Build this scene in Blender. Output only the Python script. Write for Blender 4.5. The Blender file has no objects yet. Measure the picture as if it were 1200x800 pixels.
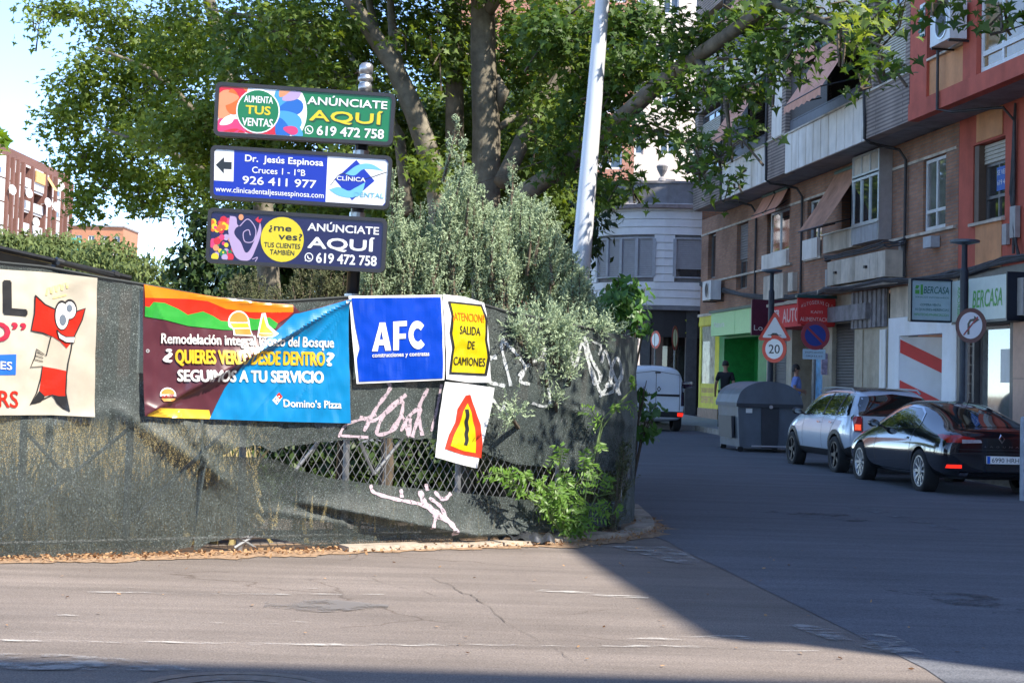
import bpy, bmesh, math, random
import numpy as np
from mathutils import Vector, Matrix, noise
from mathutils.bvhtree import BVHTree
random.seed(7); np.random.seed(7)
SC = bpy.context.scene
COL = SC.collection
# ------------------------------------------------------------------ camera
FPX, PPY, CAMH = 1950.0, 330.0, 1.5            # focal length in px of a 1200 px wide frame, eye height
PITCH, ROLL = math.atan(.06), math.atan(.028)
camd = bpy.data.cameras.new('camera'); cam = bpy.data.objects.new('camera', camd); COL.objects.link(cam)
camd.sensor_width = 36; camd.lens = FPX / 1200 * 36; camd.shift_y = -70 / 1200
camd.clip_start = .1; camd.clip_end = 3000
RM = Matrix.Rotation(math.pi / 2 + PITCH, 3, 'X') @ Matrix.Rotation(ROLL, 3, 'Z')
cam.matrix_world = Matrix.Translation((0, 0, CAMH)) @ RM.to_4x4()
SC.camera = cam
# ------------------------------------------------------------------ sky, sun, exposure
SUN_XY = Vector((.807, -.591)).normalized(); SUN_EL = math.radians(50)
w = bpy.data.worlds.new('World'); SC.world = w; w.use_nodes = True
wn = w.node_tree; bg = wn.nodes['Background']
sky = wn.nodes.new('ShaderNodeTexSky'); sky.sky_type = 'NISHITA'; sky.sun_disc = False
sky.sun_elevation = SUN_EL; sky.sun_rotation = math.atan2(SUN_XY.x, SUN_XY.y)
sky.air_density = .6; sky.dust_density = .05; sky.ozone_density = 3.0
wn.links.new(sky.outputs[0], bg.inputs[0]); bg.inputs[1].default_value = .145
sl = bpy.data.lights.new('sun', 'SUN'); sun = bpy.data.objects.new('sun', sl); COL.objects.link(sun)
sl.energy = 3.1; sl.angle = math.radians(.53); sl.color = (1, .93, .82)
sv = Vector((SUN_XY.x * math.cos(SUN_EL), SUN_XY.y * math.cos(SUN_EL), math.sin(SUN_EL)))
sun.rotation_euler = sv.to_track_quat('Z', 'Y').to_euler(); sun.location = sv * 60
SC.view_settings.view_transform = 'Standard'; SC.view_settings.look = 'None'
SC.view_settings.exposure = 1.78; SC.view_settings.gamma = 1
SC.cycles.max_bounces = 7; SC.cycles.transparent_max_bounces = 16
# ------------------------------------------------------------------ measuring helpers: the photo's lines to places
def ray(x, y):
    return RM @ Vector(((x - 600) / FPX, -(y - PPY) / FPX, -1))
def at(x, y, Y):
    d = ray(x, y); return Vector((0, 0, CAMH)) + d * (Y / d.y)
def gz(Y):
    return 0 if Y < 28 else min(.012 * (Y - 28), .5)
def ground(x, y, z=0):
    d = ray(x, y); return Vector((0, 0, CAMH)) + d * ((z - CAMH) / d.z)
# ------------------------------------------------------------------ materials
MATS = {}
def new_mat(name):
    m = bpy.data.materials.new(name); m.use_nodes = True
    return m, m.node_tree.nodes, m.node_tree.links, m.node_tree.nodes['Principled BSDF']
def mat(name, col, rough=.7, metal=0, var=.12, scale=6, bump=0, bscale=40, coat=0, spec=.5, emit=0, stain=0):
    """plain procedural material: colour broken up by two noises, optional fine relief"""
    if name in MATS: return MATS[name]
    m, N, L, P = new_mat(name)
    P.inputs['Roughness'].default_value = rough; P.inputs['Metallic'].default_value = metal
    P.inputs['Specular IOR Level'].default_value = spec
    if coat: P.inputs['Coat Weight'].default_value = coat; P.inputs['Coat Roughness'].default_value = .03
    tc = N.new('ShaderNodeTexCoord')
    c = (*col, 1)
    if var:
        n = N.new('ShaderNodeTexNoise'); n.inputs['Scale'].default_value = scale; n.inputs['Detail'].default_value = 6; n.inputs['Roughness'].default_value = .65
        L.new(tc.outputs['Object'], n.inputs['Vector'])
        r = N.new('ShaderNodeValToRGB'); r.color_ramp.elements[0].position = .3; r.color_ramp.elements[1].position = .72
        r.color_ramp.elements[0].color = (*[max(0, k * (1 - var * 1.4)) for k in col], 1)
        r.color_ramp.elements[1].color = (*[min(1, k * (1 + var)) for k in col], 1)
        L.new(n.outputs['Fac'], r.inputs[0]); out = r.outputs[0]
        if stain:
            n2 = N.new('ShaderNodeTexNoise'); n2.inputs['Scale'].default_value = scale * .23; n2.inputs['Detail'].default_value = 8
            mp = N.new('ShaderNodeMapping'); mp.inputs['Scale'].default_value = (3, 3, .5)
            L.new(tc.outputs['Object'], mp.inputs[0]); L.new(mp.outputs[0], n2.inputs['Vector'])
            r2 = N.new('ShaderNodeValToRGB'); r2.color_ramp.elements[0].position = .45; r2.color_ramp.elements[1].position = .7
            r2.color_ramp.elements[0].color = (1, 1, 1, 1); g = 1 - stain; r2.color_ramp.elements[1].color = (g, g * .96, g * .9, 1)
            L.new(n2.outputs['Fac'], r2.inputs[0])
            mx = N.new('ShaderNodeMix'); mx.data_type = 'RGBA'; mx.blend_type = 'MULTIPLY'; mx.inputs[0].default_value = 1
            L.new(out, mx.inputs[6]); L.new(r2.outputs[0], mx.inputs[7]); out = mx.outputs[2]
        L.new(out, P.inputs['Base Color'])
        if emit: L.new(out, P.inputs['Emission Color']); P.inputs['Emission Strength'].default_value = emit
    else:
        P.inputs['Base Color'].default_value = c
        if emit: P.inputs['Emission Color'].default_value = c; P.inputs['Emission Strength'].default_value = emit
    if bump:
        n = N.new('ShaderNodeTexNoise'); n.inputs['Scale'].default_value = bscale; n.inputs['Detail'].default_value = 4
        L.new(tc.outputs['Object'], n.inputs['Vector'])
        b = N.new('ShaderNodeBump'); b.inputs['Strength'].default_value = bump; b.inputs['Distance'].default_value = .02
        L.new(n.outputs['Fac'], b.inputs['Height']); L.new(b.outputs[0], P.inputs['Normal'])
    MATS[name] = m; return m
def leaf_mat(name, a, b, trans=.35, rough=.5, scale=1.3):
    if name in MATS: return MATS[name]
    m, N, L, P = new_mat(name)
    tc = N.new('ShaderNodeTexCoord'); geo = N.new('ShaderNodeNewGeometry')
    n = N.new('ShaderNodeTexNoise'); n.inputs['Scale'].default_value = scale; n.inputs['Detail'].default_value = 3
    L.new(tc.outputs['Object'], n.inputs['Vector'])
    ad = N.new('ShaderNodeMath'); ad.operation = 'MULTIPLY_ADD'; ad.inputs[1].default_value = .55; 
    L.new(geo.outputs['Random Per Island'], ad.inputs[0]); 
    sc = N.new('ShaderNodeMath'); sc.operation = 'MULTIPLY'; sc.inputs[1].default_value = .55; L.new(n.outputs['Fac'], sc.inputs[0])
    L.new(sc.outputs[0], ad.inputs[2])
    r = N.new('ShaderNodeValToRGB'); r.color_ramp.elements[0].position = .15; r.color_ramp.elements[1].position = .85
    r.color_ramp.elements[0].color = (*a, 1); r.color_ramp.elements[1].color = (*b, 1)
    L.new(ad.outputs[0], r.inputs[0]); L.new(r.outputs[0], P.inputs['Base Color'])
    P.inputs['Roughness'].default_value = rough; P.inputs['Specular IOR Level'].default_value = .35
    t = N.new('ShaderNodeBsdfTranslucent')
    hs = N.new('ShaderNodeHueSaturation'); hs.inputs['Hue'].default_value = .47; hs.inputs['Saturation'].default_value = 1.15; hs.inputs['Value'].default_value = 1.7
    L.new(r.outputs[0], hs.inputs['Color']); L.new(hs.outputs[0], t.inputs['Color'])
    mx = N.new('ShaderNodeMixShader'); mx.inputs[0].default_value = trans
    L.new(P.outputs[0], mx.inputs[1]); L.new(t.outputs[0], mx.inputs[2])
    L.new(mx.outputs[0], N['Material Output'].inputs[0]); MATS[name] = m; return m
# ------------------------------------------------------------------ mesh helpers
SPLIT = set('window_apron panel_lock brick_pier red_pier orange_panel drain_pipe junction_box boxed_panel gallery_side gallery_apron balcony_panel wall_cabinet ribbed_fascia stone_course sill bracket valve_cover awning_arm column ledge string_course beam canopy_post joint shopfront_surround rail_screen sign_trim sign_end sign_frame pink_stone striped_green_blind floor_slab eyes_and_mouth nose_and_ears red_stripe roof brown_jamb cable_bundle arm white_panel dishes parapet stem_piece roof_sheet'.split())
class MB:
    def __init__(s): s.v = []; s.f = []; s.m = []; s.mi = 0; s.ch = []
    def add(s, vs, fs):
        o = len(s.v); s.ch.append((o, len(s.f), len(vs), len(fs))); s.v += [tuple(p) for p in vs]; s.f += [tuple(i + o for i in f) for f in fs]; s.m += [s.mi] * len(fs); return s
    def hexa(s, p):     # 8 corners: bottom ring 0-3, top ring 4-7
        return s.add(p, [(3, 2, 1, 0), (4, 5, 6, 7), (0, 1, 5, 4), (1, 2, 6, 5), (2, 3, 7, 6), (3, 0, 4, 7)])
    def box(s, x0, x1, y0, y1, z0, z1, T=None):
        p = [Vector(q) for q in ((x0, y0, z0), (x1, y0, z0), (x1, y1, z0), (x0, y1, z0), (x0, y0, z1), (x1, y0, z1), (x1, y1, z1), (x0, y1, z1))]
        if T: p = [T(q) for q in p]
        return s.hexa(p)
    def quad(s, a, b, c, d): return s.add([a, b, c, d], [(0, 1, 2, 3)])
    def tube(s, path, rad, n=8, cap=True):
        path = [Vector(p) for p in path]; k = len(path)
        if not hasattr(rad, '__len__'): rad = [rad] * k
        vs = []; prev = None
        for i, p in enumerate(path):
            t = (path[min(i + 1, k - 1)] - path[max(i - 1, 0)])
            t = t.normalized() if t.length > 1e-9 else Vector((0, 0, 1))
            if prev is None:
                a = t.cross(Vector((0, 0, 1)))
                if a.length < .1: a = t.cross(Vector((1, 0, 0)))
            else: a = prev - t * prev.dot(t)
            a.normalize(); prev = a; b = t.cross(a)
            for j in range(n):
                th = 2 * math.pi * j / n
                vs.append(p + (a * math.cos(th) + b * math.sin(th)) * rad[i])
        fs = [(i * n + j, i * n + (j + 1) % n, (i + 1) * n + (j + 1) % n, (i + 1) * n + j) for i in range(k - 1) for j in range(n)]
        if cap: fs += [tuple(range(n - 1, -1, -1)), tuple((k - 1) * n + j for j in range(n))]
        return s.add(vs, fs)
    def lathe(s, prof, n=24, T=None, caps=True):   # prof: (r, z) list
        vs = []; k = len(prof)
        for r, z in prof:
            for j in range(n):
                th = 2 * math.pi * j / n; q = Vector((r * math.cos(th), r * math.sin(th), z)); vs.append(T(q) if T else q)
        fs = [(i * n + j, i * n + (j + 1) % n, (i + 1) * n + (j + 1) % n, (i + 1) * n + j) for i in range(k - 1) for j in range(n)]
        if caps: fs += [tuple(range(n - 1, -1, -1)), tuple((k - 1) * n + j for j in range(n))]
        return s.add(vs, fs)
    def prism(s, poly, T, d0, d1):      # poly 2D, T(x,y,d)->3D, extruded d0..d1
        n = len(poly); vs = [T(x, y, d0) for x, y in poly] + [T(x, y, d1) for x, y in poly]
        fs = [tuple(range(n - 1, -1, -1)), tuple(range(n, 2 * n))] + [(i, (i + 1) % n, n + (i + 1) % n, n + i) for i in range(n)]
        return s.add(vs, fs)
    def build(s, name, mats, parent=None, smooth=False, kind=None):
        if name in SPLIT and len(s.ch) > 1:      # every separate piece becomes an object of its own
            for (vo, fo, nv, nf) in s.ch:
                q = MB(); q.v = s.v[vo:vo + nv]; q.f = [tuple(i - vo for i in f) for f in s.f[fo:fo + nf]]; q.m = [0] * nf; r = q.build(name, mats, parent, smooth, kind)
            return r
        me = bpy.data.meshes.new(name); me.from_pydata([tuple(map(float, v)) for v in s.v], [], s.f)
        ms = mats if isinstance(mats, (list, tuple)) else [mats]
        for q in ms: me.materials.append(q)
        if len(ms) > 1: me.polygons.foreach_set('material_index', s.m)
        if smooth: me.polygons.foreach_set('use_smooth', [True] * len(me.polygons))
        me.update(); return link(name, me, parent, kind)
def link(name, me, parent=None, kind=None):
    o = bpy.data.objects.new(name, me); COL.objects.link(o)
    if parent is not None:
        o.parent = parent
        if parent.parent is None and not parent.get('_l'): o.matrix_parent_inverse = parent.matrix_basis.inverted()
    if kind: o['kind'] = kind
    return o
LOCALS = []
def thing(name, label, cat, loc=(0, 0, 0), rotz=0, group=None, local=False):
    o = bpy.data.objects.new(name, None); COL.objects.link(o); o.location = loc; o.rotation_euler = (0, 0, rotz)
    o.empty_display_size = .2; o['label'] = label; o['category'] = cat
    if group: o['group'] = group
    if local: o['_l'] = 1; LOCALS.append(o)
    return o
def tag(o, label, cat, group=None, kind=None):
    if label: o['label'] = label
    if cat: o['category'] = cat
    if group: o['group'] = group
    if kind: o['kind'] = kind
    return o
def struct(o): o['kind'] = 'structure'; return o
def dup(root, loc=None, rotz=None, label=None):
    r = root.copy(); COL.objects.link(r)
    if loc is not None: r.location = loc
    if rotz is not None: r.rotation_euler = (0, 0, rotz)
    if label: r['label'] = label
    for ch in list(root.children):
        c = ch.copy(); COL.objects.link(c); c.parent = r
        for g in list(ch.children):
            e = g.copy(); COL.objects.link(e); e.parent = c
    return r
# ------------------------------------------------------------------ lettering and flat graphics
_TX = {}
def text2d(s, bold=0.0, shear=0, spacing=1.0):
    k = (s, bold, shear, spacing)
    if k in _TX: return _TX[k]
    c = bpy.data.curves.new('t', 'FONT'); c.body = s; c.size = 1; c.offset = bold; c.shear = shear; c.resolution_u = 3; c.space_character = spacing
    o = bpy.data.objects.new('t', c); COL.objects.link(o); bpy.context.view_layer.update()
    me = o.evaluated_get(bpy.context.evaluated_depsgraph_get()).to_mesh()
    vs = [(v.co.x, v.co.y) for v in me.vertices]; fs = [tuple(p.vertices) for p in me.polygons]
    o.evaluated_get(bpy.context.evaluated_depsgraph_get()).to_mesh_clear()
    bpy.data.objects.remove(o); bpy.data.curves.remove(c)
    _TX[k] = (vs, fs); return vs, fs
def text_fit(s, x0, x1, y0, y1, bold=0.0, cap=None, spacing=1.0, shear=0):
    """2D text filling x0..x1, baseline y0, cap height up to y1"""
    vs, fs = text2d(s, bold, shear, spacing)
    if not vs: return [], []
    ax, bx = min(v[0] for v in vs), max(v[0] for v in vs)
    hcap = .70 if cap is None else cap
    return [(x0 + (v[0] - ax) / (bx - ax) * (x1 - x0), y0 + v[1] / hcap * (y1 - y0)) for v in vs], fs
def cut2d(vs, fs, sx, sy=None):
    """slice a 2D mesh by a grid so it can follow a curved surface"""
    sy = sy or sx
    bm = bmesh.new(); bv = [bm.verts.new((x, y, 0)) for x, y in vs]
    for f in fs:
        try: bm.faces.new([bv[i] for i in f])
        except ValueError: pass
    xs = [v[0] for v in vs]; ys = [v[1] for v in vs]
    for ax, lo, hi, st in ((0, min(xs), max(xs), sx), (1, min(ys), max(ys), sy)):
        k = math.ceil(lo / st) * st
        while k < hi:
            co = (k, 0, 0) if ax == 0 else (0, k, 0); no = (1, 0, 0) if ax == 0 else (0, 1, 0)
            bmesh.ops.bisect_plane(bm, geom=bm.verts[:] + bm.edges[:] + bm.faces[:], plane_co=co, plane_no=no, dist=1e-7); k += st
    bm.verts.index_update()
    v = [(a.co.x, a.co.y) for a in bm.verts]; f = [tuple(q.index for q in a.verts) for a in bm.faces]; bm.free(); return v, f
def disc2d(cx, cy, rx, ry=None, n=28, a0=0, a1=360):
    ry = ry or rx
    return [(cx + rx * math.cos(math.radians(a0 + (a1 - a0) * i / n)), cy + ry * math.sin(math.radians(a0 + (a1 - a0) * i / n))) for i in range(n + (1 if a1 - a0 < 360 else 0))]
def ring2d(cx, cy, r0, r1, n=28, a0=0, a1=360, ys=1):
    m = n + 1; vs = []; fs = []
    for i in range(m):
        t = math.radians(a0 + (a1 - a0) * i / n); c, s_ = math.cos(t), math.sin(t)
        vs += [(cx + r0 * c, cy + r0 * s_ * ys), (cx + r1 * c, cy + r1 * s_ * ys)]
    return vs, [(2 * i, 2 * i + 1, 2 * i + 3, 2 * i + 2) for i in range(n)]
def stroke2d(pts, wd):
    """polyline of even (or listed) width as a quad strip"""
    P = [Vector(p) for p in pts]; vs = []; n = len(P)
    for i, p in enumerate(P):
        t = (P[min(i + 1, n - 1)] - P[max(i - 1, 0)]).normalized(); nn = Vector((-t.y, t.x)); w_ = (wd[i] if hasattr(wd, '__len__') else wd) / 2
        vs += [tuple(p + nn * w_), tuple(p - nn * w_)]
    return vs, [(2 * i, 2 * i + 1, 2 * i + 3, 2 * i + 2) for i in range(n - 1)]
def curve2d(pts, k=8):
    """Catmull-Rom through the points"""
    P = [Vector(p) for p in pts]; P = [P[0] * 2 - P[1]] + P + [P[-1] * 2 - P[-2]]; out = []
    for i in range(1, len(P) - 2):
        for j in range(k):
            t = j / k
            out.append(.5 * ((2 * P[i]) + (P[i + 1] - P[i - 1]) * t + (2 * P[i - 1] - 5 * P[i] + 4 * P[i + 1] - P[i + 2]) * t * t + (3 * P[i] - P[i - 1] - 3 * P[i + 1] + P[i + 2]) * t ** 3))
    out.append(P[-2]); return [tuple(p) for p in out]
class Art:
    """flat printed shapes laid on a surface: S(x, y, off) -> 3D"""
    def __init__(s, S, grid=None): s.S = S; s.g = grid; s.layer = {}
    def put(s, vf, m, off, name='print'):
        vs, fs = vf
        if not vs: return
        if s.g: vs, fs = cut2d(vs, fs, s.g)
        b, _ = s.layer.setdefault((name, m.name), (MB(), m)); b.add([s.S(x, y, off) for x, y in vs], fs)
    def poly(s, pts, m, off, name='print'): s.put((list(pts), [tuple(range(len(pts)))]), m, off, name)
    def text(s, t, x0, x1, y0, y1, m, off, bold=0., name='lettering', **k):
        h = abs(y1 - y0); s.bold(text_fit(t, x0, x1, y0, y1, 0, **k), h * bold, m, off, name)
    def bold(s, vf, d, m, off, name='lettering'):
        vs, fs = vf; D = [(0, 0)] if d <= 0 else [(0, 0), (d, 0), (-d, 0), (d * .5, d * .7), (-d * .5, -d * .7), (-d * .5, d * .7), (d * .5, -d * .7)]
        for i, (a, c) in enumerate(D): s.put(([(x + a, y + c) for x, y in vs], fs), m, off + i * .00025, name)
    def done(s, parent):
        for (n, _), (b, m) in s.layer.items():
            if b.v: b.build(n, m, parent)
def interp(xs, ys, x):
    if x <= xs[0]: return ys[0]
    for i in range(1, len(xs)):
        if x <= xs[i]:
            t = (x - xs[i - 1]) / (xs[i] - xs[i - 1]); return ys[i - 1] * (1 - t) + ys[i] * t
    return ys[-1]
# ------------------------------------------------------------------ leaves, in bulk
def star_leaf():
    pts = []
    for i, (a, r) in enumerate([(-90, .12), (-62, .62), (-38, .34), (-5, .85), (22, .42), (90 - 22, .5), (90, 1.0), (112, .5), (158, .42), (185, .85), (218, .34), (242, .62)]):
        pts.append((r * math.cos(math.radians(a)) * .5, r * math.sin(math.radians(a)) * .5 + .1, -.10 * abs(math.cos(math.radians(a))) * r))
    return pts, [(0, 1, 2, 3, 4), (0, 4, 5, 6, 7), (0, 7, 8, 9), (0, 9, 10, 11)]
def oval_leaf(wd=.45):
    return [(0, -.5, 0), (wd * .5, -.12, -.05), (wd * .38, .22, -.05), (0, .5, -.08), (-wd * .38, .22, -.05), (-wd * .5, -.12, -.05)], [(0, 1, 2, 3), (0, 3, 4, 5)]
def tri_leaf(): return [(-.18, -.5, 0), (.18, -.5, 0), (0, .5, 0)], [(0, 1, 2)]
def quad_leaf(): return [(0, -.5, 0), (.3, 0, -.05), (0, .5, 0), (-.3, 0, -.05)], [(0, 1, 2, 3)]
def leaf_mesh(name, tmpl, P, size, nrm, m, parent=None, kind=None, droop=None, sj=.35):
    """P (n,3) places, nrm (n,3) facing; each leaf a copy of the template"""
    tv, tf = tmpl; tv = np.array(tv, float); n = len(P); k = len(tv)
    nrm = nrm / np.maximum(np.linalg.norm(nrm, axis=1, keepdims=True), 1e-6)
    up = np.random.normal(size=(n, 3)) * .8 if droop is None else droop + np.random.normal(size=(n, 3)) * .35
    up = up - nrm * np.sum(up * nrm, 1, keepdims=True); up /= np.maximum(np.linalg.norm(up, axis=1, keepdims=True), 1e-6)
    sd = np.cross(up, nrm); s = size * (1 + sj * (np.random.rand(n) - .5) * 2)
    V = P[:, None, :] + s[:, None, None] * (tv[None, :, 0, None] * sd[:, None, :] + tv[None, :, 1, None] * up[:, None, :] + tv[None, :, 2, None] * nrm[:, None, :])
    V = V.reshape(-1, 3); ls = np.concatenate([np.array(f) for f in tf]); ln = np.array([len(f) for f in tf])
    L = (ls[None, :] + (np.arange(n) * k)[:, None]).ravel(); cnt = np.tile(ln, n); st = np.concatenate([[0], np.cumsum(cnt)[:-1]])
    me = bpy.data.meshes.new(name); me.vertices.add(len(V)); me.vertices.foreach_set('co', V.astype(np.float32).ravel())
    me.loops.add(len(L)); me.loops.foreach_set('vertex_index', L.astype(np.int32))
    me.polygons.add(len(cnt)); me.polygons.foreach_set('loop_start', st.astype(np.int32)); me.polygons.foreach_set('loop_total', cnt.astype(np.int32))
    me.update(calc_edges=True); me.materials.append(m)
    return link(name, me, parent, kind)
def clump_points(clumps, per, tw=.3, shell=.5):
    """clumps (centre, radii, weight) -> leaf places gathered round twig ends, and outward directions"""
    Ps = []; Ns = []
    for c, r, wt in clumps:
        c = np.array(c, float); r = np.array(r, float); nt = max(3, int(wt * per))
        d = np.random.normal(size=(nt, 3)); d /= np.linalg.norm(d, axis=1, keepdims=True)
        rad = shell + (1 - shell) * np.random.rand(nt) ** .7
        tp = c + d * rad[:, None] * r
        m = np.random.randint(7, 15, nt); idx = np.repeat(np.arange(nt), m)
        off = np.random.normal(size=(len(idx), 3)) * tw * np.array([1, 1, .6]) * .55
        Ps.append(tp[idx] + off)
        Ns.append(d[idx] * .5 + np.random.normal(size=(len(idx), 3)) * .55 + np.array([.15, -.15, .6]))
    return np.concatenate(Ps), np.concatenate(Ns)
# ================================================================== asphalt, brick and other special surfaces
def asphalt(name, a, b, bump=.35, patch=.25, cracks=True, warm=None):
    m, N, L, P = new_mat(name); P.inputs['Roughness'].default_value = .86; P.inputs['Specular IOR Level'].default_value = .3
    tc = N.new('ShaderNodeTexCoord'); 
    def noi(s, d=5, r=.6, vec=None):
        n = N.new('ShaderNodeTexNoise'); n.inputs['Scale'].default_value = s; n.inputs['Detail'].default_value = d; n.inputs['Roughness'].default_value = r
        L.new(vec or tc.outputs['Object'], n.inputs['Vector']); return n.outputs['Fac']
    def ramp(i, p0, p1, c0, c1):
        r = N.new('ShaderNodeValToRGB'); r.color_ramp.elements[0].position = p0; r.color_ramp.elements[1].position = p1
        r.color_ramp.elements[0].color = (*c0, 1); r.color_ramp.elements[1].color = (*c1, 1); L.new(i, r.inputs[0]); return r.outputs[0]
    def mul(x, y, f=1., bt='MULTIPLY'):
        k = N.new('ShaderNodeMix'); k.data_type = 'RGBA'; k.blend_type = bt; k.inputs[0].default_value = f if not hasattr(f, 'name') else 1
        if hasattr(f, 'name'): L.new(f, k.inputs[0])
        L.new(x, k.inputs[6]); L.new(y, k.inputs[7]); return k.outputs[2]
    base = ramp(noi(.55, 6), .3, .7, a, b)
    mp = N.new('ShaderNodeMapping'); mp.inputs['Scale'].default_value = (.22, 2.2, 1); L.new(tc.outputs['Object'], mp.inputs[0])
    base = mul(base, ramp(noi(1.2, 7, .65, mp.outputs[0]), .38, .68, (1 - patch,) * 3, (1.0 + patch * .5,) * 3))
    base = mul(base, ramp(noi(85, 2, .7), .32, .66, (.55, .55, .56), (1.32, 1.3, 1.28)))
    base = mul(base, ramp(noi(24, 3, .7), .3, .7, (.86, .86, .86), (1.1, 1.1, 1.1)))
    h = noi(110, 2, .7)
    if cracks:
        v = N.new('ShaderNodeTexVoronoi'); v.feature = 'DISTANCE_TO_EDGE'; v.inputs['Scale'].default_value = .42
        dn = N.new('ShaderNodeTexNoise'); dn.inputs['Scale'].default_value = 2.2; dn.inputs['Detail'].default_value = 6; L.new(tc.outputs['Object'], dn.inputs['Vector'])
        vm = N.new('ShaderNodeMix'); vm.data_type = 'VECTOR'; vm.inputs[0].default_value = .32; L.new(tc.outputs['Object'], vm.inputs[4]); L.new(dn.outputs['Color'], vm.inputs[5])
        L.new(vm.outputs[1], v.inputs['Vector'])
        cr = ramp(v.outputs['Distance'], .0, .005, (.62, .58, .55), (1, 1, 1))
        keep = ramp(noi(.33, 2), .5, .6, (1, 1, 1), (0, 0, 0))
        cr = mul(cr, keep, 1., 'LIGHTEN'); base = mul(base, cr)
    L.new(base, P.inputs['Base Color'])
    bb = N.new('ShaderNodeBump'); bb.inputs['Strength'].default_value = bump; bb.inputs['Distance'].default_value = .01; L.new(h, bb.inputs['Height']); L.new(bb.outputs[0], P.inputs['Normal'])
    MATS[name] = m; return m
FDV = Vector((-.12535238, .99211228, 0)); FNV = Vector((-.99211228, -.12535238, 0))   # along the street, and out of the facades
def FB(u, v, z): return FDV * u - FNV * (13.5 - v) + Vector((0, 0, z))
def FBT(p): return FB(p.x, p.y, p.z)
def bricks(name, c1, c2, mortar, sc=1., mort=.012, bw=.25, bh=.068):
    m, N, L, P = new_mat(name); P.inputs['Roughness'].default_value = .85; P.inputs['Specular IOR Level'].default_value = .25
    tc = N.new('ShaderNodeTexCoord')
    d = N.new('ShaderNodeVectorMath'); d.operation = 'DOT_PRODUCT'; d.inputs[1].default_value = FDV - FNV; L.new(tc.outputs['Object'], d.inputs[0])
    sx = N.new('ShaderNodeSeparateXYZ'); L.new(tc.outputs['Object'], sx.inputs[0])
    cx = N.new('ShaderNodeCombineXYZ'); L.new(d.outputs['Value'], cx.inputs[0]); L.new(sx.outputs['Z'], cx.inputs[1])
    b = N.new('ShaderNodeTexBrick'); b.inputs['Scale'].default_value = 1; b.inputs['Brick Width'].default_value = bw; b.inputs['Row Height'].default_value = bh
    b.inputs['Mortar Size'].default_value = mort; b.inputs['Mortar Smooth'].default_value = .2; b.inputs['Bias'].default_value = 0
    b.inputs['Color1'].default_value = (*c1, 1); b.inputs['Color2'].default_value = (*c2, 1); b.inputs['Mortar'].default_value = (*mortar, 1)
    L.new(cx.outputs[0], b.inputs['Vector'])
    n = N.new('ShaderNodeTexNoise'); n.inputs['Scale'].default_value = 1.1; n.inputs['Detail'].default_value = 8; L.new(tc.outputs['Object'], n.inputs['Vector'])
    r = N.new('ShaderNodeValToRGB'); r.color_ramp.elements[0].position = .32; r.color_ramp.elements[1].position = .68; r.color_ramp.elements[0].color = (.72, .7, .7, 1); r.color_ramp.elements[1].color = (1.15, 1.12, 1.1, 1)
    L.new(n.outputs['Fac'], r.inputs[0]); k = N.new('ShaderNodeMix'); k.data_type = 'RGBA'; k.blend_type = 'MULTIPLY'; k.inputs[0].default_value = 1
    L.new(b.outputs['Color'], k.inputs[6]); L.new(r.outputs[0], k.inputs[7]); L.new(k.outputs[2], P.inputs['Base Color'])
    bb = N.new('ShaderNodeBump'); bb.inputs['Strength'].default_value = .7; bb.inputs['Distance'].default_value = .012; bb.invert = True
    L.new(b.outputs['Fac'], bb.inputs['Height']); L.new(bb.outputs[0], P.inputs['Normal']); MATS[name] = m; return m
def worn_paint(name, col, amt=.5, scale=9, st=(.35, 1.6, 1)):
    """old road paint: flaked off where the noise says so (real gaps in the paint)"""
    m, N, L, P = new_mat(name); P.inputs['Base Color'].default_value = (*col, 1); P.inputs['Roughness'].default_value = .8
    tc = N.new('ShaderNodeTexCoord'); mp = N.new('ShaderNodeMapping'); mp.inputs['Scale'].default_value = st; L.new(tc.outputs['Object'], mp.inputs[0])
    n = N.new('ShaderNodeTexNoise'); n.inputs['Scale'].default_value = scale; n.inputs['Detail'].default_value = 9; n.inputs['Roughness'].default_value = .75; L.new(mp.outputs[0], n.inputs['Vector'])
    r = N.new('ShaderNodeValToRGB'); r.color_ramp.elements[0].position = amt; r.color_ramp.elements[1].position = amt + .12
    r.color_ramp.elements[0].color = (0, 0, 0, 1); r.color_ramp.elements[1].color = (.85, .85, .85, 1); L.new(n.outputs['Fac'], r.inputs[0])
    t = N.new('ShaderNodeBsdfTransparent'); mx = N.new('ShaderNodeMixShader'); L.new(r.outputs[0], mx.inputs[0]); L.new(t.outputs[0], mx.inputs[1]); L.new(P.outputs[0], mx.inputs[2])
    L.new(mx.outputs[0], N['Material Output'].inputs[0]); MATS[name] = m; return m
M_old = asphalt('old_asphalt', (.178, .150, .130), (.238, .203, .178), patch=.22)
M_new = asphalt('new_asphalt', (.128, .134, .150), (.160, .166, .184), bump=.3, patch=.2, cracks=False)
M_pave = mat('pavement_tile', (.33, .31, .29), .85, var=.15, scale=3, bump=.3)
M_kerb = mat('kerb_stone', (.36, .33, .29), .85, var=.25, scale=5, bump=.5)
M_dirt = mat('park_earth', (.30, .21, .12), .95, var=.35, scale=3, bump=.8, bscale=25)
M_litter = mat('dry_leaf_litter', (.45, .25, .10), .9, var=.45, scale=9)
M_brick = bricks('brown_brick', (.47, .25, .155), (.37, .185, .115), (.27, .22, .18), bw=.26, bh=.075, mort=.011)
M_slat = bricks('ribbed_grey_brick', (.42, .34, .29), (.37, .30, .26), (.20, .165, .145), bw=3.3, bh=.085, mort=.022)
M_red = mat('red_render', (.56, .115, .07), .8, var=.12, scale=2.5, stain=.25, bump=.2)
M_orange = mat('orange_render', (.72, .33, .15), .8, var=.12, scale=2.5, stain=.2, bump=.2)
M_conc = mat('grey_concrete', (.27, .26, .27), .85, var=.16, scale=3, bump=.3, stain=.3)
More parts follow.
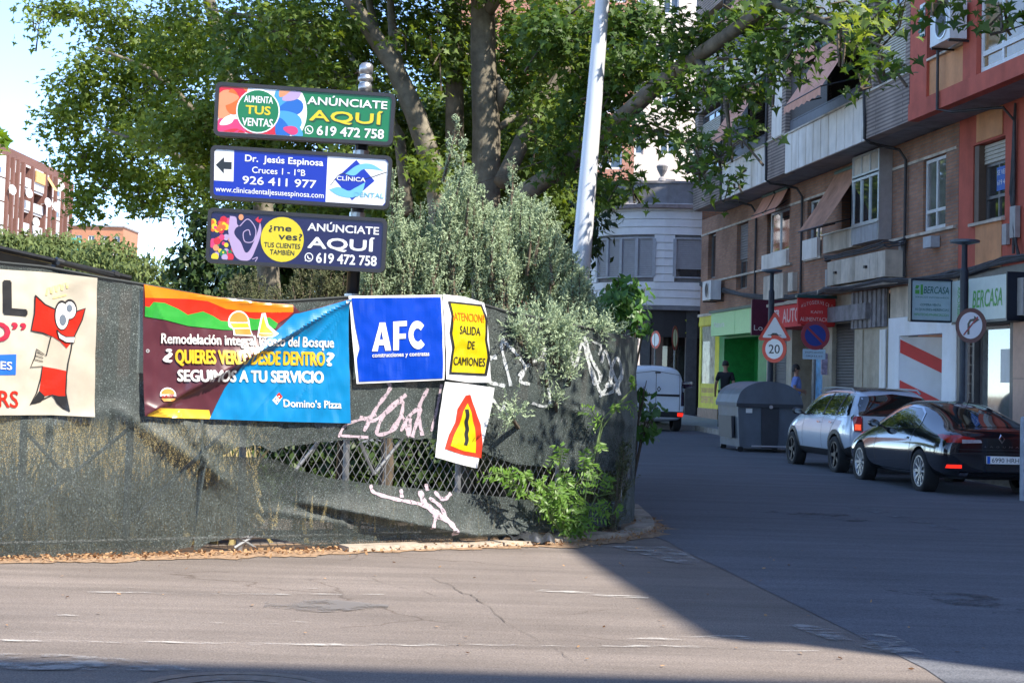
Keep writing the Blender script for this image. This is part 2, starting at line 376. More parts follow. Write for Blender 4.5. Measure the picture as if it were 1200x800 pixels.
M_whitep = mat('white_cladding', (.88, .80, .71), .6, var=.08, scale=3, stain=.22)
M_oldp = mat('aged_panel', (.66, .57, .46), .7, var=.15, scale=3, stain=.4)
M_alu = mat('aluminium', (.62, .63, .64), .35, .7, var=.08, scale=8)
M_alud = mat('dark_aluminium', (.16, .15, .15), .4, .5, var=.1)
M_white = mat('white_plastic', (.74, .74, .73), .45, var=.05, scale=6, stain=.12)
M_beige = mat('beige_blind', (.55, .50, .40), .6, var=.08, scale=4)
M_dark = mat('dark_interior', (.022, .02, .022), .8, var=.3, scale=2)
M_black = mat('black_metal', (.025, .026, .028), .4, .3, var=.2)
M_steel = mat('galvanised_steel', (.42, .43, .44), .45, .8, var=.15, scale=12)
M_cable = mat('cable_sheath', (.05, .045, .045), .6, var=.3)
M_shut = mat('metal_shutter', (.10, .09, .085), .5, .4, var=.15)
M_awn = mat('orange_awning_cloth', (.74, .36, .25), .85, var=.12, scale=3, stain=.15)
M_awnd = mat('dusty_awning_cloth', (.52, .26, .16), .85, var=.2, scale=3, stain=.3)
def glass_mat(name, tint, rough=.03, spec=.9):
    return mat(name, tint, rough, 0, var=.5, scale=1.1, spec=spec, coat=.6)
M_glass = glass_mat('window_glass', (.035, .038, .042))
M_glassl = glass_mat('window_glass_blind_behind', (.20, .20, .19))
M_shopglass = glass_mat('shop_glass', (.05, .055, .05))
# ================================================================== ground, roads, pavements
def sheet(name, ys, x0, x1, z, m, kind='structure', nx=1):
    b = MB()
    for i in range(len(ys) - 1):
        for j in range(nx):
            xa = x0 + (x1 - x0) * j / nx; xb = x0 + (x1 - x0) * (j + 1) / nx
            b.quad((xa, ys[i], z + gz(ys[i])), (xb, ys[i], z + gz(ys[i])), (xb, ys[i + 1], z + gz(ys[i + 1])), (xa, ys[i + 1], z + gz(ys[i + 1])))
    return b.build(name, m, kind=kind)
sheet('ground', [-120, 0, 28, 69.7, 160, 900], -700, 700, -.01, M_dirt)
sheet('road', [-60, 0, 12, 20, 28, 69.7, 160], -60, 60, 0, M_old, nx=4)
# newer, darker asphalt of the street running away between the fence and the parked cars
edge = [ground(x, y) for x, y in ((762, 627), (782, 634), (800, 645), (850, 668), (925, 705), (1000, 742), (1085, 784), (1120, 808))]
edge = [Vector((.7, 33, gz(33)))] + [Vector((1.30, 20, 0))] + edge + [Vector((3.4, 6.5, 0)), Vector((6, 3.5, 0)), Vector((12, .8, 0))]
b = MB()
for i in range(len(edge) - 1):
    p, q = edge[i], edge[i + 1]
    b.quad((p.x, p.y, .004 + gz(p.y)), (q.x, q.y, .004 + gz(q.y)), (13.6, q.y, .004 + gz(q.y)), (13.6, p.y, .004 + gz(p.y)))
b.build('street', M_new, kind='structure')
sheet('street_far_end', [33, 45, 57, 69.7, 90], -30, 13.6, .0045, M_new)
# pale gutter band at the seam, faded lines of the crossing street
def strip_px(name, pts, wd, m, z=.008, kind='structure'):
    P = [ground(x, y) for x, y in pts]; vs, fs = stroke2d([(p.x, p.y) for p in P], wd)
    bb = MB(); bb.add([(x, y, z + gz(y)) for x, y in vs], fs); return bb.build(name, m, kind=kind)
M_line = worn_paint('worn_white_paint', (.55, .53, .49), .50)
M_line2 = worn_paint('nearly_gone_white_paint', (.50, .47, .43), .58)
M_patch = worn_paint('bitumen_patch', (.165, .15, .14), .44, 2.2, (1, 1, 1))
M_patchl = worn_paint('pale_mortar_patch', (.33, .31, .29), .46, 3.5, (1, 1.3, 1))
strip_px('road_line', [(-60, 750), (150, 753), (350, 756), (600, 757), (800, 758), (960, 764)], .07, M_line)
strip_px('road_line', [(-60, 741), (150, 746), (330, 750)], .16, M_line2)
strip_px('road_line', [(20, 682), (130, 690), (260, 688), (420, 690), (560, 694)], .10, M_line2)
strip_px('road_line', [(100, 694), (300, 697), (450, 697)], .06, M_line)
strip_px('road_line', [(330, 686), (620, 684), (900, 690)], .05, M_line2)
strip_px('road_line', [(632, 692), (700, 697), (760, 701)], .17, M_line)
strip_px('road_line', [(740, 751), (830, 747), (880, 748)], .14, M_line)
strip_px('road_line', [(60, 724), (200, 728), (380, 733)], .26, M_line2)
strip_px('road_patch', [(310, 709), (380, 710), (455, 712)], [.25, .62, .2], M_patch)
strip_px('road_patch', [(-40, 772), (40, 776), (130, 779), (250, 786)], [.3, .5, .35, .1], M_patchl)
strip_px('gutter_band', [(745, 640), (775, 648), (810, 662)], [.5, .5, .2], M_patchl, .009)
strip_px('gutter_band', [(930, 733), (1010, 748), (1080, 772)], [.1, .5, .1], M_patchl, .0105)
def crack(pts, wd=.02):
    P = []
    for i in range(len(pts) - 1):
        for k in range(7):
            t = k / 7; P.append(((pts[i][0] * (1 - t) + pts[i + 1][0] * t) + random.uniform(-3, 3), (pts[i][1] * (1 - t) + pts[i + 1][1] * t) + random.uniform(-1, 1)))
    return strip_px('road_crack', P, [random.uniform(.1, .8) * wd for _ in P], mat('crack_dark', (.10, .08, .065), .95, var=.3), .006)  # thin dark strips drawn as the cracks
strip_px('road_patch', [(900, 600), (960, 604), (1010, 612)], [.4, .9, .3], worn_paint('oil_stain', (.07, .07, .075), .5, 2.2, (1, 1, 1)), .0105)
strip_px('road_patch', [(840, 560), (900, 575), (1010, 596), (1120, 622)], [.2, .35, .3, .2], worn_paint('polished_asphalt', (.20, .21, .225), .5, 3, (1, 1, 1)), .0115)
strip_px('road_patch', [(1040, 690), (1120, 700), (1200, 720)], [.2, .6, .5], MATS['oil_stain'], .0105)
for q_ in ((880, 620), (930, 655), (1010, 640), (1060, 600), (860, 590), (1130, 670)):
    strip_px('road_patch', [q_, (q_[0] + 9, q_[1] + 1)], .05, MATS['polished_asphalt'], .012)
crack([(430, 677), (470, 688), (520, 700)], .009); crack([(505, 676), (545, 695), (562, 703), (600, 733)], .013); crack([(600, 733), (650, 760), (680, 780)], .005)
crack([(500, 671), (530, 670)], .008)
# manhole cover in the shade at the bottom edge
mc = ground(275, 812)
def tm(q): return Vector((mc.x + q.x, mc.y + q.y, q.z))
man = thing('manhole_cover', 'round iron manhole cover with concentric rings set in the shaded road', 'manhole cover', (mc.x, mc.y, 0))
b = MB(); b.lathe([(.52, .003), (.52, .012), (.44, .014), (.44, .004)], 40, tm); b.build('rim', mat('worn_iron', (.16, .14, .13), .5, .4, var=.35, scale=20, bump=.4), man)
b = MB(); b.lathe([(.43, .003), (.43, .011), (.30, .011), (.30, .005), (.27, .005), (.27, .011), (.16, .011), (.16, .005), (.13, .005), (.13, .011), (.02, .011)], 40, tm); b.build('lid', MATS['worn_iron'], man)
# pavement on the right with its kerb, widening where the street ends
def pave(u0, u1, v1, name='pavement', zt=.15):
    b = MB(); us = np.linspace(u0, u1, 9)
    for i in range(8):
        a, c = us[i], us[i + 1]; g0, g1 = gz(FB(a, 0, 0).y), gz(FB(c, 0, 0).y)
        b.hexa([FB(a, 0, g0 - .2), FB(a, v1, g0 - .2), FB(c, v1, g1 - .2), FB(c, 0, g1 - .2), FB(a, 0, g0 + zt), FB(a, v1, g0 + zt), FB(c, v1, g1 + zt), FB(c, 0, g1 + zt)])
    return b.build(name, M_pave, kind='structure')
pave(1.2, 47, 2.0); pave(47.02, 62, 3.3)
def kerb(u0, u1, v, wd=.14):
    b = MB(); n = int((u1 - u0) / 1.0)
    root = None
    for i in range(n):
        a = u0 + (u1 - u0) * i / n; c = u0 + (u1 - u0) * (i + 1) / n - .012; g0, g1 = gz(FB(a, 0, 0).y), gz(FB(c, 0, 0).y)
        b.hexa([FB(a, v, g0 - .2), FB(a, v + wd, g0 - .2), FB(c, v + wd, g1 - .2), FB(c, v, g1 - .2), FB(a, v, g0 + .155), FB(a, v + wd, g0 + .15), FB(c, v + wd, g1 + .15), FB(c, v, g1 + .155)])
    return b.build('kerb', M_kerb, kind='structure')
kerb(1.2, 47, 2.0); kerb(47.02, 62, 3.3)
# ================================================================== the row of buildings on the right
def wall_holes(b, u0, u1, z0, z1, v, holes, T=FB, rev=.22):
    """wall face at v with openings (ua, ub, za, zb) and reveals of depth rev"""
    us = sorted(set([u0, u1] + [k for h in holes for k in h[:2] if u0 < k < u1])); zs = sorted(set([z0, z1] + [k for h in holes for k in h[2:4] if z0 < k < z1]))
    for i in range(len(us) - 1):
        for j in range(len(zs) - 1):
            cu, cz = (us[i] + us[i + 1]) / 2, (zs[j] + zs[j + 1]) / 2
            if any(h[0] < cu < h[1] and h[2] < cz < h[3] for h in holes): continue
            b.quad(T(us[i], v, zs[j]), T(us[i + 1], v, zs[j]), T(us[i + 1], v, zs[j + 1]), T(us[i], v, zs[j + 1]))
    for h in holes:
        a, c, d, e = h[:4]; w_ = v - rev
        b.quad(T(a, v, d), T(a, w_, d), T(a, w_, e), T(a, v, e)); b.quad(T(c, v, d), T(c, w_, d), T(c, w_, e), T(c, v, e))
        b.quad(T(a, v, e), T(a, w_, e), T(c, w_, e), T(c, v, e)); b.quad(T(a, v, d), T(a, w_, d), T(c, w_, d), T(c, v, d))
def ubox(b, u0, u1, v0, v1, z0, z1): return b.box(u0, u1, v0, v1, z0, z1, FBT)
def window(parent, u0, u1, z0, z1, v, m=None, gm=None, n=2, fw=.06, rail=None, name='window', label=None):
    """aluminium window: frame with mullions (part) and its panes (sub-parts)"""
    b = MB(); m = m or M_alu; t = .06
    ubox(b, u0, u1, v - t, v, z0, z0 + fw); ubox(b, u0, u1, v - t, v, z1 - fw, z1)
    for k in range(n + 1):
        c = u0 + (u1 - u0) * k / n; a = min(max(c - fw / 2, u0), u1 - fw); ubox(b, a, a + fw, v - t - .001, v - .001, z0 + fw, z1 - fw)
    if rail: ubox(b, u0 + fw, u1 - fw, v - t - .002, v + .004, rail, rail + fw)
    o = b.build(name, m, parent)
    if label: o['label'] = label
    for k in range(n):
        a = u0 + (u1 - u0) * k / n; c = u0 + (u1 - u0) * (k + 1) / n; g = MB(); ubox(g, a + fw / 2, c - fw / 2, v - .035 - .004 * (k % 2), v - .028 - .004 * (k % 2), z0 + fw / 2, z1 - fw / 2)
        g.build('pane', gm or M_glass, o)
    return o
def roller(parent, u0, u1, z0, z1, v, m=None, pitch=.075, name='roller_shutter'):
    b = MB(); n = max(2, int((z1 - z0) / pitch)); h = (z1 - z0) / n
    for i in range(n):
        z = z0 + i * h; b.hexa([FB(u0, v - .03, z), FB(u0, v + .014, z + .006), FB(u1, v + .014, z + .006), FB(u1, v - .03, z), FB(u0, v - .03, z + h), FB(u0, v - .004, z + h - .004), FB(u1, v - .004, z + h - .004), FB(u1, v - .03, z + h)])
    return b.build(name, m or M_shut, parent)
# ---- brown brick building -----------------------------------------------------------------------------
U0, U1, UF = 33.05, 55.45, 7.18
BB = thing('brick_apartment_building', 'brown brick apartment building with overhanging white-panelled upper floors above small shops', 'building', FB(44, -5, 0), 0)
holes1 = [(33.75, 35.05, 5.02, 6.62), (37.06, 38.82, 5.02, 6.62), (38.95, 40.6, 5.02, 7.0), (42.2, 43.5, 5.02, 6.62), (45.15, 47.4, 5.02, 6.62), (49.5, 50.8, 4.55, 6.62), (53.5, 54.5, 5.1, 6.62)]
b = MB(); wall_holes(b, U0, U1, 3.9, UF, 0, holes1); b.quad(FB(U1, 0, .3), FB(U1, -14, .3), FB(U1, -14, 16.6), FB(U1, 0, 16.6))
b.build('wall', M_brick, BB)
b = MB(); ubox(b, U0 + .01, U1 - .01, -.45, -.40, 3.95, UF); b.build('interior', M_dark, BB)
b = MB()
for h in holes1: pass
ubox(b, U0 + .1, U1, 0, .02, 6.62, 6.68); 
for a, c in ((U0 + .1, 37), (42.1, 43.6), (44.8, 53.4)): ubox(b, a, c, 0, .07, 4.955, 5.015)
b.build('string_course', M_oldp, BB)
# first floor windows
window(BB, 33.77, 35.03, 5.05, 6.60, -.06, M_white, M_glassl, 2, .07, 5.42)
window(BB, 42.22, 43.48, 5.05, 6.58, -.1, M_alu, M_glass, 2, .05)
window(BB, 45.17, 47.1, 5.40, 6.60, -.03, M_alu, M_glass, 2, .06)
o = window(BB, 53.52, 54.48, 5.12, 6.60, -.12, M_alud, M_glass, 1, .06)
roller(BB, 49.52, 50.78, 5.5, 6.6, -.12, mat('taupe_blind', (.24, .2, .18), .6, var=.1)); window(BB, 49.52, 50.78, 4.57, 5.48, -.14, M_alud, M_glass, 2, .05)
# small panelled aprons below the windows
b = MB()
for a, c, z0, z1, v in ((42.3, 43.6, 4.99, 5.52, .10), (45.1, 47.6, 4.97, 5.40, .10)):
    n = max(3, int((c - a) / .16))
    for i in range(n): ubox(b, a + (c - a) * i / n, a + (c - a) * (i + 1) / n - .012, 0.003, v, z0, z1)
b.build('window_apron', M_whitep, BB)
# glazed gallery with its grey panelled lower part
g = MB()
for i in range(8): ubox(g, 37.02 + i * .225, 37.02 + i * .225 + .213, .003, .33, 5.02, 5.42)
g.build('gallery_apron', mat('grey_ribbed_panel', (.36, .36, .38), .5, .2, var=.1, stain=.2), BB)
window(BB, 37.0, 38.84, 5.46, 6.60, .33, M_alu, M_glass, 3, .06); window(BB, 37.0, 38.84, 6.64, 7.15, .33, M_alu, M_oldp, 3, .05)
s = MB(); ubox(s, 38.845, 38.875, .01, .33, 5.02, 7.15); ubox(s, 36.965, 36.995, .01, .33, 5.02, 7.15); ubox(s, 36.96, 38.9, .01, .37, 5.425, 5.455); s.build('gallery_side', M_alu, BB)
# balcony under the long awning, its white panelled front
s = MB()
for i in range(9): ubox(s, 38.9 + i * .25, 38.9 + i * .25 + .238, .0, .30, 4.99, 5.44)
s.build('balcony_panel', M_oldp, BB)
s = MB(); ubox(s, 38.88, 41.2, .0, .34, 5.445, 5.475); s.build('balcony_rail', M_alu, BB)
def awning(parent, u0, u1, ztop, zbot, v0, v1, m, skirt=.0, folds=0, name='awning', label=None):
    """slanting awning: cloth with scalloped skirt, two arms, roller tube"""
    b = MB(); n = 14
    for i in range(n):
        a = u0 + (u1 - u0) * i / n; c = u0 + (u1 - u0) * (i + 1) / n; r = 6
        for j in range(r):
            t0, t1 = j / r, (j + 1) / r; sg = lambda t: -.05 * math.sin(math.pi * t)
            f = lambda k, t: .012 * math.sin(k * 9 + t * 3) * t
            b.quad(*[FB(k, v0 + (v1 - v0) * t + f(k, t), ztop + (zbot - ztop) * t + sg(t)) for k, t in ((a, t0), (c, t0), (c, t1), (a, t1))])
        if skirt: b.quad(FB(a, v1 + .01, zbot), FB(c, v1 + .01, zbot), FB(c, v1 + .012, zbot - skirt * (.8 + .2 * (i % 2))), FB(a, v1 + .012, zbot - skirt * (1 - .2 * (i % 2))))
    o = b.build(name, m, parent)
    if label: o['label'] = label
    r = MB(); r.tube([FB(u0, v0, ztop + .03), FB(u1, v0, ztop + .03)], .045, 8); r.build('roller_tube', mat('green_enamel', (.10, .20, .17), .5), o)
    r = MB(); r.tube([FB(u0 + .03, v1, zbot), FB(u0 + .03, v0, zbot + .25)], .018, 6); r.tube([FB(u1 - .03, v1, zbot), FB(u1 - .03, v0, zbot + .25)], .018, 6); r.tube([FB(u0, v1, zbot), FB(u1, v1, zbot)], .02, 6); r.build('awning_arm', M_black, o)
    return o
awning(BB, 38.95, 41.0, 7.02, 5.50, .05, 1.0, M_awnd, .0, label='faded orange awning let down over a balcony')
awning(BB, 45.1, 46.25, 7.12, 6.55, .08, .42, M_awn, .1); awning(BB, 46.4, 47.6, 7.12, 6.55, .08, .42, M_awn, .1)
# white boxed panel (old shop blind housing) under the gallery
bx = MB(); us = np.linspace(36.0, 40.15, 9)
for i in range(8): ubox(bx, us[i] + .008, us[i + 1] - .008, .02, .5, 4.10, 4.69)
ubox(bx, 35.99, 36.0, .01, .5, 4.09, 4.70); bx.build('boxed_panel', M_oldp, BB)
bx = MB()
for q in (37.2, 39.4): ubox(bx, q, q + .12, .5, .56, 4.36, 4.42)
bx.build('panel_lock', M_black, BB)
bx = MB(); ubox(bx, 35.9, 41.2, .01, .42, 3.94, 4.06); ubox(bx, 41.3, 55.4, 0.002, .10, 3.86, 3.95); bx.build('ledge', M_oldp, BB)
for a, c, z0, z1 in ((44.3, 44.75, 4.2, 4.72), (45.2, 47.2, 4.05, 4.75)):
    bx = MB(); n = max(1, int((c - a) / .3))
    for i in range(n): ubox(bx, a + (c - a) * i / n, a + (c - a) * (i + 1) / n - .012, .0, .14, z0, z1)
    bx.build('wall_cabinet', M_oldp, BB)
# ---- upper floors, hanging a metre over the street
def upper(parent, ua, ub, kinds, floors=3, m_pier=M_slat, soffit=M_conc):
    b = MB(); ubox(b, ua, ub, -14, -.3, UF + .02, 15.88); b.build('upper_block', m_pier, parent)
    b = MB()
    for f in range(floors): ubox(b, ua + .01, ub - .01, -.3, .98, UF + .02 + f * 3.1, UF + .17 + f * 3.1)
    b.build('floor_slab', soffit, parent)
UK = [(33.33, 36.0, 'pier'), (36.0, 42.36, 'panel'), (42.36, 44.1, 'pier'), (44.1, 48.93, 'panel'), (48.93, 52.6, 'pier')]
upper(BB, 33.33, 52.6, UK)
for f in range(3):
    zb = UF + f * 3.1
    for a, c, k in UK:
        b = MB()
        if k == 'pier':
            ubox(b, a, c, .72, 1.0, zb + .0, zb + 1.02)
            b.build('brick_parapet', M_slat, BB)
            b = MB(); ubox(b, a, c, .68, 1.03, zb + 1.025, zb + 1.07); b.build('coping', M_oldp, BB)
            if c - a > 2.6:
                m_ = (a + c) / 2; b = MB()
                ubox(b, a, a + .25, .75, .995, zb + 1.07, zb + 3.08); ubox(b, c - .45, c, .75, .995, zb + 1.07, zb + 3.08); b.build('brick_pier', M_slat, BB)
                roller(BB, a + .25, c - .45, zb + 1.35, zb + 2.75, .85, M_beige, .06)
                window(BB, a + .25, c - .45, zb + 1.07, zb + 3.0, .84, M_alud, M_glass, 2, .06)
            else:
                b = MB(); ubox(b, a + 0, a + .35, .75, .995, zb + 1.07, zb + 3.08); ubox(b, c - .35, c, .75, .995, zb + 1.07, zb + 3.08); b.build('brick_pier', M_slat, BB)
                b = MB(); ubox(b, a + .35, c - .35, .80, .97, zb + 1.07, zb + 3.08); b.build('white_panel', M_whitep, BB)
        else:
            n = int((c - a) / .3)
            for i in range(n):   # each upright board of the balcony front
                p = MB(); ubox(p, a + (c - a) * i / n + .006, a + (c - a) * (i + 1) / n - .006, .93, .995 if i % 2 else .988, zb - .02, zb + .98); p.build('board', M_whitep, BB)
            b = MB(); ubox(b, a, c, .88, 1.03, zb + .985, zb + 1.03); b.build('coping', M_oldp, BB)
            b = MB(); ubox(b, a + .04, c - .04, -.29, -.24, zb + .2, zb + 3.05); b.build('recess_wall', mat('dark_brown_wall', (.10, .065, .05), .8), BB)  # back wall of the terrace in dark brown
            q = MB(); ubox(q, a + .2, (a + c) / 2 - .1, -.23, -.2, zb + .3, zb + 2.5); q.build('balcony_door', M_glass, BB)
            q = MB(); ubox(q, (a + c) / 2 + .1, c - .02, .80, .86, zb + 1.04, zb + 3.05); q.build('lattice_screen', mat('dark_lattice', (.07, .055, .05), .6, var=.4, scale=30), BB)
            q = MB(); ubox(q, a + .02, c - .02, .85, .88, zb + 1.35, zb + 1.38); ubox(q, a + .02, c - .02, .855, .875, zb + 1.1, zb + 1.34); q.build('rail_screen', mat('grey_screen', (.14, .14, .16), .5), BB)
    # awnings of the recessed terraces
    awning(BB, 36.5, 39.4, zb + 2.75, zb + 1.25, .98, 1.9, M_awn, .22, label='orange awning let down over an upper terrace')
    awning(BB, 44.6, 47.2, zb + 2.9, zb + 1.4, .98, 1.9, M_awn, .15)
    bx = MB(); ubox(bx, 39.9, 42.3, 1.0, 1.02, zb + 2.6, zb + 3.0); bx.build('valance', M_awn, BB)
# ---- red and orange building nearer the camera
RB = thing('red_apartment_building', 'red and orange rendered apartment building above the estate agent', 'building', FB(20, -5, 0))
b = MB(); wall_holes(b, .6, 33.04, 4.0, UF, 0.0, [(30.75, 32.3, 4.96, 6.56), (27, 28.6, 4.96, 6.56), (22, 25, 4.96, 6.56), (15, 18, 4.96, 6.56)])
b.quad(FB(.6, 0, 0), FB(.6, -14, 0), FB(.6, -14, 15.9), FB(.6, 0, 15.9)); b.build('wall', M_red, RB)
b = MB(); ubox(b, 30.86, 32.12, .004, .02, 4.0, 4.93); ubox(b, 30.86, 32.12, .004, .02, 6.60, UF - .01); b.build('orange_panel', M_orange, RB)
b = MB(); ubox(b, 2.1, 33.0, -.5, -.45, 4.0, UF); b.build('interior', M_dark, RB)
b = MB(); ubox(b, 30.72, 32.36, -.05, .08, 4.90, 4.96); b.build('sill', M_oldp, RB)
roller(RB, 30.78, 32.05, 6.14, 6.54, -.14, M_beige, .08); window(RB, 30.78, 32.05, 4.98, 6.14, -.17, M_alud, M_glass, 2, .06, 5.42)
b = MB(); ubox(b, 32.06, 32.28, -.2, -.02, 4.98, 6.54); b.build('brown_jamb', mat('brown_trim', (.14, .09, .06), .6), RB)
b = MB(); ubox(b, 30.8, 31.5, -.163, -.158, 5.55, 6.02); nt = b.build('window_notice', mat('blue_notice', (.02, .13, .5), .5), RB)
A = Art(lambda x, y, o: FB(x, -.157 + o, y)); A.text('SE VENDE', 31.47, 30.83, 5.86, 5.96, M_white, .001, .01); A.text('619 40 52', 31.47, 30.83, 5.66, 5.76, M_white, .001, .01); A.done(nt)
ub = UF
b = MB(); ubox(b, .6, 33.32, -14, -.4, UF + .01, 15.88); b.build('upper_block', M_red, RB)
b = MB()
for f in range(3): ubox(b, .6, 33.325, -.4, .96, UF + .0 + f * 3.1, UF + .16 + f * 3.1)
b.build('floor_slab', M_conc, RB)
for f in range(3):
    zb = UF + f * 3.1; b = MB()
    ubox(b, .6, 33.32, .80, 1.02, zb - .01, zb + .34); b.build('red_band', M_red, RB)
    b = MB()
    for a, c in ((32.38, 33.32), (29.85, 30.5), (24.5, 25.2), (18, 19), (12, 13), (5, 6), (.6, 1.4)): ubox(b, a, c, .76, .99, zb + .345, zb + 3.09)
    b.build('red_pier', M_red, RB)
    b = MB()
    for a, c in ((30.5, 32.38), (25.2, 26)): ubox(b, a, c, .76, .93, zb + .345, zb + 1.08)
    b.build('orange_panel', M_orange, RB)
    b = MB()
    for a, c in ((30.5, 32.38), (25.2, 26)): ubox(b, a, c, .70, 1.0, zb + 1.085, zb + 1.13)
    b.build('sill', M_oldp, RB)
    window(RB, 30.52, 32.36, zb + 1.14, zb + 3.0, .80, M_alud, M_glass, 3, .05)
    window(RB, 25.9, 29.83, zb + .38, zb + 2.9, .90, M_white, mat('ochre_curtain_behind_glass', (.30, .20, .08), .15, var=.2, coat=.5), 4, .09, zb + .68)
    for a, c in ((19, 24.5), (13, 18), (6, 12)): window(RB, a, c, zb + .36, zb + 2.9, .9, M_white, M_glass, 4, .08)
# ---- roof line of both (throws the shade on the street)
b = MB(); ubox(b, .5, 52.6, -14, 1.1, 15.9, 16.3); b.build('cornice', M_conc, RB)
# ---- ground floor shops
SH = BB
def shopwall(parent, ua, ub, holes, m, z1=4.0, z0=.1, v=0, name='shop_wall', rev=.3):
    b = MB(); wall_holes(b, ua, ub, z0, z1, v, holes, rev=rev); return b.build(name, m, parent)
M_yel = mat('yellow_paint', (.80, .70, .05), .6, var=.12, scale=3, stain=.2)
M_grn = mat('green_sign', (.33, .68, .27), .4, var=.05); M_grnd = mat('deep_green_paint', (.02, .26, .05), .5, var=.2)
M_redsign = mat('red_sign', (.68, .035, .035), .75, var=.08); M_purp = mat('plum_sign', (.10, .015, .04), .4)
M_stone = mat('beige_stone', (.42, .36, .27), .6, var=.15, scale=4, stain=.2)
shopwall(BB, 52.75, U1 - .01, [(53.3, 55.2, .84, 3.53)], M_yel, 3.95, .8)
b = MB(); ubox(b, 52.75, U1 - .01, -.3, .03, .1, .80); b.build('brick_base', mat('tan_tile', (.34, .22, .15), .7, var=.2), BB)
yp = MB(); ubox(yp, 53.3, 55.2, -.06, -.03, 1.6, 3.53); yp.build('shop_window', mat('poster_lined_glass', (.34, .36, .24), .35, var=.9, scale=3.5, coat=.3), BB)
yp = MB(); ubox(yp, 53.3, 55.2, -.05, -.01, .84, 1.62); yb = yp.build('poster', M_yel, BB)
A = Art(lambda x, y, o: FB(x, -.01 + o, y)); A.text('CALZADO BOLSOS', 55.1, 53.4, 1.32, 1.48, M_awn, .003, .02); A.text('OFERTAS', 55.1, 53.4, .98, 1.2, M_awn, .003, .02); A.done(yb)
b = MB(); ubox(b, 52.8, 55.3, .0, .06, 3.55, 3.92); b.build('yellow_fascia', M_yel, BB)
# green shop
shopwall(BB, 47.2, 52.74, [(48.1, 52.1, .3, 3.06)], M_grnd, 3.95, .1, 0, rev=1.0)
b = MB(); ubox(b, 48.1, 52.1, -1.05, -1.0, .3, 3.06); b.build('shop_back', M_grnd, BB)
b = MB(); ubox(b, 49.2, 50.6, -.9, -.84, .35, 2.7); b.build('shop_door', M_shopglass, BB)
b = MB(); ubox(b, 48.3, 48.9, -.5, -.45, .9, 2.6); b.build('poster', mat('mixed_poster', (.30, .38, .32), .5, var=.9, scale=5), BB)
gs = thing('shop_sign', 'long pale green illuminated box sign over the green shop entrance', 'sign', FB(49.4, .3, 3.1))
for a, c in ((46.98, 48.95), (48.98, 51.9)):
    b = MB(); ubox(b, a, c, .02, .50, 3.12, 3.84); b.build('sign_panel', M_grn, gs)
b = MB(); ubox(b, 46.9, 52.0, .01, .56, 3.845, 3.92); ubox(b, 46.9, 46.975, .01, .54, 3.08, 3.84); b.build('sign_trim', mat('dark_green_trim', (.03, .10, .07), .5), gs)
A = Art(lambda x, y, o: FB(x, .50 + o, y)); A.text('Natura', 51.5, 50.2, 3.38, 3.56, M_white, .004); A.done(gs)
ps = thing('shop_sign', 'dark plum projecting sign panel between the green and the red shops', 'sign', FB(45.3, .3, 3.1))
b = MB(); ubox(b, 45.20, 45.28, .02, 1.02, 2.98, 3.98); b.build('sign_panel', M_purp, ps)
A = Art(lambda x, y, o: FB(45.20 - o, x, y)); A.text('Lo', .95, .70, 3.12, 3.27, M_white, .003); A.poly([(.5, 3.5), (.25, 3.5), (.25, 3.85)], mat('lilac_print', (.4, .2, .4)), .003); A.done(ps)
# red supermarket
shopwall(BB, 37.1, 47.19, [(41.95, 44.7, .2, 3.16), (39.4, 41.2, .2, 3.2), (45.2, 46.7, .2, 3.0)], M_stone, 3.95, .1, 0, rev=.7)
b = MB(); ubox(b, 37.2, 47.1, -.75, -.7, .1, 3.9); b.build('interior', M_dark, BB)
roller(BB, 39.4, 41.2, .2, 3.2, -.12); roller(BB, 45.2, 46.7, .2, 3.0, -.12)
b = MB(); ubox(b, 42.8, 43.9, -.5, -.44, .3, 2.6); b.build('blue_poster', mat('sky_blue_poster', (.09, .30, .55), .5, var=.5, scale=4), BB)
b = MB(); ubox(b, 42.0, 42.7, -.45, -.40, .25, 2.2); b.build('vending_machine', mat('dark_red_machine', (.25, .02, .04), .4, var=.5, scale=5), BB)
b = MB(); ubox(b, 41.55, 41.6, .0, .16, 1.9, 2.45); b.build('round_badge', mat('lilac_badge', (.40, .34, .5), .4, var=.5, scale=10), BB)
rs = thing('shop_sign', 'red supermarket sign box wrapping the corner over the shutters', 'sign', FB(42, .4, 3.1))
b = MB(); ubox(b, 40.95, 43.95, .03, .90, 3.12, 3.70); b.build('sign_box', M_redsign, rs)
b = MB(); ubox(b, 40.90, 44.0, .02, .95, 3.705, 3.78); b.build('sign_trim', M_alud, rs)
b = MB(); ubox(b, 40.86, 40.945, .04, 1.02, 3.16, 3.82); b.build('end_panel', M_redsign, rs)
b = MB(); ubox(b, 40.80, 40.99, .02, 1.06, 3.825, 3.9); b.build('end_trim', mat('dark_teal_trim', (.02, .07, .07), .4), rs)
A = Art(lambda x, y, o: FB(x, .90 + o, y)); A.text('AUTO', 42.6, 41.1, 3.25, 3.6, mat('pink_print', (.75, .45, .42)), .004, .03); A.text('SUPER', 43.8, 42.9, 3.42, 3.6, M_white, .004, .02); A.text('24H', 43.8, 42.9, 3.2, 3.34, M_white, .004); A.done(rs)
A = Art(lambda x, y, o: FB(40.86 - o, 1.02 - x, y)); A.text('KAIYI', .34, .64, 3.44, 3.51, MATS['pink_print'], .004, .01); A.text('ALIMENTACION', .06, .92, 3.24, 3.34, MATS['pink_print'], .004, .015)
for i, ch in enumerate('AUTOSERVICIO'):
    t = i / 11; x = .08 + .78 * t; y = 3.58 + .1 * math.sin(math.pi * t); A.text(ch, x, x + (.02 if ch == 'I' else .055), y, y + .09, MATS['pink_print'], .004, .01)
A.done(rs)
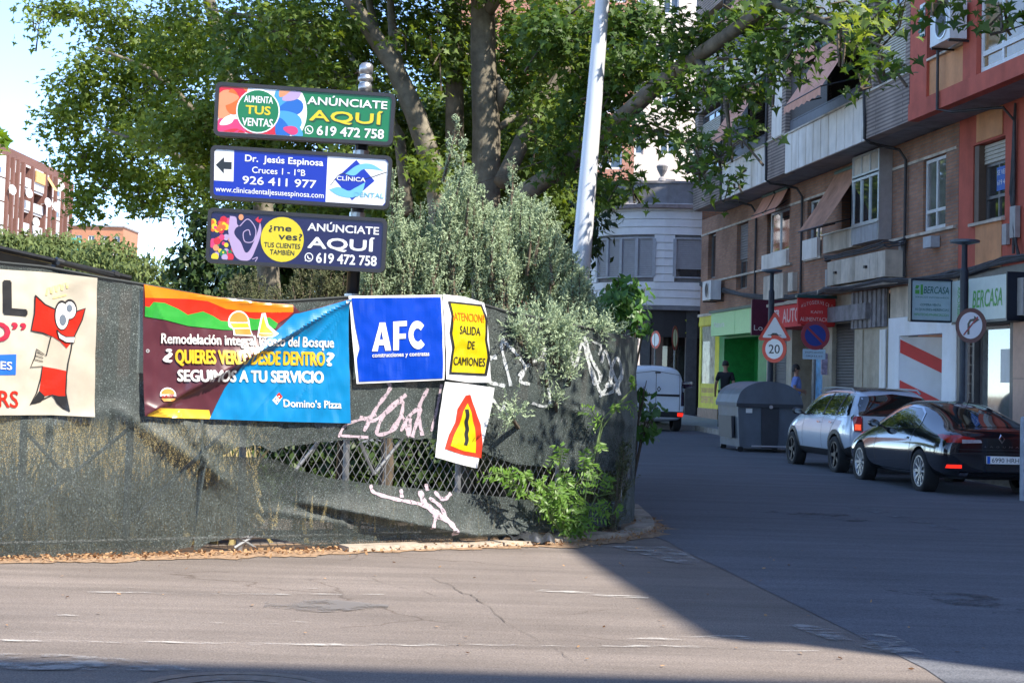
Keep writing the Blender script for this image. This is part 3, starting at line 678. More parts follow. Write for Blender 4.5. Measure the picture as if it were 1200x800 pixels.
b = MB(); ubox(b, 38.0, 41.1, .0, .25, 3.22, 3.60); b.build('grey_curtain_fascia', mat('grey_drape', (.28, .26, .27), .7, var=.3, scale=4, stain=.4), BB)
b = MB()
for i in range(14): ubox(b, 37.15 + i * .16, 37.15 + i * .16 + .15, .02, .10 + .03 * (i % 2), 3.02, 3.9)
b.build('ribbed_fascia', MATS['grey_drape'], BB)
shopwall(BB, 37.06, 39.38, [(37.55, 38.8, .2, 2.99)], M_stone, 3.0, .1, .03, rev=.5)
b = MB(); ubox(b, 37.12, 37.5, .04, .07, 1.0, 2.95); b.build('white_door_panel', M_white, BB)
# white shop entrance with the red-striped splayed wall
M_wht = mat('white_render', (.82, .83, .86), .6, var=.06, scale=2, stain=.08)
b = MB(); ubox(b, 36.35, 37.05, -.2, .02, .1, 3.2); ubox(b, 33.05, 33.8, -.2, .02, .1, 3.2); ubox(b, 33.8, 36.35, -.2, .02, 2.78, 3.2)
ubox(b, 33.3, 33.55, -1.2, -.22, .1, 2.78); b.build('shopfront_surround', M_wht, BB)
A0, A1 = FB(36.32, 0, 0), FB(35.5, -1.0, 0); dn = (A1 - A0).normalized(); nn = Vector((dn.y, -dn.x, 0));
if nn.y > 0: nn = -nn
def SPL(x, y, o): return A0 + (A1 - A0) * x + nn * o + Vector((0, 0, y))
b = MB(); b.hexa([SPL(0, .15, -.05), SPL(1, .15, -.05), SPL(1, .15, 0), SPL(0, .15, 0), SPL(0, 2.76, -.05), SPL(1, 2.76, -.05), SPL(1, 2.76, 0), SPL(0, 2.76, 0)]); sw = b.build('splayed_wall', M_wht, BB)
b = MB()
for z in (2.70, 1.78, .86):
    b.hexa([SPL(0, z - .3, .002), SPL(.98, z - .88, .002), SPL(.98, z - .88, .012), SPL(0, z - .3, .012), SPL(0, z, .002), SPL(.98, z - .58, .002), SPL(.98, z - .58, .012), SPL(0, z, .012)])
b.build('red_stripe', mat('signal_red', (.72, .03, .03), .4, var=.06), sw)
b = MB(); ubox(b, 33.06, 37.04, -.25, -.01, 3.21, 3.94); b.build('fascia', M_oldp, BB)
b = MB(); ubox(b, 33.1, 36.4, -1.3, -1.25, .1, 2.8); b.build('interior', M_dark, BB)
# red building ground floor: dark pier, glazed office, pink render
shopwall(RB, .6, 33.04, [(30.45, 32.15, .9, 2.88), (24, 29, .3, 2.9), (16, 22, .3, 2.9), (6, 14, .3, 2.9)], mat('dark_stone', (.06, .055, .06), .35, var=.25, scale=6), 4.0, .05, 0)
window(RB, 30.47, 32.13, .92, 2.86, -.12, M_alud, mat('office_blind_glass', (.16, .17, .16), .05, var=.3, scale=2, coat=.8, spec=.8), 1, .06)
b = MB(); ubox(b, 30.55, 31.1, -.11, -.10, 1.75, 2.4); b.build('window_notice', M_white, RB)
b = MB(); ubox(b, 29.6, 30.2, .005, .05, 1.83, 2.89); ubox(b, 29.6, 30.2, .005, .045, .1, 1.82); b.build('pink_stone', mat('pink_stone', (.58, .36, .26), .6, var=.1), RB)
b = MB()
for i in range(12): ubox(b, 32.3, 32.75, .003, .03, .4 + i * .19, .4 + i * .19 + .17)
b.build('stone_course', mat('brown_stone', (.13, .09, .075), .6, var=.3, scale=5), RB)
# estate agent's sign: box on the wall and a panel standing out towards the street
es = thing('shop_sign', 'pale estate agent sign box with green lettering and dark end beside the street lamp', 'sign', FB(31, .2, 3))
M_sgn = mat('pale_sign_panel', (.58, .66, .62), .35, var=.05); M_sgnb = mat('blue_grey_sign_panel', (.42, .55, .60), .35, var=.06)
M_navy = mat('navy_sign_end', (.012, .018, .035), .3); M_gl = mat('green_lettering', (.10, .40, .07), .5); M_tl = mat('teal_lettering', (.03, .16, .14), .5)
b = MB(); ubox(b, 29.75, 32.4, .02, .38, 2.95, 3.78); b.build('sign_box', M_sgn, es)
b = MB(); ubox(b, 29.70, 29.745, .01, .40, 2.9, 3.82); ubox(b, 29.7, 32.4, .01, .385, 2.9, 2.945); b.build('sign_end', M_navy, es)
A = Art(lambda x, y, o: FB(x, .38 + o, y)); A.text('BERCASA', 31.35, 29.95, 3.2, 3.55, M_gl, .004, .012, shear=.2, cap=.72)
A.poly([(31.75, 3.0), (31.55, 3.0), (31.55, 3.72), (31.75, 3.66)], M_gl, .004)
A.put(([(32.15 + y * .0 - .0, 0)], []), M_gl, .004) if False else None
vs, fs = text_fit('IBERCASA', 0, .6, 0, .13, .01); A.put(([(32.1 - y, 3.06 + x) for x, y in vs], fs), M_gl, .004); A.done(es)
ep = thing('shop_sign', 'blue-grey framed estate agent panel standing out over the pavement', 'sign', FB(32.45, .8, 3))
v1, v0 = 1.22, .40
b = MB(); b.box(0, 1, 0, 1, 0, 1, lambda q: FB(32.42 + q.x * .12, v0 + q.y * (v1 - v0), 2.98 + q.z * .80)); b.build('sign_panel', M_sgnb, ep)
b = MB()
for a in ((v0 - .03, v0, 2.95, 3.81), (v1, v1 + .03, 2.95, 3.81), (v0, v1, 2.94, 2.98), (v0, v1, 3.78, 3.82)): ubox(b, 32.40, 32.56, *a)
b.build('sign_frame', M_navy, ep)
A = Art(lambda x, y, o: FB(32.42 - o, v1 - x * (v1 - v0), 2.98 + y * .80))
A.text('BERCASA', .30, .95, .68, .86, M_tl, .004, .01, shear=.2); A.poly([(.22, .64), (.28, .64), (.28, .9), (.22, .9)], M_gl, .004); A.poly([(.08, .66), (.19, .66), (.19, .76), (.08, .76)], M_gl, .004); A.poly([(.08, .79), (.15, .79), (.19, .87), (.1, .88)], M_gl, .004)
A.text('SERVICIOS INMOBILIARIOS', .08, .95, .56, .60, M_tl, .004); A.text('COMPRA-VENTA', .22, .75, .36, .42, M_tl, .004); A.text('ALQUILERES-HERENCIAS', .08, .95, .24, .30, M_tl, .004); A.text('HIPOTECAS-FINANCIACION', .06, .95, .11, .17, M_gl, .004); A.done(ep)
# ---- cables along the facades
def cable(pts, r, name='cable', label='black cable bundle', n=40, sag=.04, m=None):
    P = []
    for i in range(len(pts) - 1):
        for k in range(8):
            t = k / 8; a, c = pts[i], pts[i + 1]; P.append(FB(a[0] + (c[0] - a[0]) * t, a[1] + (c[1] - a[1]) * t + random.uniform(-.01, .01), a[2] + (c[2] - a[2]) * t - sag * math.sin(math.pi * t) + random.uniform(-.012, .012)))
    P.append(FB(*pts[-1])); return P
cb = MB()
for k in range(7):
    j = lambda s=.07: random.uniform(-s, s)
    cb.tube(cable([(28 + j(), .10, 4.22 + j()), (30.5, .12, 4.1 + j()), (33, .10, 3.98 + j()), (36, .12 + (.45 if k % 2 else .1), 3.98 + j(.05)), (40.3, .52, 4.02 + j(.04)), (43, .1, 4.05 + j()), (47, .08, 4.15 + j()), (52, .08, 4.6 + j()), (55.3, .06, 5.0 + j())], .02), random.choice((.018, .028, .035)), 6)
for k in range(3): cb.tube(cable([(35.9, .06, 4.85 + k * .06), (36.2, .45, 4.80 + k * .05), (40.5, .46, 4.78 + k * .04), (41.2, .08, 4.82)], .02), .022, 6)
for k in range(3): cb.tube(cable([(29.9, .08, 4.1), (30.1, .1, 4.6 + .1 * k), (30.25 + .05 * k, .06, 5.4), (30.2, .05, 7.1)], .02), .025, 6)
cb.build('cable_bundle', M_cable, BB)
dp = MB()
for u, ut in ((35.98, 36.0), (43.8, 44.0), (48.4, 48.95)): 
    dp.tube([FB(u, .06, 4.1), FB(u, .06, 6.75), FB(u + .05, .2, 6.98), FB(u + .15, .55, 7.06), FB(ut, .9, 7.10), FB(ut, 1.03, 7.2), FB(ut - .03, 1.04, 7.5), FB(ut + .04, 1.04, 8.2), FB(ut, 1.03, 16)], .035, 8)
dp.tube([FB(30.2, .06, 4.2), FB(30.2, .06, 6.75), FB(30.3, .25, 7.02), FB(31.2, .9, 7.05), FB(31.6, 1.06, 7.15), FB(31.6, 1.06, 9.0)], .03, 8)
dp.build('drain_pipe', M_cable, BB)
bx = MB(); ubox(bx, 34.0, 34.45, .02, .22, 4.62, 4.86); bx.build('wall_lamp_box', mat('grey_box', (.45, .47, .5), .5), BB)
bx = MB(); ubox(bx, 30.0, 30.25, .02, .12, 4.5, 5.1); ubox(bx, 30.45, 30.65, .02, .1, 4.4, 4.8); ubox(bx, 29.45, 29.75, .02, .2, 3.0, 3.7); ubox(bx, 36.05, 36.2, .02, .12, 4.45, 4.95); ubox(bx, 41.35, 41.5, .02, .12, 4.05, 4.6); bx.build('junction_box', mat('grey_box2', (.42, .40, .38), .6), RB)
# ---- air conditioners
def aircon(u, v, z, wd=.85, h=.62, label='', deep=.34):
    t = thing('air_conditioner', label, 'air conditioner', FB(u + wd / 2, v, z), group='air conditioners on the facades')
    b = MB(); ubox(b, u, u + wd, v, v + deep, z, z + h); b.build('case', M_white, t)
    def T(q): return FB(u + wd * .42 + q.x, v + deep + q.z, z + h / 2 + q.y)
    b = MB(); b.lathe([(h * .42, .0), (h * .42, .02), (h * .38, .022), (h * .38, .004)], 24, T, False); b.build('fan_ring', M_alu, t)
    b = MB(); b.lathe([(h * .37, .003), (h * .37, .008), (.02, .008)], 24, T)
    for k in range(5): b.lathe([(h * .08 * k + .012, .009), (h * .08 * k + .012, .014), (h * .08 * k + .001, .014), (h * .08 * k + .001, .009)], 20, T)
    b.build('grille', M_alud, t)
    b = MB(); ubox(b, u - .02, u, v + .05, v + .2, z + h * .5, z + h * .8); ubox(b, u - .012, u, v + .08, v + .17, z + h * .35, z + h * .42); b.build('valve_cover', M_white, t)
    b = MB(); ubox(b, u + .05, u + .09, v - .12, v + deep, z - .05, z - .01); ubox(b, u + wd - .09, u + wd - .05, v - .12, v + deep, z - .05, z - .01); b.build('bracket', M_black, t)
aircon(52.2, .12, 4.32, 1.1, .62, 'air conditioner on brackets over the green shop sign, beside the yellow strip')
aircon(30.15, 1.06, 8.28, 1.0, .74, 'white air conditioner high on the red building')
bl = MB()
for i in range(6): ubox(bl, 32.45, 32.72, 1.02, 1.05, 8.8 + i * .11, 8.8 + i * .11 + .05)
bl.build('striped_green_blind', mat('green_stripe', (.03, .16, .12), .6), RB)
bl = MB(); ubox(bl, 32.45, 32.72, 1.005, 1.018, 8.8, 9.5); bl.build('blind_backing', M_white, RB)
# ================================================================== white rounded building at the end of the street
M_board = mat('white_siding', (.88, .85, .84), .55, var=.07, scale=1.5, stain=.12)
WB = thing('white_corner_building', 'white board-clad building with rounded corner above a dark shop at the street end', 'building', (6, 64, 0))
path = [Vector((13, 61, 0)), Vector((9, 61, 0)), Vector((6.4, 61, 0))] + [Vector((6.0 - 3.1 * math.sin(math.radians(a)), 61 + 3.1 * (1 - math.cos(math.radians(a))), 0)) for a in range(5, 91, 6)] + [Vector((2.9, 72, 0))]
cum = [0]
for i in range(1, len(path)): cum.append(cum[-1] + (path[i] - path[i - 1]).length)
def WP(t, off, z):
    t = min(max(t, 0), cum[-1])
    for i in range(1, len(cum)):
        if t <= cum[i] + 1e-9:
            k = (t - cum[i - 1]) / (cum[i] - cum[i - 1]); p = path[i - 1].lerp(path[i], k); d = (path[i] - path[i - 1]).normalized(); return Vector((p.x, p.y, z)) + Vector((-d.y, d.x, 0)) * -off * -1 + Vector((0, 0, 0))
def wt(px):   # arc position of a photo column
    best = None
    for k in range(0, int(cum[-1] * 20)):
        t = k / 20; p = WP(t, 0, 5); x = 600 + 1950 * p.x / p.y
        if best is None or abs(x - px) < best[0]: best = (abs(x - px), t)
    return best[1]
# outward is towards -Y on the straight part
if WP(1, 1, 0).y > 61: 
    _WP = WP
    WP = lambda t, off, z: _WP(t, -off, z)
wins = [(wt(790), wt(823) if wt(823) < wt(790) else 0, 5.46, 6.96), (wt(700), wt(766), 5.46, 6.96)]
wins = [(min(a, c), max(a, c), d, e) for a, c, d, e in wins]
def band(b, t0, t1, o0, o1, z0, z1, ob=None, step=.35):
    n = max(1, int((t1 - t0) / step)); ob = o1 if ob is None else ob
    for i in range(n):
        a = t0 + (t1 - t0) * i / n; c = t0 + (t1 - t0) * (i + 1) / n
        b.hexa([WP(a, o0, z0), WP(a, o1, z0), WP(c, o1, z0), WP(c, o0, z0), WP(a, o0, z1), WP(a, ob, z1), WP(c, ob, z1), WP(c, o0, z1)])
z = 4.45
while z < 8.0:
    h = .29; segs = [(0, cum[-1])]
    for a, c, d, e in wins:
        if d < z + h / 2 < e:
            segs = [s for q in segs for s in ((q[0], min(q[1], a)), (max(q[0], c), q[1])) if s[1] - s[0] > .05]
    b = MB()
    for s in segs: band(b, s[0], s[1], -.05, .045, z, z + h - .012, .012)
    b.build('siding_board', M_board, WB); z += h
b = MB(); band(b, 0, cum[-1], -.30, -.06, 4.3, 8.1); b.build('wall', M_conc, WB)
b = MB(); band(b, 0, cum[-1], -.3, .30, 8.02, 8.16); b.build('cornice', mat('rusty_cornice', (.34, .27, .26), .8, var=.2, stain=.3), WB)
b = MB(); band(b, 0, cum[-1], -.25, -.05, 8.17, 8.95); band(b, 0, cum[-1], -.30, 0, 8.96, 9.05); b.build('parapet', M_conc, WB)
b = MB(); p = WP(wt(772), -.15, 9.05); b.lathe([(.16, 0), (.12, .1), (.05, .16), (.18, .4), (.22, .55), (.12, .62)], 12, lambda q: q + p); b.build('roof_urn', M_conc, WB)
b = MB(); band(b, 0, cum[-1], -.3, .12, 4.28, 4.43); b.build('ledge', M_conc, WB)
for wi, (a, c, d, e) in enumerate(wins):
    n = 4 if wi else 1
    b = MB(); band(b, a, c, -.04, .05, d, d + .06); band(b, a, c, -.04, .05, e - .06, e)
    for k in range(n + 1):
        q = a + (c - a) * k / n; b.hexa([WP(q - .06, -.04, d + .06), WP(q - .06, .06, d + .06), WP(q + .06, .06, d + .06), WP(q + .06, -.04, d + .06), WP(q - .06, -.04, e - .06), WP(q - .06, .06, e - .06), WP(q + .06, .06, e - .06), WP(q + .06, -.04, e - .06)])
    fr = b.build('window', mat('grey_frame', (.45, .45, .48), .5), WB)
    b = MB(); band(b, a, c, -.05, -.035, d, d + .4); b.build('pane', M_glass, fr)
    b = MB(); zz = d + (.34 if wi == 0 else .02)
    while zz < e: band(b, a + .05, c - .05, -.03, -.005, zz, min(zz + .07, e), -.02); zz += .075
    b.build('blind', mat('grey_blind', (.40, .38, .39), .6, var=.08), fr)
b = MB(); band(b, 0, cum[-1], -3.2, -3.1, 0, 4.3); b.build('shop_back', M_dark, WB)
b = MB()
for px in (700, 757, 812): 
    t = wt(px); b.hexa([WP(t - .2, -.5, 0), WP(t - .2, -.1, 0), WP(t + .2, -.1, 0), WP(t + .2, -.5, 0), WP(t - .2, -.5, 4.29), WP(t - .2, -.1, 4.29), WP(t + .2, -.1, 4.29), WP(t + .2, -.5, 4.29)])
b.build('column', mat('dark_column', (.07, .07, .075), .6, var=.2), WB)
b = MB(); band(b, 0, cum[-1], -.45, -.15, 3.3, 4.28); b.build('fascia', mat('black_fascia', (.018, .015, .018), .5), WB)
b = MB(); band(b, wt(818), wt(770), -1.9, -1.85, .5, 3.0); b.build('shop_window', M_shopglass, WB)
A = Art(lambda x, y, o: WP(wt(804) - x, -.15 + o, y)); A.text('yoigo', 0, 2.2, 3.62, 3.98, mat('lime_letters', (.45, .50, .02), .4), .02, .02, cap=.5); A.done(WB)
b = MB(); b.box(13.2, 13.4, 61.2, 72, 0, 8.1); b.box(3.2, 13.2, 61.6, 71, 8.16, 8.3); b.build('roof', M_conc, WB)
# ================================================================== buildings beyond, seen through the trees
def block(name, label, x0, x1, Y, z0, zt, ncol, nrow, mw, mf=None, extra=None, depth=12):
    t = thing(name, label, 'building', ((x0 + x1) / 2, Y + depth / 2, z0)); T = lambda u, v, z: Vector((u, Y - v, z))
    hs = []; cw = (x1 - x0) / ncol; ch = (zt - z0 - 1) / nrow
    for i in range(ncol):
        for j in range(nrow): hs.append((x0 + cw * (i + .25), x0 + cw * (i + .75), z0 + ch * (j + .3), z0 + ch * (j + .8)))
    b = MB(); wall_holes(b, x0, x1, z0, zt, 0, hs, T, .25); b.quad(T(x0, 0, z0), T(x0, -depth, z0), T(x0, -depth, zt), T(x0, 0, zt)); b.quad(T(x1, 0, z0), T(x1, -depth, z0), T(x1, -depth, zt), T(x1, 0, zt)); b.build('wall', mw, t)
    b = MB(); b.box(x0 - .2, x1 + .2, Y - .3, Y + depth, zt, zt + .3); b.build('roof', M_conc, t)
    for a, c, d, e in hs:
        b = MB()
        for q in ((a, c, d, d + .12), (a, c, e - .12, e), (a, a + .1, d + .12, e - .12), (c - .1, c, d + .12, e - .12), ((a + c) / 2 - .05, (a + c) / 2 + .05, d + .12, e - .12)): b.box(q[0], q[1], Y + .12, Y + .2, q[2], q[3])
        f = b.build('window', mf or M_white, t); b = MB(); b.box(a + .05, c - .05, Y + .21, Y + .23, d, e); b.build('pane', M_glass, f)
    return t, hs
M_cream = mat('cream_render', (.66, .58, .50), .8, var=.08, scale=.8); M_ored = bricks('orange_brick', (.50, .20, .12), (.42, .16, .10), (.4, .3, .25))
block('cream_apartment_building', 'tall sunlit cream apartment building glimpsed through the leaves at the street end', 7.0, 18, 112, 0, 30, 5, 9, M_cream)
block('orange_brick_building', 'orange brick apartment building glimpsed between the plane trees', -4, 6.6, 92, 0, 26, 4, 8, M_ored)
# ---- apartment building far left, its long front running away
AX = -59.0
def AB(u, v, z): return Vector((AX + v, u, z))
M_abr = mat('reddish_brick_far', (.17, .078, .058), .85, var=.12, scale=.4); M_apan = mat('white_panel_far', (.58, .56, .54), .7, var=.04)
LB = thing('brick_apartment_block', 'red brick apartment block with white balconies and satellite dishes beyond the park', 'building', (AX - 6, 205, 0))
bpx = [-22, -14, 0, 6, 12, 18.5, 29.5, 45, 51.5, 57.5, 66, 71, 76.5]; kinds = 'BWnnnBBnnWnn'; bu = [59 * 1950 / (600 - q) for q in bpx]
hs = []; FLH = 2.72; ZT = 25.95
for i, k in enumerate(kinds):
    for f in range(9):
        z1 = ZT - f * FLH
        if k == 'B': hs.append((bu[i] + .5, bu[i + 1] - .5, z1 - 1.62, z1 - .28))
b = MB(); wall_holes(b, bu[0], bu[-1], 0, 27.05, 0, hs, AB, 1.3); b.quad(AB(bu[-1], 0, 0), AB(bu[-1], -12, 0), AB(bu[-1], -12, 27), AB(bu[-1], 0, 27)); b.quad(AB(bu[0], 0, 0), AB(bu[0], -12, 0), AB(bu[0], -12, 27), AB(bu[0], 0, 27)); b.quad(AB(bu[0], 0, 27.05), AB(bu[-1], 0, 27.05), AB(bu[-1], -12, 27.05), AB(bu[0], -12, 27.05)); b.build('wall', M_abr, LB)
b = MB(); b.box(bu[0], bu[-1], -1.4, -1.31, 1, 26, lambda q: AB(q.x, q.y, q.z)); b.build('balcony_back', mat('brown_back', (.16, .11, .09), .8, var=.4, scale=.6), LB)
def abox(u0, u1, v0, v1, z0, z1): 
    b = MB(); return b.box(u0, u1, v0, v1, z0, z1, lambda q: AB(q.x, q.y, q.z))
for q in bu: abox(q - .28, q + .28, .02, .45, 0, 26.0).build('brick_pilaster', M_abr, LB)
for i, k in enumerate(kinds):
    for f in range(6):
        z1 = ZT - f * FLH; a, c = bu[i] + .4, bu[i + 1] - .4
        if k == 'B':
            abox(a, c, .03, .25, z1 - FLH + .02, z1 - 1.60).build('balcony_front', M_apan, LB)
            abox(a, c, .02, .1, z1 - .28, z1 - .02).build('white_panel', M_apan, LB)
        elif k == 'n':
            o = .0 if (i + f) % 2 else 1.15
            abox(a, c, .02, .12, z1 - 1.5 - o, z1 - .1 - o).build('white_panel', M_apan, LB)
            w_ = abox(a, c, .015, .05, z1 - 2.6 + (0 if o == 0 else 1.5), z1 - 1.55 + (0 if o == 0 else 1.48)); w_.build('window', M_glassl, LB)
        else:
            abox(a, c, .02, .14, z1 - 2.6, z1 - .05).build('white_panel', M_apan, LB)
            abox(a + .8, a + 1.9, .145, .16, z1 - 2.2, z1 - 1.6).build('window', M_glass, LB)
q = MB(); q.tube([AB(bu[6] + 1, .1, ZT - .35), AB(bu[7] - .6, .1, ZT - .35)], .08, 6); abox(bu[6] + 1, bu[7] - .6, .3, .45, ZT - 1.7, ZT - .3).build('awning', mat('ochre_awning', (.60, .36, .14), .8), LB)
b = MB(); b.quad(AB(bu[7] + .4, .1, ZT - .3), AB(bu[8] - .3, .1, ZT - .3), AB(bu[8] - .3, 1.3, ZT - 2.1), AB(bu[7] + .4, 1.3, ZT - 2.1)); b.build('awning', MATS['ochre_awning'], LB)
for px, py in ((20, 226), (43, 237), (53, 242), (30, 260), (0, 222), (58, 218)):
    u = 59 * 1950 / (600 - px); p = at(px, py, u); p.x = AX + .9
    b = MB(); rot = Matrix.Rotation(math.radians(80), 3, 'Y') @ Matrix.Rotation(math.radians(25), 3, 'X')
    b.lathe([(.05, -.12), (.35, -.08), (.62, .02), (.60, .04), (.3, -.05), (.03, -.09)], 16, lambda q: p + rot @ q); b.tube([p, p + Vector((-.9, 0, -.3))], .05, 5); b.build('satellite_dish', M_apan, LB)
t2, h2 = block('orange_apartment_block', 'distant orange and white apartment block with a turquoise awning', -82, -70.5, 300, 0, 27.3, 5, 9, mat('pale_orange_render', (.45, .20, .11), .8, var=.06, scale=.3))
b = MB(); b.hexa([Vector((-81, 298.6, 22)), Vector((-78, 298.6, 22)), Vector((-78, 299.8, 22)), Vector((-81, 299.8, 22)), Vector((-81, 299.6, 25.2)), Vector((-78, 299.6, 25.2)), Vector((-78, 299.8, 25.2)), Vector((-81, 299.8, 25.2))]); b.build('awning', mat('turquoise_cloth', (.01, .42, .40), .8), t2)
# ---- the buildings behind and beside the camera that shade the near road (out of the frame)
TB = thing('tall_apartment_building', 'tall cream apartment building behind the photographer shading the near road', 'building', (24, -10, 0))
YB = -3.95
BT = lambda u, v, z: Vector((u, YB + v, z))
hs = [(6 + i * 3, 7.5 + i * 3, 1 + f * 3.1, 2.7 + f * 3.1) for i in range(12) for f in range(8)]
b = MB(); wall_holes(b, 4.6, 44, 0, 25.6, 0, hs, BT, .25); b.quad(BT(4.6, 0, 0), BT(4.6, -12, 0), BT(4.6, -12, 25.6), BT(4.6, 0, 25.6)); b.quad(BT(44, 0, 0), BT(44, -12, 0), BT(44, -12, 25.6), BT(44, 0, 25.6)); b.quad(BT(4.6, 0, 25.6), BT(44, 0, 25.6), BT(44, -12, 25.6), BT(4.6, -12, 25.6)); b.quad(BT(4.6, -12, 0), BT(44, -12, 0), BT(44, -12, 25.6), BT(4.6, -12, 25.6)); b.build('wall', M_cream, TB)
b = MB()
for a, c, d, e in hs: b.box(a, c, YB - .25, YB - .2, d, e)
b.build('window_glass', M_glass, TB)
# ================================================================== trees and shrubs
M_bark = mat('plane_bark', (.20, .175, .13), .85, var=.35, scale=5, bump=.5, bscale=12, stain=.3)
M_twig = mat('twig_bark', (.11, .085, .06), .9, var=.3)
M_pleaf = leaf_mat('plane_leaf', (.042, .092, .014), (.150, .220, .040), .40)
M_pleaf2 = leaf_mat('plane_leaf_sun_paint', (.09, .16, .025), (.24, .31, .07), .45)  # lighter leaf copy, sun on the boughs put into the colour
M_jun = leaf_mat('juniper_sprays', (.14, .20, .115), (.40, .49, .31), .15, .7, 2.2)
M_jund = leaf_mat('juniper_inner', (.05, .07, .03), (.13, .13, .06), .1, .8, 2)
M_olive = leaf_mat('olive_green_foliage', (.055, .085, .02), (.15, .19, .055), .2, .7, .5)
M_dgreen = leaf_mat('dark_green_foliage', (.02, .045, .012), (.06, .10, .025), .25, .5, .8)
M_bright = leaf_mat('bright_green_leaf', (.06, .15, .02), (.17, .30, .05), .4, .4, 2)
M_glossy = leaf_mat('glossy_green_leaf', (.035, .11, .02), (.10, .22, .05), .3, .3, 2)
def cl(px, py, rx, ry, Y, dens=2.4, leaf=.16, dy=None):
    c = at(px, py, Y); k = Y / FPX
    lp = leaf / k; n = 3.9 * dens * math.pi * rx * ry / (lp * lp * .40) / 10.5
    return (c, (rx * k, dy if dy else max(.7, min(rx, ry * 1.5) * k * 1.2), ry * k), n)
def tree(name, label, base, limbs, clumps, m=M_pleaf, leaf=.16, cat='tree', tmpl=None, tw=.28, bark=M_bark, extra=None, droop=None, group=None, shell=.25):
    t = thing(name, label, cat, base, group=group)
    b = MB()
    for p, r in limbs[:1]: b.tube(p, r, 12)
    if b.v: b.build('trunk', bark, t, smooth=True)
    for p, r in limbs[1:]:
        b = MB(); b.tube(p, r, 9); b.build('limb', bark, t, smooth=True)
    P, N = clump_points(clumps, 1, tw, shell)
    leaf_mesh('crown', tmpl or star_leaf(), P, leaf, N, m, t, droop=np.array([0, 0, -1.]) if droop is None else droop, kind='stuff')
    # twigs inside the crown
    b = MB()
    for c, r, w_ in clumps:
        c = Vector(c)
        for k in range(3):
            d = Vector((random.gauss(0, 1) * r[0], random.gauss(0, 1) * r[1] * .5, random.gauss(0, 1) * r[2])) * .6
            b.tube([c - d * .9 + Vector((0, 0, -.1)), c + Vector((random.uniform(-.1, .1), 0, random.uniform(-.1, .1))), c + d], [.016, .010, .004], 4)
    b.build('twigs', M_twig, t, kind='stuff'); return t
def lp(pts): return [at(*q) for q in pts]
G0 = lambda px, Y: Vector(((px - 600) / FPX * Y, Y, 0))
# the plane tree with the straight trunk in the middle
p = [G0(572, 26)] + lp([(572, 400, 26), (569, 250, 26), (570, 150, 26), (566, 60, 26), (566, -60, 26), (560, -260, 26.5)])
tree('plane_tree', 'plane tree with the straight pale trunk rising behind the tallest juniper', p[0],
     [(p, [.27, .25, .235, .22, .20, .18, .12]), (lp([(585, 130, 26), (590, 108, 25.9), (582, 90, 26)]), [.05, .10, .05]), (lp([(568, 20, 26), (620, -60, 25), (690, -160, 24)]), [.1, .1, .06]),
      (lp([(584, 150, 26), (610, 132, 26.3), (645, 105, 26.8)]), [.06, .05, .02])],
     [cl(520, 45, 60, 60, 27.5), cl(620, 50, 60, 60, 28), cl(640, 150, 55, 70, 29, 2.2), cl(540, 150, 50, 70, 29, 2.6), cl(560, 235, 80, 40, 30, 2.4), cl(640, 235, 50, 35, 29, 2.0),
      cl(680, 60, 45, 60, 27, 2.6), cl(560, -60, 170, 60, 25, 3.2, .2), cl(515, 60, 22, 50, 24, .9), cl(640, 130, 35, 50, 25, 1.5), cl(650, 30, 50, 50, 24.5, 1.6), cl(600, 195, 50, 30, 27.5, 2.2), cl(520, 215, 50, 40, 27.5, 2.4), cl(560, -90, 170, 90, 26, 2.4, .2), cl(560, -270, 190, 110, 26, 2.2, .22), cl(600, -180, 150, 80, 23.5, 1.6, .22)])
# the leaning plane tree behind the road signs
p = [G0(528, 25)] + lp([(522, 330, 25), (512, 210, 25), (486, 132, 25), (462, 78, 24.8), (430, 30, 24.6), (398, -20, 24.4), (340, -110, 24)])
tree('plane_tree', 'plane tree whose thick pale limb leans left above the road signs', p[0],
     [(p, [.22, .19, .17, .16, .14, .125, .11, .06]), (lp([(486, 135, 25), (468, 90, 25.4), (444, 55, 25.8), (430, -10, 26)]), [.10, .09, .08, .05]), (lp([(500, 170, 25.3), (478, 120, 25.8), (460, 40, 26), (455, -40, 26.4)]), [.08, .07, .07, .05]),
      (lp([(478, 250, 25.6), (468, 160, 26), (440, 110, 26.6), (400, 50, 27)]), [.10, .09, .07, .04]), (lp([(533, 260, 27.5), (533, 60, 27.8), (530, -60, 28)]), [.17, .15, .12]),
      (lp([(430, 130, 26), (370, 60, 27), (300, 20, 27.5), (240, 10, 28)]), [.06, .045, .03, .012]), (lp([(440, 190, 26), (400, 150, 27), (330, 90, 28)]), [.06, .05, .02])],
     [cl(440, 30, 70, 50, 27.5), cl(370, 60, 70, 70, 28), cl(300, 50, 70, 60, 28.5), cl(470, 170, 45, 60, 28.5, 2.8), cl(330, 150, 90, 60, 29, 2.2), cl(420, 110, 60, 60, 29.5, 2.4), cl(480, 260, 60, 40, 28.5, 2.8), cl(400, 250, 70, 50, 30, 2.4), cl(500, 210, 40, 50, 29, 2.6),
      cl(400, -70, 150, 60, 25, 3.0, .2), cl(350, 30, 80, 40, 24.5, 1.6), cl(410, 150, 40, 60, 24.2, 1.4), cl(505, 190, 26, 34, 24.3, 1.6), cl(468, 40, 16, 20, 24, 1.0), cl(380, 100, 60, 50, 25, 1.6), cl(300, 90, 60, 40, 26, 1.6), cl(400, -110, 150, 90, 26, 2.3, .2), cl(330, -280, 190, 110, 26.5, 2.1, .22), cl(420, -190, 130, 90, 23.6, 1.5, .22)])
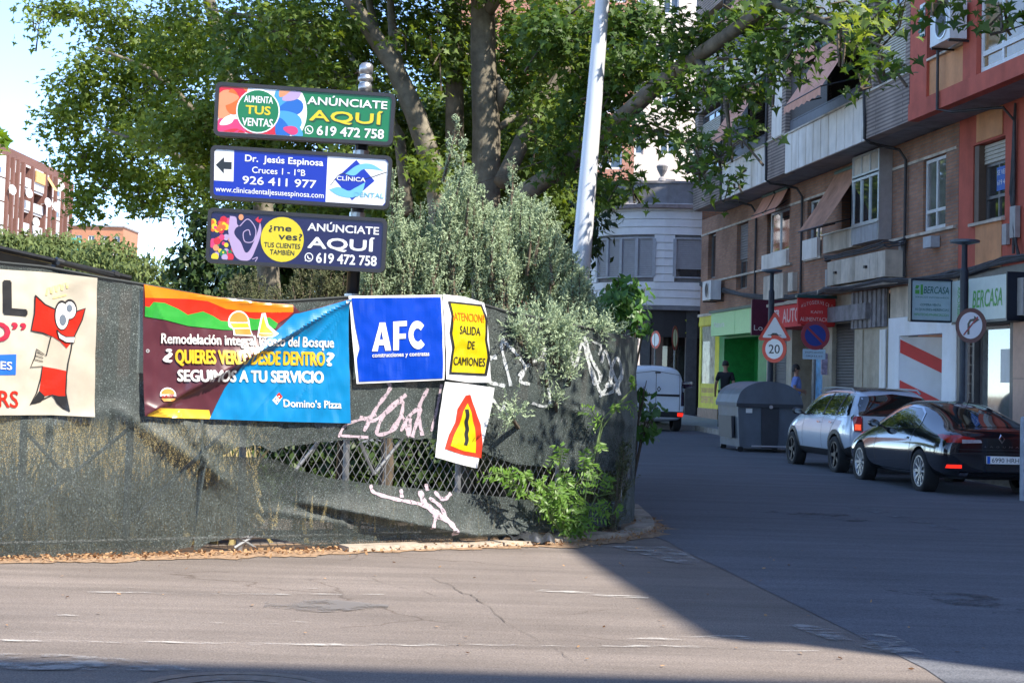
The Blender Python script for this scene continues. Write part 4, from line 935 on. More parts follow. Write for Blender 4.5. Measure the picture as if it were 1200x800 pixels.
# left plane tree, its crown against the sky
p = [G0(318, 32)] + lp([(316, 340, 32), (305, 200, 32), (270, 100, 32), (245, 0, 32), (225, -150, 32)])
tree('plane_tree', 'leftmost plane tree, its sunlit crown standing against the sky', p[0],
     [(p, [.26, .22, .18, .15, .12, .06]), (lp([(250, 160, 32), (205, 105, 31.5), (170, 78, 31), (112, 56, 30.5)]), [.09, .06, .045, .02]), (lp([(262, 210, 32), (200, 180, 31), (120, 150, 30.5)]), [.08, .05, .02])],
     [cl(75, 12, 50, 16, 31, 2.0), cl(130, 22, 40, 25, 31, 1.8), cl(46, 28, 16, 18, 30.5, 1.6), cl(105, 75, 34, 26, 31, 1.7), cl(88, 110, 36, 32, 31, 2.1), cl(80, 145, 34, 30, 31, 2.0), cl(95, 185, 32, 28, 31, 2.0), cl(105, 225, 28, 26, 31, 2.0), cl(98, 248, 18, 14, 31, 1.6),
      cl(160, 60, 60, 45, 32, 1.9), cl(150, 120, 55, 50, 32.5, 2.3), cl(150, 190, 55, 45, 32, 2.4), cl(165, 232, 40, 24, 31.5, 1.7), cl(185, 252, 12, 10, 31, 1.2), cl(215, 220, 45, 28, 32, 1.7), cl(225, 60, 60, 50, 32.5, 2.0), cl(225, 150, 60, 60, 33, 2.4),
      cl(255, 250, 22, 20, 31, 1.5), cl(250, 205, 40, 25, 32, 1.7), cl(215, 30, 60, 40, 29.5, 1.6), cl(200, 90, 60, 40, 29.5, 1.4), cl(270, 180, 60, 60, 29.5, 2.0), cl(180, -70, 160, 70, 32, 2.0, .2), cl(160, -200, 130, 80, 32, 1.9, .22)], m=leaf_mat('plane_leaf_sun_tint', (.055, .110, .014), (.185, .255, .042), .42))  # this crown's leaves are lightened, sunlight painted into their colour
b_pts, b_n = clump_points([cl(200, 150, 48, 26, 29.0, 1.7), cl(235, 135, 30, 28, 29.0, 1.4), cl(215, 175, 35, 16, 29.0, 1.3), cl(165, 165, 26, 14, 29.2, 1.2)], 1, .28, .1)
leaf_mesh('sun_tinted_bough', star_leaf(), b_pts, .16, b_n, M_pleaf2, bpy.data.objects['plane_tree.002'], droop=np.array([0, 0, -1.]), kind='stuff')  # bough in the paler leaf, its sunlight painted in
# right plane tree with the long dark limb crossing above the street
p = [G0(560, 24)] + lp([(582, 300, 24), (610, 230, 24), (690, 175, 22.5), (767, 103, 20.5), (815, 68, 19.3), (860, 36, 18.3), (905, 3, 17.5), (990, -60, 16.5)])
tree('plane_tree', 'plane tree with the long dark limb stretching right over the street', p[0],
     [(p, [.18, .16, .145, .125, .105, .09, .08, .065, .035]), (lp([(588, 215, 25), (612, 165, 25.4), (640, 112, 26), (662, 83, 26.4), (700, 30, 27)]), [.14, .13, .11, .10, .06]),
      (lp([(815, 68, 19.3), (850, 110, 18), (858, 190, 17.5)]), [.05, .03, .012]), (lp([(905, 3, 17.5), (980, 30, 16), (1035, 55, 15)]), [.05, .03, .01])],
     [cl(690, 110, 40, 60, 22.5, 1.8, .15), cl(660, 180, 40, 35, 22.8, 1.6, .15), cl(650, 40, 50, 50, 22, 1.8, .15), cl(790, 100, 40, 22, 18.8, 1.2, .15), cl(735, 150, 30, 30, 20.5, 1.0, .15), cl(735, 30, 60, 45, 22, 2.4, .15), cl(720, 100, 32, 35, 22, 1.5, .15), cl(708, 165, 26, 30, 22, 1.9, .15), cl(706, 225, 22, 26, 21, 2.0, .15), cl(750, 75, 50, 30, 21.5, 2.3, .15), cl(770, 150, 40, 18, 20, 1.5, .15), cl(735, 215, 34, 18, 20.5, 1.3, .15),
      cl(812, 45, 48, 36, 19.5, 2.1, .15), cl(800, 120, 30, 20, 19, 1.6, .15), cl(835, 100, 30, 20, 18, 1.7, .15), cl(868, 105, 30, 26, 17.5, 2.0, .15), cl(812, 165, 24, 26, 18, 1.3, .15), cl(838, 178, 24, 16, 17.5, 1.7, .15), cl(818, 200, 17, 13, 17.2, 1.3, .15), cl(862, 212, 14, 18, 16.8, 1.3, .15), cl(870, 165, 16, 24, 17, 1.4, .15),
      cl(885, 60, 40, 34, 17.5, 1.3, .15), cl(930, 45, 36, 30, 16.5, 1.5, .15), cl(900, 18, 40, 16, 18, 1.7, .15), cl(955, 10, 40, 14, 17, 1.4, .15), cl(912, 90, 26, 18, 17, 1.5, .15), cl(865, 20, 36, 24, 18.5, 1.7, .15),
      cl(985, 45, 26, 20, 15.5, 1.3, .15), cl(1020, 30, 26, 22, 15.2, 1.7, .15), cl(1000, 12, 40, 12, 15.5, 1.4, .15), cl(1034, 72, 20, 20, 15, 2.0, .15), cl(1012, 90, 14, 9, 15, 1.0, .15), cl(1045, 20, 16, 26, 15.2, 1.4, .15), cl(1100, 5, 16, 14, 14.6, 1.2, .15), cl(1172, 12, 26, 15, 14.5, 1.5, .15), cl(1180, 28, 14, 9, 14.5, 1.2, .15),
      cl(800, -60, 160, 50, 19, 2.0, .2), cl(980, -50, 120, 40, 16, 1.8, .18), cl(860, -160, 200, 80, 19, 1.6, .22)], shell=.05, tw=.24, m=leaf_mat('plane_leaf_shade_tint', (.026, .068, .012), (.085, .150, .028), .38), bark=mat('plane_bark_shade_tint', (.15, .13, .10), .85, var=.35, scale=5, bump=.5, bscale=12, stain=.3))  # leaf and bark darker than the other planes, shade painted into both colours
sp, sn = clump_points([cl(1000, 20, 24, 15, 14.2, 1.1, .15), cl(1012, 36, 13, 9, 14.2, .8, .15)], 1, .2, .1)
leaf_mesh('sun_tinted_bough', star_leaf(), sp, .15, sn, M_pleaf2, bpy.data.objects['plane_tree.003'], droop=np.array([0, 0, -1.]), kind='stuff')  # paler leaves again, sunlight carried by the colour
# near bough entering at the left edge
sp, sn = clump_points([cl(-4, 158, 10, 6, 8, .5, .11, .1), cl(-12, 178, 8, 7, 8, .4, .11, .06)], 1, .05, 0)
t = thing('young_plane_tree', 'young plane tree just outside the left edge, a few bright leaves reaching in', 'tree', (-2.9, 8, 0))
b = MB(); b.tube([(-2.9, 8, 0), (-2.88, 8, 1.5), (-2.9, 8, 3.2)], [.06, .05, .03], 8); b.tube([(-2.88, 8, 2.2), (-2.7, 8, 2.5), tuple(at(-10, 165, 8))], [.03, .02, .006], 6); b.build('trunk', M_bark, t)
leaf_mesh('crown', star_leaf(), np.vstack([sp, np.random.normal(size=(500, 3)) * .3 + np.array([-3.75, 8, 3.4])]), .12, np.vstack([sn, np.random.normal(size=(500, 3)) + np.array([0, 0, .6])]), M_bright, t, droop=np.array([0, 0, -1.]), kind='stuff')
# background trees behind the signs, dark
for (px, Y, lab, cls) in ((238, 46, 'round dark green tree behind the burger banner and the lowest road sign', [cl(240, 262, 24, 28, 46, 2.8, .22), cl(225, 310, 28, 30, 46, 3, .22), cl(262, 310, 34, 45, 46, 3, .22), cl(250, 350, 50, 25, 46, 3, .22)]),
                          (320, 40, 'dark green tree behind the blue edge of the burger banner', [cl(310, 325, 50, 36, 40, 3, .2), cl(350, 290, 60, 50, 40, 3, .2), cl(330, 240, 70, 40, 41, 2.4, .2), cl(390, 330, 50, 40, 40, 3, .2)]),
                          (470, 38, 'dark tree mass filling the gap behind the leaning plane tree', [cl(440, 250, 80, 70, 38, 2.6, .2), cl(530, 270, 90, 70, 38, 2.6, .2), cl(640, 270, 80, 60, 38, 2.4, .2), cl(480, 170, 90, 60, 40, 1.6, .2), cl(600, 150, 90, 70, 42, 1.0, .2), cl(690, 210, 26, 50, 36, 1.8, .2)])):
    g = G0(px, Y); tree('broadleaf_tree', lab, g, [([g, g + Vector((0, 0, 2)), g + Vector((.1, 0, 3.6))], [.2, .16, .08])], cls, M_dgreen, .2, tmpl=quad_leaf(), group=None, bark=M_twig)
for (px, Y, lab) in ((560, 52, 'tall street tree beyond the park, right behind the straight plane trunk'), (500, 62, 'tall street tree farther along the park edge, behind the leaning plane tree'), (600, 74, 'farthest street tree on the left side of the street, glimpsed under the dark limb')):
    g = G0(px, Y); tree('street_tree', lab, g, [([g, g + Vector((0, 0, 3)), g + Vector((.2, 0, 6))], [.25, .2, .12])], [(g + Vector((dx, dy, z)), (2.6, 2.6, 2.2), 130) for dx, dy, z in ((-1, 0, 6), (1.2, .5, 6.5), (0, 0, 9), (-1.5, 1, 8.5), (1.5, -1, 8.8), (0, 0, 11))], M_pleaf, .34, tw=.5, bark=M_twig)
for i, (px, Y, lab, cls) in enumerate(((10, 72, 'olive green pine below the left end of the brick block', [cl(0, 300, 40, 28, 72, 5, .3), cl(40, 300, 34, 25, 72, 5, .3), (at(0, 330, 72), (3, 1.5, 1.2), 200)]),
                          (70, 70, 'olive green pine under the right corner of the brick block', [cl(75, 303, 40, 26, 70, 5, .3), cl(90, 320, 50, 20, 70, 5, .3)]),
                          (130, 66, 'olive green pine in front of the small orange block', [cl(125, 304, 32, 22, 66, 5, .3), cl(148, 320, 36, 16, 66, 5, .3)]),
                          (180, 62, 'low olive green pine where the tree line falls to the sky', [cl(165, 318, 28, 18, 62, 3.2, .3), cl(190, 331, 24, 12, 62, 3, .3), cl(205, 340, 20, 8, 62, 2.5, .3)]))):
    g = G0(px, Y); tree('pine_tree', lab, g, [([g, g + Vector((0, 0, 3)), g + Vector((.2, 0, 5))], [.22, .18, .1])], cls, M_olive, .3, tmpl=tri_leaf(), tw=.5, bark=M_twig, shell=.5)
# ---- junipers behind the fence
def juniper(name, label, base, plumes=(), m=None, leaf=.036, clumps=()):
    """conifer: upright plumes, each an axis with sprays leaving it outwards and up; sprays carry the scale leaves"""
    t = thing(name, label, 'shrub', base); m = m or M_jun
    b = MB(); b.tube([base, base + Vector((.05, 0, .6)), base + Vector((0, 0, 1.6))], [.09, .07, .03], 7)
    Ps = []; Ns = []; Us = []
    for (px, py, pyb, wpx, Y) in plumes:
        tip = at(px, py, Y); k = Y / FPX; h = (pyb - py) * k; foot = tip - Vector((random.gauss(0, .06), random.gauss(0, .05), h)); wd = wpx * k
        b.tube([foot, foot.lerp(tip, .5) + Vector((random.gauss(0, .02), 0, 0)), tip], [.022, .014, .003], 4)
        ns = int(34 * h * (1 + wpx / 22))
        for i in range(ns):
            t_ = random.random() ** .85; r = wd * (1 - t_) ** .75 + .015; th = random.uniform(0, 6.283); o = foot.lerp(tip, t_)
            out = Vector((math.cos(th), math.sin(th) * .8, 0)); L_ = r * random.uniform(.45, 1.1) + .05
            d = (out * 1.0 + Vector((0, 0, random.uniform(.6, 1.5)))).normalized(); q = o + out * r * random.uniform(.0, .45)
            n = int(6 + L_ * 85); u = np.linspace(0, 1, n)[:, None]
            dv = np.array(d) ; P = np.array(q) + dv * L_ * u + np.array([0, 0, 1]) * (u ** 2) * L_ * .25 + np.random.normal(size=(n, 3)) * .016 * (1.15 - u)
            Ps.append(P); Us.append(dv + np.random.normal(size=(n, 3)) * .55); Ns.append(np.random.normal(size=(n, 3)) * .8 + np.array(out) * .5 + np.array([.15, -.4, .3]))
    for c, r, wt in clumps:
        c = np.array(c, float); r = np.array(r, float); nt = int(wt * .55)
        b.tube([base + Vector((0, 0, .5)), Vector(c) - Vector((0, 0, float(r[2]) * .8)), Vector(c)], [.03, .02, .006], 5)
        d = np.random.normal(size=(nt, 3)); d[:, 1] -= .35; d /= np.linalg.norm(d, axis=1, keepdims=True)
        tp = c + d * (.3 + .7 * np.random.rand(nt)[:, None]) * r
        dirv = d * .75 + np.array([0, 0, .6]) + np.random.normal(size=(nt, 3)) * .3; dirv /= np.linalg.norm(dirv, axis=1, keepdims=True)
        k = 15; idx = np.repeat(np.arange(nt), k); q = np.tile(np.linspace(0, 1, k), nt); Ln = .2 * (.5 + .9 * np.random.rand(nt))
        side = np.random.normal(size=(len(idx), 3)) * (.02 * (1.15 - q))[:, None]
        Ps.append(tp[idx] + dirv[idx] * (q * Ln[idx])[:, None] + side); Us.append(dirv[idx] + side * 20); Ns.append(np.random.normal(size=(len(idx), 3)) + np.array([.2, -.6, .3]))
    b.build('stem', M_twig, t)
    leaf_mesh('foliage', ([(-.08, -.5, 0), (.08, -.5, 0), (.13, .1, 0), (0, .5, 0), (-.13, .1, 0)], [(0, 1, 2, 3, 4)]), np.concatenate(Ps), leaf, np.concatenate(Ns), m, t, droop=np.concatenate(Us), kind='stuff')
    return t
def jc(px, py, rx, ry, Y, dens=1, dy=.45):
    k = Y / FPX; return (at(px, py, Y), (rx * k, dy, ry * k), dens * rx * ry * .42 + 8)
def plumes(spec, Y):
    out = []
    for px, py, pyb, w_ in spec:
        out.append((px, py, pyb, w_, Y + random.uniform(-.3, .3)))
    return out
def fill(x0, x1, top, n, bot, Y, w_=(12, 20)):
    """lesser plumes under an outline given as (x, y) points"""
    xs, ys = zip(*top); o = []
    for i in range(n):
        x = random.uniform(x0, x1); y = interp(xs, ys, x) + abs(random.gauss(0, 26)); yb = min(y + random.uniform(60, 110), bot)
        if yb - y > 25: o.append((x, y, yb, random.uniform(*w_), Y + random.uniform(-.45, .45)))
    return o
juniper('juniper', 'tallest grey-green juniper with a thin spire, right of the road signs', G0(548, 17.2),
        plumes([(537, 140, 215, 6), (541, 165, 250, 13), (549, 198, 300, 22), (527, 212, 310, 20), (566, 222, 320, 22), (511, 240, 330, 18), (581, 245, 330, 20), (497, 262, 340, 18)], 17.1) + fill(488, 600, [(488, 275), (511, 255), (540, 195), (565, 225), (600, 275)], 66, 372, 17.2))
juniper('juniper', 'grey-green juniper leaning against the white lamp post above the netting', G0(625, 17.8),
        plumes([(601, 188, 260, 8), (606, 215, 300, 16), (623, 236, 320, 20), (641, 232, 320, 16), (655, 262, 340, 18), (672, 300, 370, 16), (690, 330, 390, 14), (590, 252, 330, 18)], 17.7) + fill(585, 702, [(585, 270), (606, 225), (640, 245), (665, 290), (702, 345)], 70, 392, 17.7))
juniper('juniper', 'grey-green juniper directly behind the road sign post', G0(455, 17),
        plumes([(461, 200, 270, 6), (466, 222, 300, 14), (479, 255, 330, 16), (452, 262, 330, 16), (440, 290, 350, 14), (493, 236, 300, 8), (425, 308, 356, 14)], 17) + fill(418, 505, [(418, 315), (445, 285), (466, 240), (505, 285)], 46, 362, 17.1))
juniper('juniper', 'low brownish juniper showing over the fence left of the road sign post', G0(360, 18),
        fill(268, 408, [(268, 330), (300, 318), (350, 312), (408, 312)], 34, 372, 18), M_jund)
juniper('juniper', 'juniper bough spilling over the top of the netting above the graffiti', ground(650, 625) + Vector((0, .9, 0)), (), M_jun, .038,
        [jc(640, 383, 40, 13, 15.95, 1.3, .1), jc(655, 408, 22, 16, 15.95, 1.1, .07), jc(610, 390, 20, 13, 15.6, 1.0, .08), jc(694, 384, 24, 10, 16.5, 1.2, .08), jc(641, 440, 8, 12, 15.9, .9, .05), jc(600, 485, 11, 7, 15.35, 1.3, .05), jc(622, 412, 12, 13, 15.7, .9, .05), jc(668, 436, 8, 8, 16.1, 1, .04), jc(652, 468, 5, 7, 15.95, 1, .04), jc(720, 392, 10, 7, 17, 1, .05)])
# inside the fence: growth that shows through the torn net
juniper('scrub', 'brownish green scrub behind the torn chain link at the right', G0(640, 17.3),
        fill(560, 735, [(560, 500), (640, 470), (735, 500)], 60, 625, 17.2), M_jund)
for px, lab in ((350, 'dark scrub behind the left tip of the torn netting'), (480, 'dark scrub behind the chain link below the blue board')):
    g = G0(px, 17.6); tree('scrub', lab, g, [([g, g + Vector((0, 0, .5)), g + Vector((.1, 0, 1.2))], [.05, .04, .02])],
        [cl(px - 60, 560, 40, 50, 17.6, 2.2, .10, .4), cl(px, 545, 50, 60, 17.8, 2.2, .10, .4), cl(px + 60, 560, 45, 55, 17.6, 2.2, .10, .4)], M_dgreen, .10, cat='shrub', tmpl=quad_leaf(), tw=.12, bark=M_twig)
# broadleaf shrub beside the lamp post, and the one behind the fence end
def shrub(name, label, base, clumps, m, leaf, tmpl=None, tw=.12):
    t = thing(name, label, 'shrub', base); b = MB()
    for c, r, w_ in clumps:
        c = Vector(c)
        for k in range(4):
            e = c + Vector((random.uniform(-1, 1) * r[0], random.uniform(-1, 1) * r[1], random.uniform(-.5, 1) * r[2])) * .9; b.tube([base, base.lerp(c, .6) + Vector((0, 0, .1)), e], [.018, .012, .004], 4)
    b.build('stem', M_twig, t, kind=None)
    P, N = clump_points(clumps, 1, tw, .1); leaf_mesh('foliage', tmpl or oval_leaf(), P, leaf, N + np.array([.1, -.4, .2]), m, t, droop=np.array([0, 0, -.7]), kind='stuff'); return t
shrub('broadleaf_shrub', 'bright glossy shrub rising over the fence between juniper and white building', G0(738, 18.6), [cl(735, 350, 26, 24, 18.6, 2.2, .12, .35), cl(712, 368, 26, 22, 18.4, 2.2, .12, .35), cl(745, 378, 22, 14, 18.6, 1.8, .12, .3), cl(730, 330, 10, 8, 18.6, 1.2, .12, .2)], M_glossy, .12)
shrub('broadleaf_shrub', 'dark green shrub poking out behind the right end of the fence', Vector((1.56, 20.6, .3)), [cl(756, 500, 12, 20, 20.6, 1.3, .12, .15), cl(752, 460, 8, 22, 20.6, 1.0, .12, .15), cl(762, 485, 10, 24, 20.8, 1.0, .12, .15)], M_glossy, .12)
# dry grass of the park
n = 26000; P = np.column_stack([np.random.uniform(-9, 1, n), 13.5 + 14 * np.random.rand(n) ** 1.7, np.random.uniform(.05, .6, n)]); P = P[(P[:, 1] > 14.9 + (P[:, 0] + 1.4) * .62 + .4) & ((P[:, 0] < -2.3 - .12 * (P[:, 1] - 15)) | (P[:, 2] < .08))]
gr = leaf_mesh('dry_grass', ([(-.06, -.5, 0), (.06, -.5, 0), (.0, .5, 0)], [(0, 1, 2)]), P, .55, np.random.normal(size=(len(P), 3)) * np.array([1, 1, .1]), leaf_mat('dry_grass_blade', (.36, .29, .12), (.66, .56, .28), .3, .8, .6), droop=np.array([0, 0, 1.5]))
gr['kind'] = 'stuff'
# ================================================================== the fence
fb = [ground(0, 655), ground(165, 650), ground(405, 643), ground(600, 636)]
fb = [fb[0] + (fb[0] - fb[1]) * 2.6] + fb + [Vector((.80, 16.45, 0)), Vector((1.12, 16.95, 0)), Vector((1.30, 17.55, 0)), Vector((1.37, 18.2, 0)), Vector((1.38, 19.2, 0)), Vector((1.36, 21, 0)), Vector((1.2, 27, 0))]
fc = [0]
for i in range(1, len(fb)): fc.append(fc[-1] + (fb[i] - fb[i - 1]).length)
def seg_n(i):
    d = (fb[i + 1] - fb[i]).normalized(); return Vector((d.y, -d.x, 0))
def FS(s, z, off=0.):
    s = min(max(s, 0), fc[-1] - 1e-6)
    for i in range(len(fb) - 1):
        if s <= fc[i + 1]:
            L_ = fc[i + 1] - fc[i]; t = (s - fc[i]) / L_; n = seg_n(i)
            if t > .5 and i < len(fb) - 2: n = n.lerp(seg_n(i + 1), (t - .5)).normalized()
            if t < .5 and i > 0: n = n.lerp(seg_n(i - 1), (.5 - t)).normalized()
            return fb[i].lerp(fb[i + 1], t) + n * off + Vector((0, 0, z))
def pfs(x, y):
    """photo column/row on the fence -> (distance along it, height)"""
    d = ray(x, y); best = None
    for i in range(len(fb) - 1):
        n = seg_n(i); dn = d.x * n.x + d.y * n.y
        if abs(dn) < 1e-6: continue
        k = (fb[i].x * n.x + fb[i].y * n.y) / dn
        if k <= 0: continue
        p = d * k; t = (Vector((p.x, p.y)) - Vector((fb[i].x, fb[i].y))).dot(Vector((fb[i + 1].x - fb[i].x, fb[i + 1].y - fb[i].y))) / (fc[i + 1] - fc[i]) ** 2
        if (t >= 0 or i == 0) and t <= 1: return fc[i] + t * (fc[i + 1] - fc[i]), CAMH + d.z * k
    return fc[-1] * .6, CAMH
def pline(pts):
    q = [pfs(*p) for p in pts]; return [a[0] for a in q], [a[1] for a in q]
top_s, top_z = pline([(-60, 300), (0, 309), (55, 314), (112, 325), (165, 334), (250, 350), (330, 354), (404, 349), (480, 350), (560, 356), (600, 368), (650, 378), (700, 388), (736, 394)])
def ztop(s): return interp(top_s, top_z, s)
def ridge(s, z, a, c, amp, w1, w2):
    """fold along a line: width w1 on its upper side, w2 below"""
    ax, ay = a; bx, by = c; L_ = math.hypot(bx - ax, by - ay); t = ((s - ax) * (bx - ax) + (z - ay) * (by - ay)) / L_ ** 2
    d = ((s - ax) * (by - ay) - (z - ay) * (bx - ax)) / L_
    d = -d
    e = 1 if 0 <= t <= 1 else math.exp(-((t if t < 0 else t - 1) * L_ / .15) ** 2)
    e *= .35 + .65 * math.sin(math.pi * min(max(t, .08), .92))
    return amp * e * math.exp(-abs(d) / (w1 if d > 0 else w2))
RD = [((150, 492), (255, 560), .09, .10, .03), ((215, 500), (250, 565), .06, .05, .02), ((368, 592), (545, 626), .13, .20, .02), ((545, 626), (640, 622), .09, .15, .02), ((240, 520), (420, 560), .04, .2, .1), ((180, 480), (300, 540), .04, .08, .08), ((60, 500), (120, 486), .03, .1, .04), ((665, 470), (690, 520), .05, .06, .02), ((690, 400), (735, 560), .03, .05, .05), ((620, 470), (735, 500), .03, .1, .05), ((440, 620), (330, 600), .05, .12, .06)]
RDs = [(pfs(*a), pfs(*c), m_, w1, w2) for a, c, m_, w1, w2 in RD]
def nd(s, z):
    d = .032 * noise.noise(Vector((s * 1.6, z * 1.3, 0))) + .018 * noise.noise(Vector((s * 5, z * 2.2, 3))) + .006 * noise.noise(Vector((s * 14, z * 9, 5))) + .02
    for a, c, m_, w1, w2 in RDs: d += 1.25 * ridge(s, z, a, c, m_, w1, w2)
    return d
def net_mat():
    m, N, L, P = new_mat('shade_netting'); P.inputs['Roughness'].default_value = .65; P.inputs['Specular IOR Level'].default_value = .6
    tc = N.new('ShaderNodeTexCoord')
    n = N.new('ShaderNodeTexNoise'); n.inputs['Scale'].default_value = 105; n.inputs['Detail'].default_value = 2; L.new(tc.outputs['Object'], n.inputs['Vector'])
    r = N.new('ShaderNodeValToRGB'); e = r.color_ramp.elements; e[0].position = .36; e[0].color = (.012, .019, .018, 1); e[1].position = .62; e[1].color = (.054, .070, .068, 1)
    x = r.color_ramp.elements.new(.70); x.color = (.20, .24, .24, 1)
    L.new(n.outputs['Fac'], r.inputs[0])
    n3 = N.new('ShaderNodeTexNoise'); n3.inputs['Scale'].default_value = 1.4; n3.inputs['Detail'].default_value = 6; L.new(tc.outputs['Object'], n3.inputs['Vector'])
    r3 = N.new('ShaderNodeValToRGB'); r3.color_ramp.elements[0].position = .35; r3.color_ramp.elements[1].position = .7; r3.color_ramp.elements[0].color = (.72, .76, .74, 1); r3.color_ramp.elements[1].color = (1.2, 1.16, 1.1, 1); L.new(n3.outputs['Fac'], r3.inputs[0])
    k = N.new('ShaderNodeMix'); k.data_type = 'RGBA'; k.blend_type = 'MULTIPLY'; k.inputs[0].default_value = 1; L.new(r.outputs[0], k.inputs[6]); L.new(r3.outputs[0], k.inputs[7]); L.new(k.outputs[2], P.inputs['Base Color'])
    n2 = N.new('ShaderNodeTexNoise'); n2.inputs['Scale'].default_value = 140; n2.inputs['Detail'].default_value = 1; L.new(tc.outputs['Object'], n2.inputs['Vector'])
    r2 = N.new('ShaderNodeValToRGB'); r2.color_ramp.elements[0].position = .38; r2.color_ramp.elements[1].position = .52; r2.color_ramp.elements[0].color = (.42, .42, .42, 1); r2.color_ramp.elements[1].color = (.97, .97, .97, 1); L.new(n2.outputs['Fac'], r2.inputs[0])
    b = N.new('ShaderNodeBump'); b.inputs['Strength'].default_value = .35; b.inputs['Distance'].default_value = .004; L.new(n2.outputs['Fac'], b.inputs['Height']); L.new(b.outputs[0], P.inputs['Normal'])
    t = N.new('ShaderNodeBsdfTransparent'); mx = N.new('ShaderNodeMixShader'); sz = N.new('ShaderNodeSeparateXYZ'); L.new(tc.outputs['Object'], sz.inputs[0])
    mr = N.new('ShaderNodeMapRange'); mr.inputs['From Min'].default_value = .85; mr.inputs['From Max'].default_value = 1.15; L.new(sz.outputs['Z'], mr.inputs['Value'])   # the cloth hangs double above the middle wire
    mm = N.new('ShaderNodeMath'); mm.operation = 'MAXIMUM'; m9 = N.new('ShaderNodeMath'); m9.operation = 'MULTIPLY'; m9.inputs[1].default_value = .97; L.new(mr.outputs[0], m9.inputs[0]); L.new(m9.outputs[0], mm.inputs[0]); L.new(r2.outputs[0], mm.inputs[1])
    L.new(mm.outputs[0], mx.inputs[0]); L.new(t.outputs[0], mx.inputs[1]); L.new(P.outputs[0], mx.inputs[2]); L.new(mx.outputs[0], N['Material Output'].inputs[0])
    MATS['shade_netting'] = m; return m
M_net = net_mat()
def net(name, label, s0, s1, zt, zb, st=.035, rows=56, group=None):
    n = int((s1 - s0) / st); b = MB(); vs = []
    for i in range(n + 1):
        s = s0 + (s1 - s0) * i / n; a, c = zt(s), zb(s)
        c += .012 * noise.noise(Vector((s * 9, 1, 2)))
        for j in range(rows + 1):
            z = c + (a - c) * j / rows; vs.append(FS(s, z, nd(s, z)))
    fs = [(i * (rows + 1) + j, (i + 1) * (rows + 1) + j, (i + 1) * (rows + 1) + j + 1, i * (rows + 1) + j + 1) for i in range(n) for j in range(rows)]
    b.add(vs, fs); o = b.build(name, M_net, smooth=True); return tag(o, label, 'shade netting')
ub_s, ub_z = pline([(-60, 660), (0, 651), (60, 652), (110, 648), (170, 649), (225, 640), (231, 600), (233, 540), (262, 531), (275, 523), (300, 521), (318, 529), (330, 523), (372, 518), (420, 513), (520, 514), (560, 528), (600, 543), (660, 549), (720, 551), (738, 545), (744, 600), (746, 612)])
lt_s, lt_z = pline([(226, 520), (240, 530), (262, 534), (300, 535), (322, 538), (345, 549), (380, 559), (440, 567), (500, 573), (560, 579), (600, 583), (640, 588), (690, 589), (732, 583), (738, 560), (742, 545)])
lb_s, lb_z = pline([(226, 646), (245, 634), (290, 627), (330, 632), (370, 641), (420, 641), (480, 636), (540, 632), (600, 630), (650, 624), (690, 618), (738, 611)])
s_left = pfs(-45, 500)[0]; s_a = pfs(229, 560)[0]; s_b = pfs(741, 560)[0]
netU = net('shade_netting', 'dark green shade netting stretched over the fence behind the banners, torn off below', s_left, fc[-1] - .5, ztop, lambda s: interp(ub_s, ub_z, s) if s < s_b else .02)
netL = net('shade_netting', 'lower strip of sagging shade netting under the exposed chain link', s_a, s_b + .25, lambda s: interp(lt_s, lt_z, s), lambda s: interp(lb_s, lb_z, s), rows=34)
b = MB(); q = ground(612, 637); vs = []
for i in range(22):
    for j in range(8):
        u, v = i / 21, j / 7; vs.append(q + Vector((-.32 + u * .62, -.12 + v * .2, .02 + .10 * abs(noise.noise(Vector((u * 5, v * 3, 9)))) + .05 * math.sin(v * 3.1))))
b.add(vs, [(i * 8 + j, (i + 1) * 8 + j, (i + 1) * 8 + j + 1, i * 8 + j + 1) for i in range(21) for j in range(7)]); tag(b.build('netting_scrap', mat('black_plastic_sheet', (.03, .032, .036), .25, var=.3, coat=.4), smooth=True), 'loose crumpled scrap of black netting lying on the kerb under the green weeds', 'netting scrap')
# posts, rails, braces, chain link
M_gal = mat('weathered_galvanised', (.20, .205, .21), .5, .5, var=.25, scale=9)
FE = thing('chain_link_fence', 'galvanised chain link fence with cross braced posts carrying the netting and banners', 'fence', FS(4, 0))
def post(px, r=.03, y0=648):
    s, _ = pfs(px, 500); b = MB(); b.tube([FS(s, 0, -.05), FS(s, ztop(s) + .02, -.05)], r, 10); b.build('post', M_gal, FE)
for px in (-30, 30, 155, 288, 410, 542, 660, 733): post(px)
sp = pfs(455, 500)[0]; b = MB(); b.tube([FS(sp, .3, -.03), FS(sp, 2, -.03)], .008, 6); b.build('tension_rod', M_gal, FE)
for zz in (.12, None):
    b = MB(); ss = np.linspace(s_left, s_b, 40); b.tube([FS(s, zz if zz else ztop(s) - .02, -.03) for s in ss], .018, 6); b.build('rail', M_gal, FE)
def brace(p, q, r=.016):
    (s0, z0), (s1, z1) = pfs(*p), pfs(*q); b = MB(); b.tube([FS(s0 + (s1 - s0) * t, z0 + (z1 - z0) * t, -.025) for t in np.linspace(0, 1, 6)], r, 6); b.build('brace', M_gal, FE)
for p, q in (((30, 600), (155, 500)), ((30, 505), (155, 640)), ((-40, 660), (30, 605)), ((347, 552), (374, 518)), ((440, 556), (475, 512)), ((440, 556), (424, 520)), ((155, 610), (270, 500)), ((274, 626), (300, 642)), ((302, 626), (276, 642))): brace(p, q)
(s, z) = pfs(77, 556); b = MB(); b.hexa([FS(s + i, z + j, o) for j, o_ in ((-.05, 0), (.05, 0)) for i, o in ((-.06, -.03), (-.06, -.01), (.06, -.01), (.06, -.03))]); b.build('brace_plate', M_gal, FE)
b = MB(); s0, s1 = pfs(225, 560)[0], s_b + .1; zl, zh = .42, 1.34; pit = .078
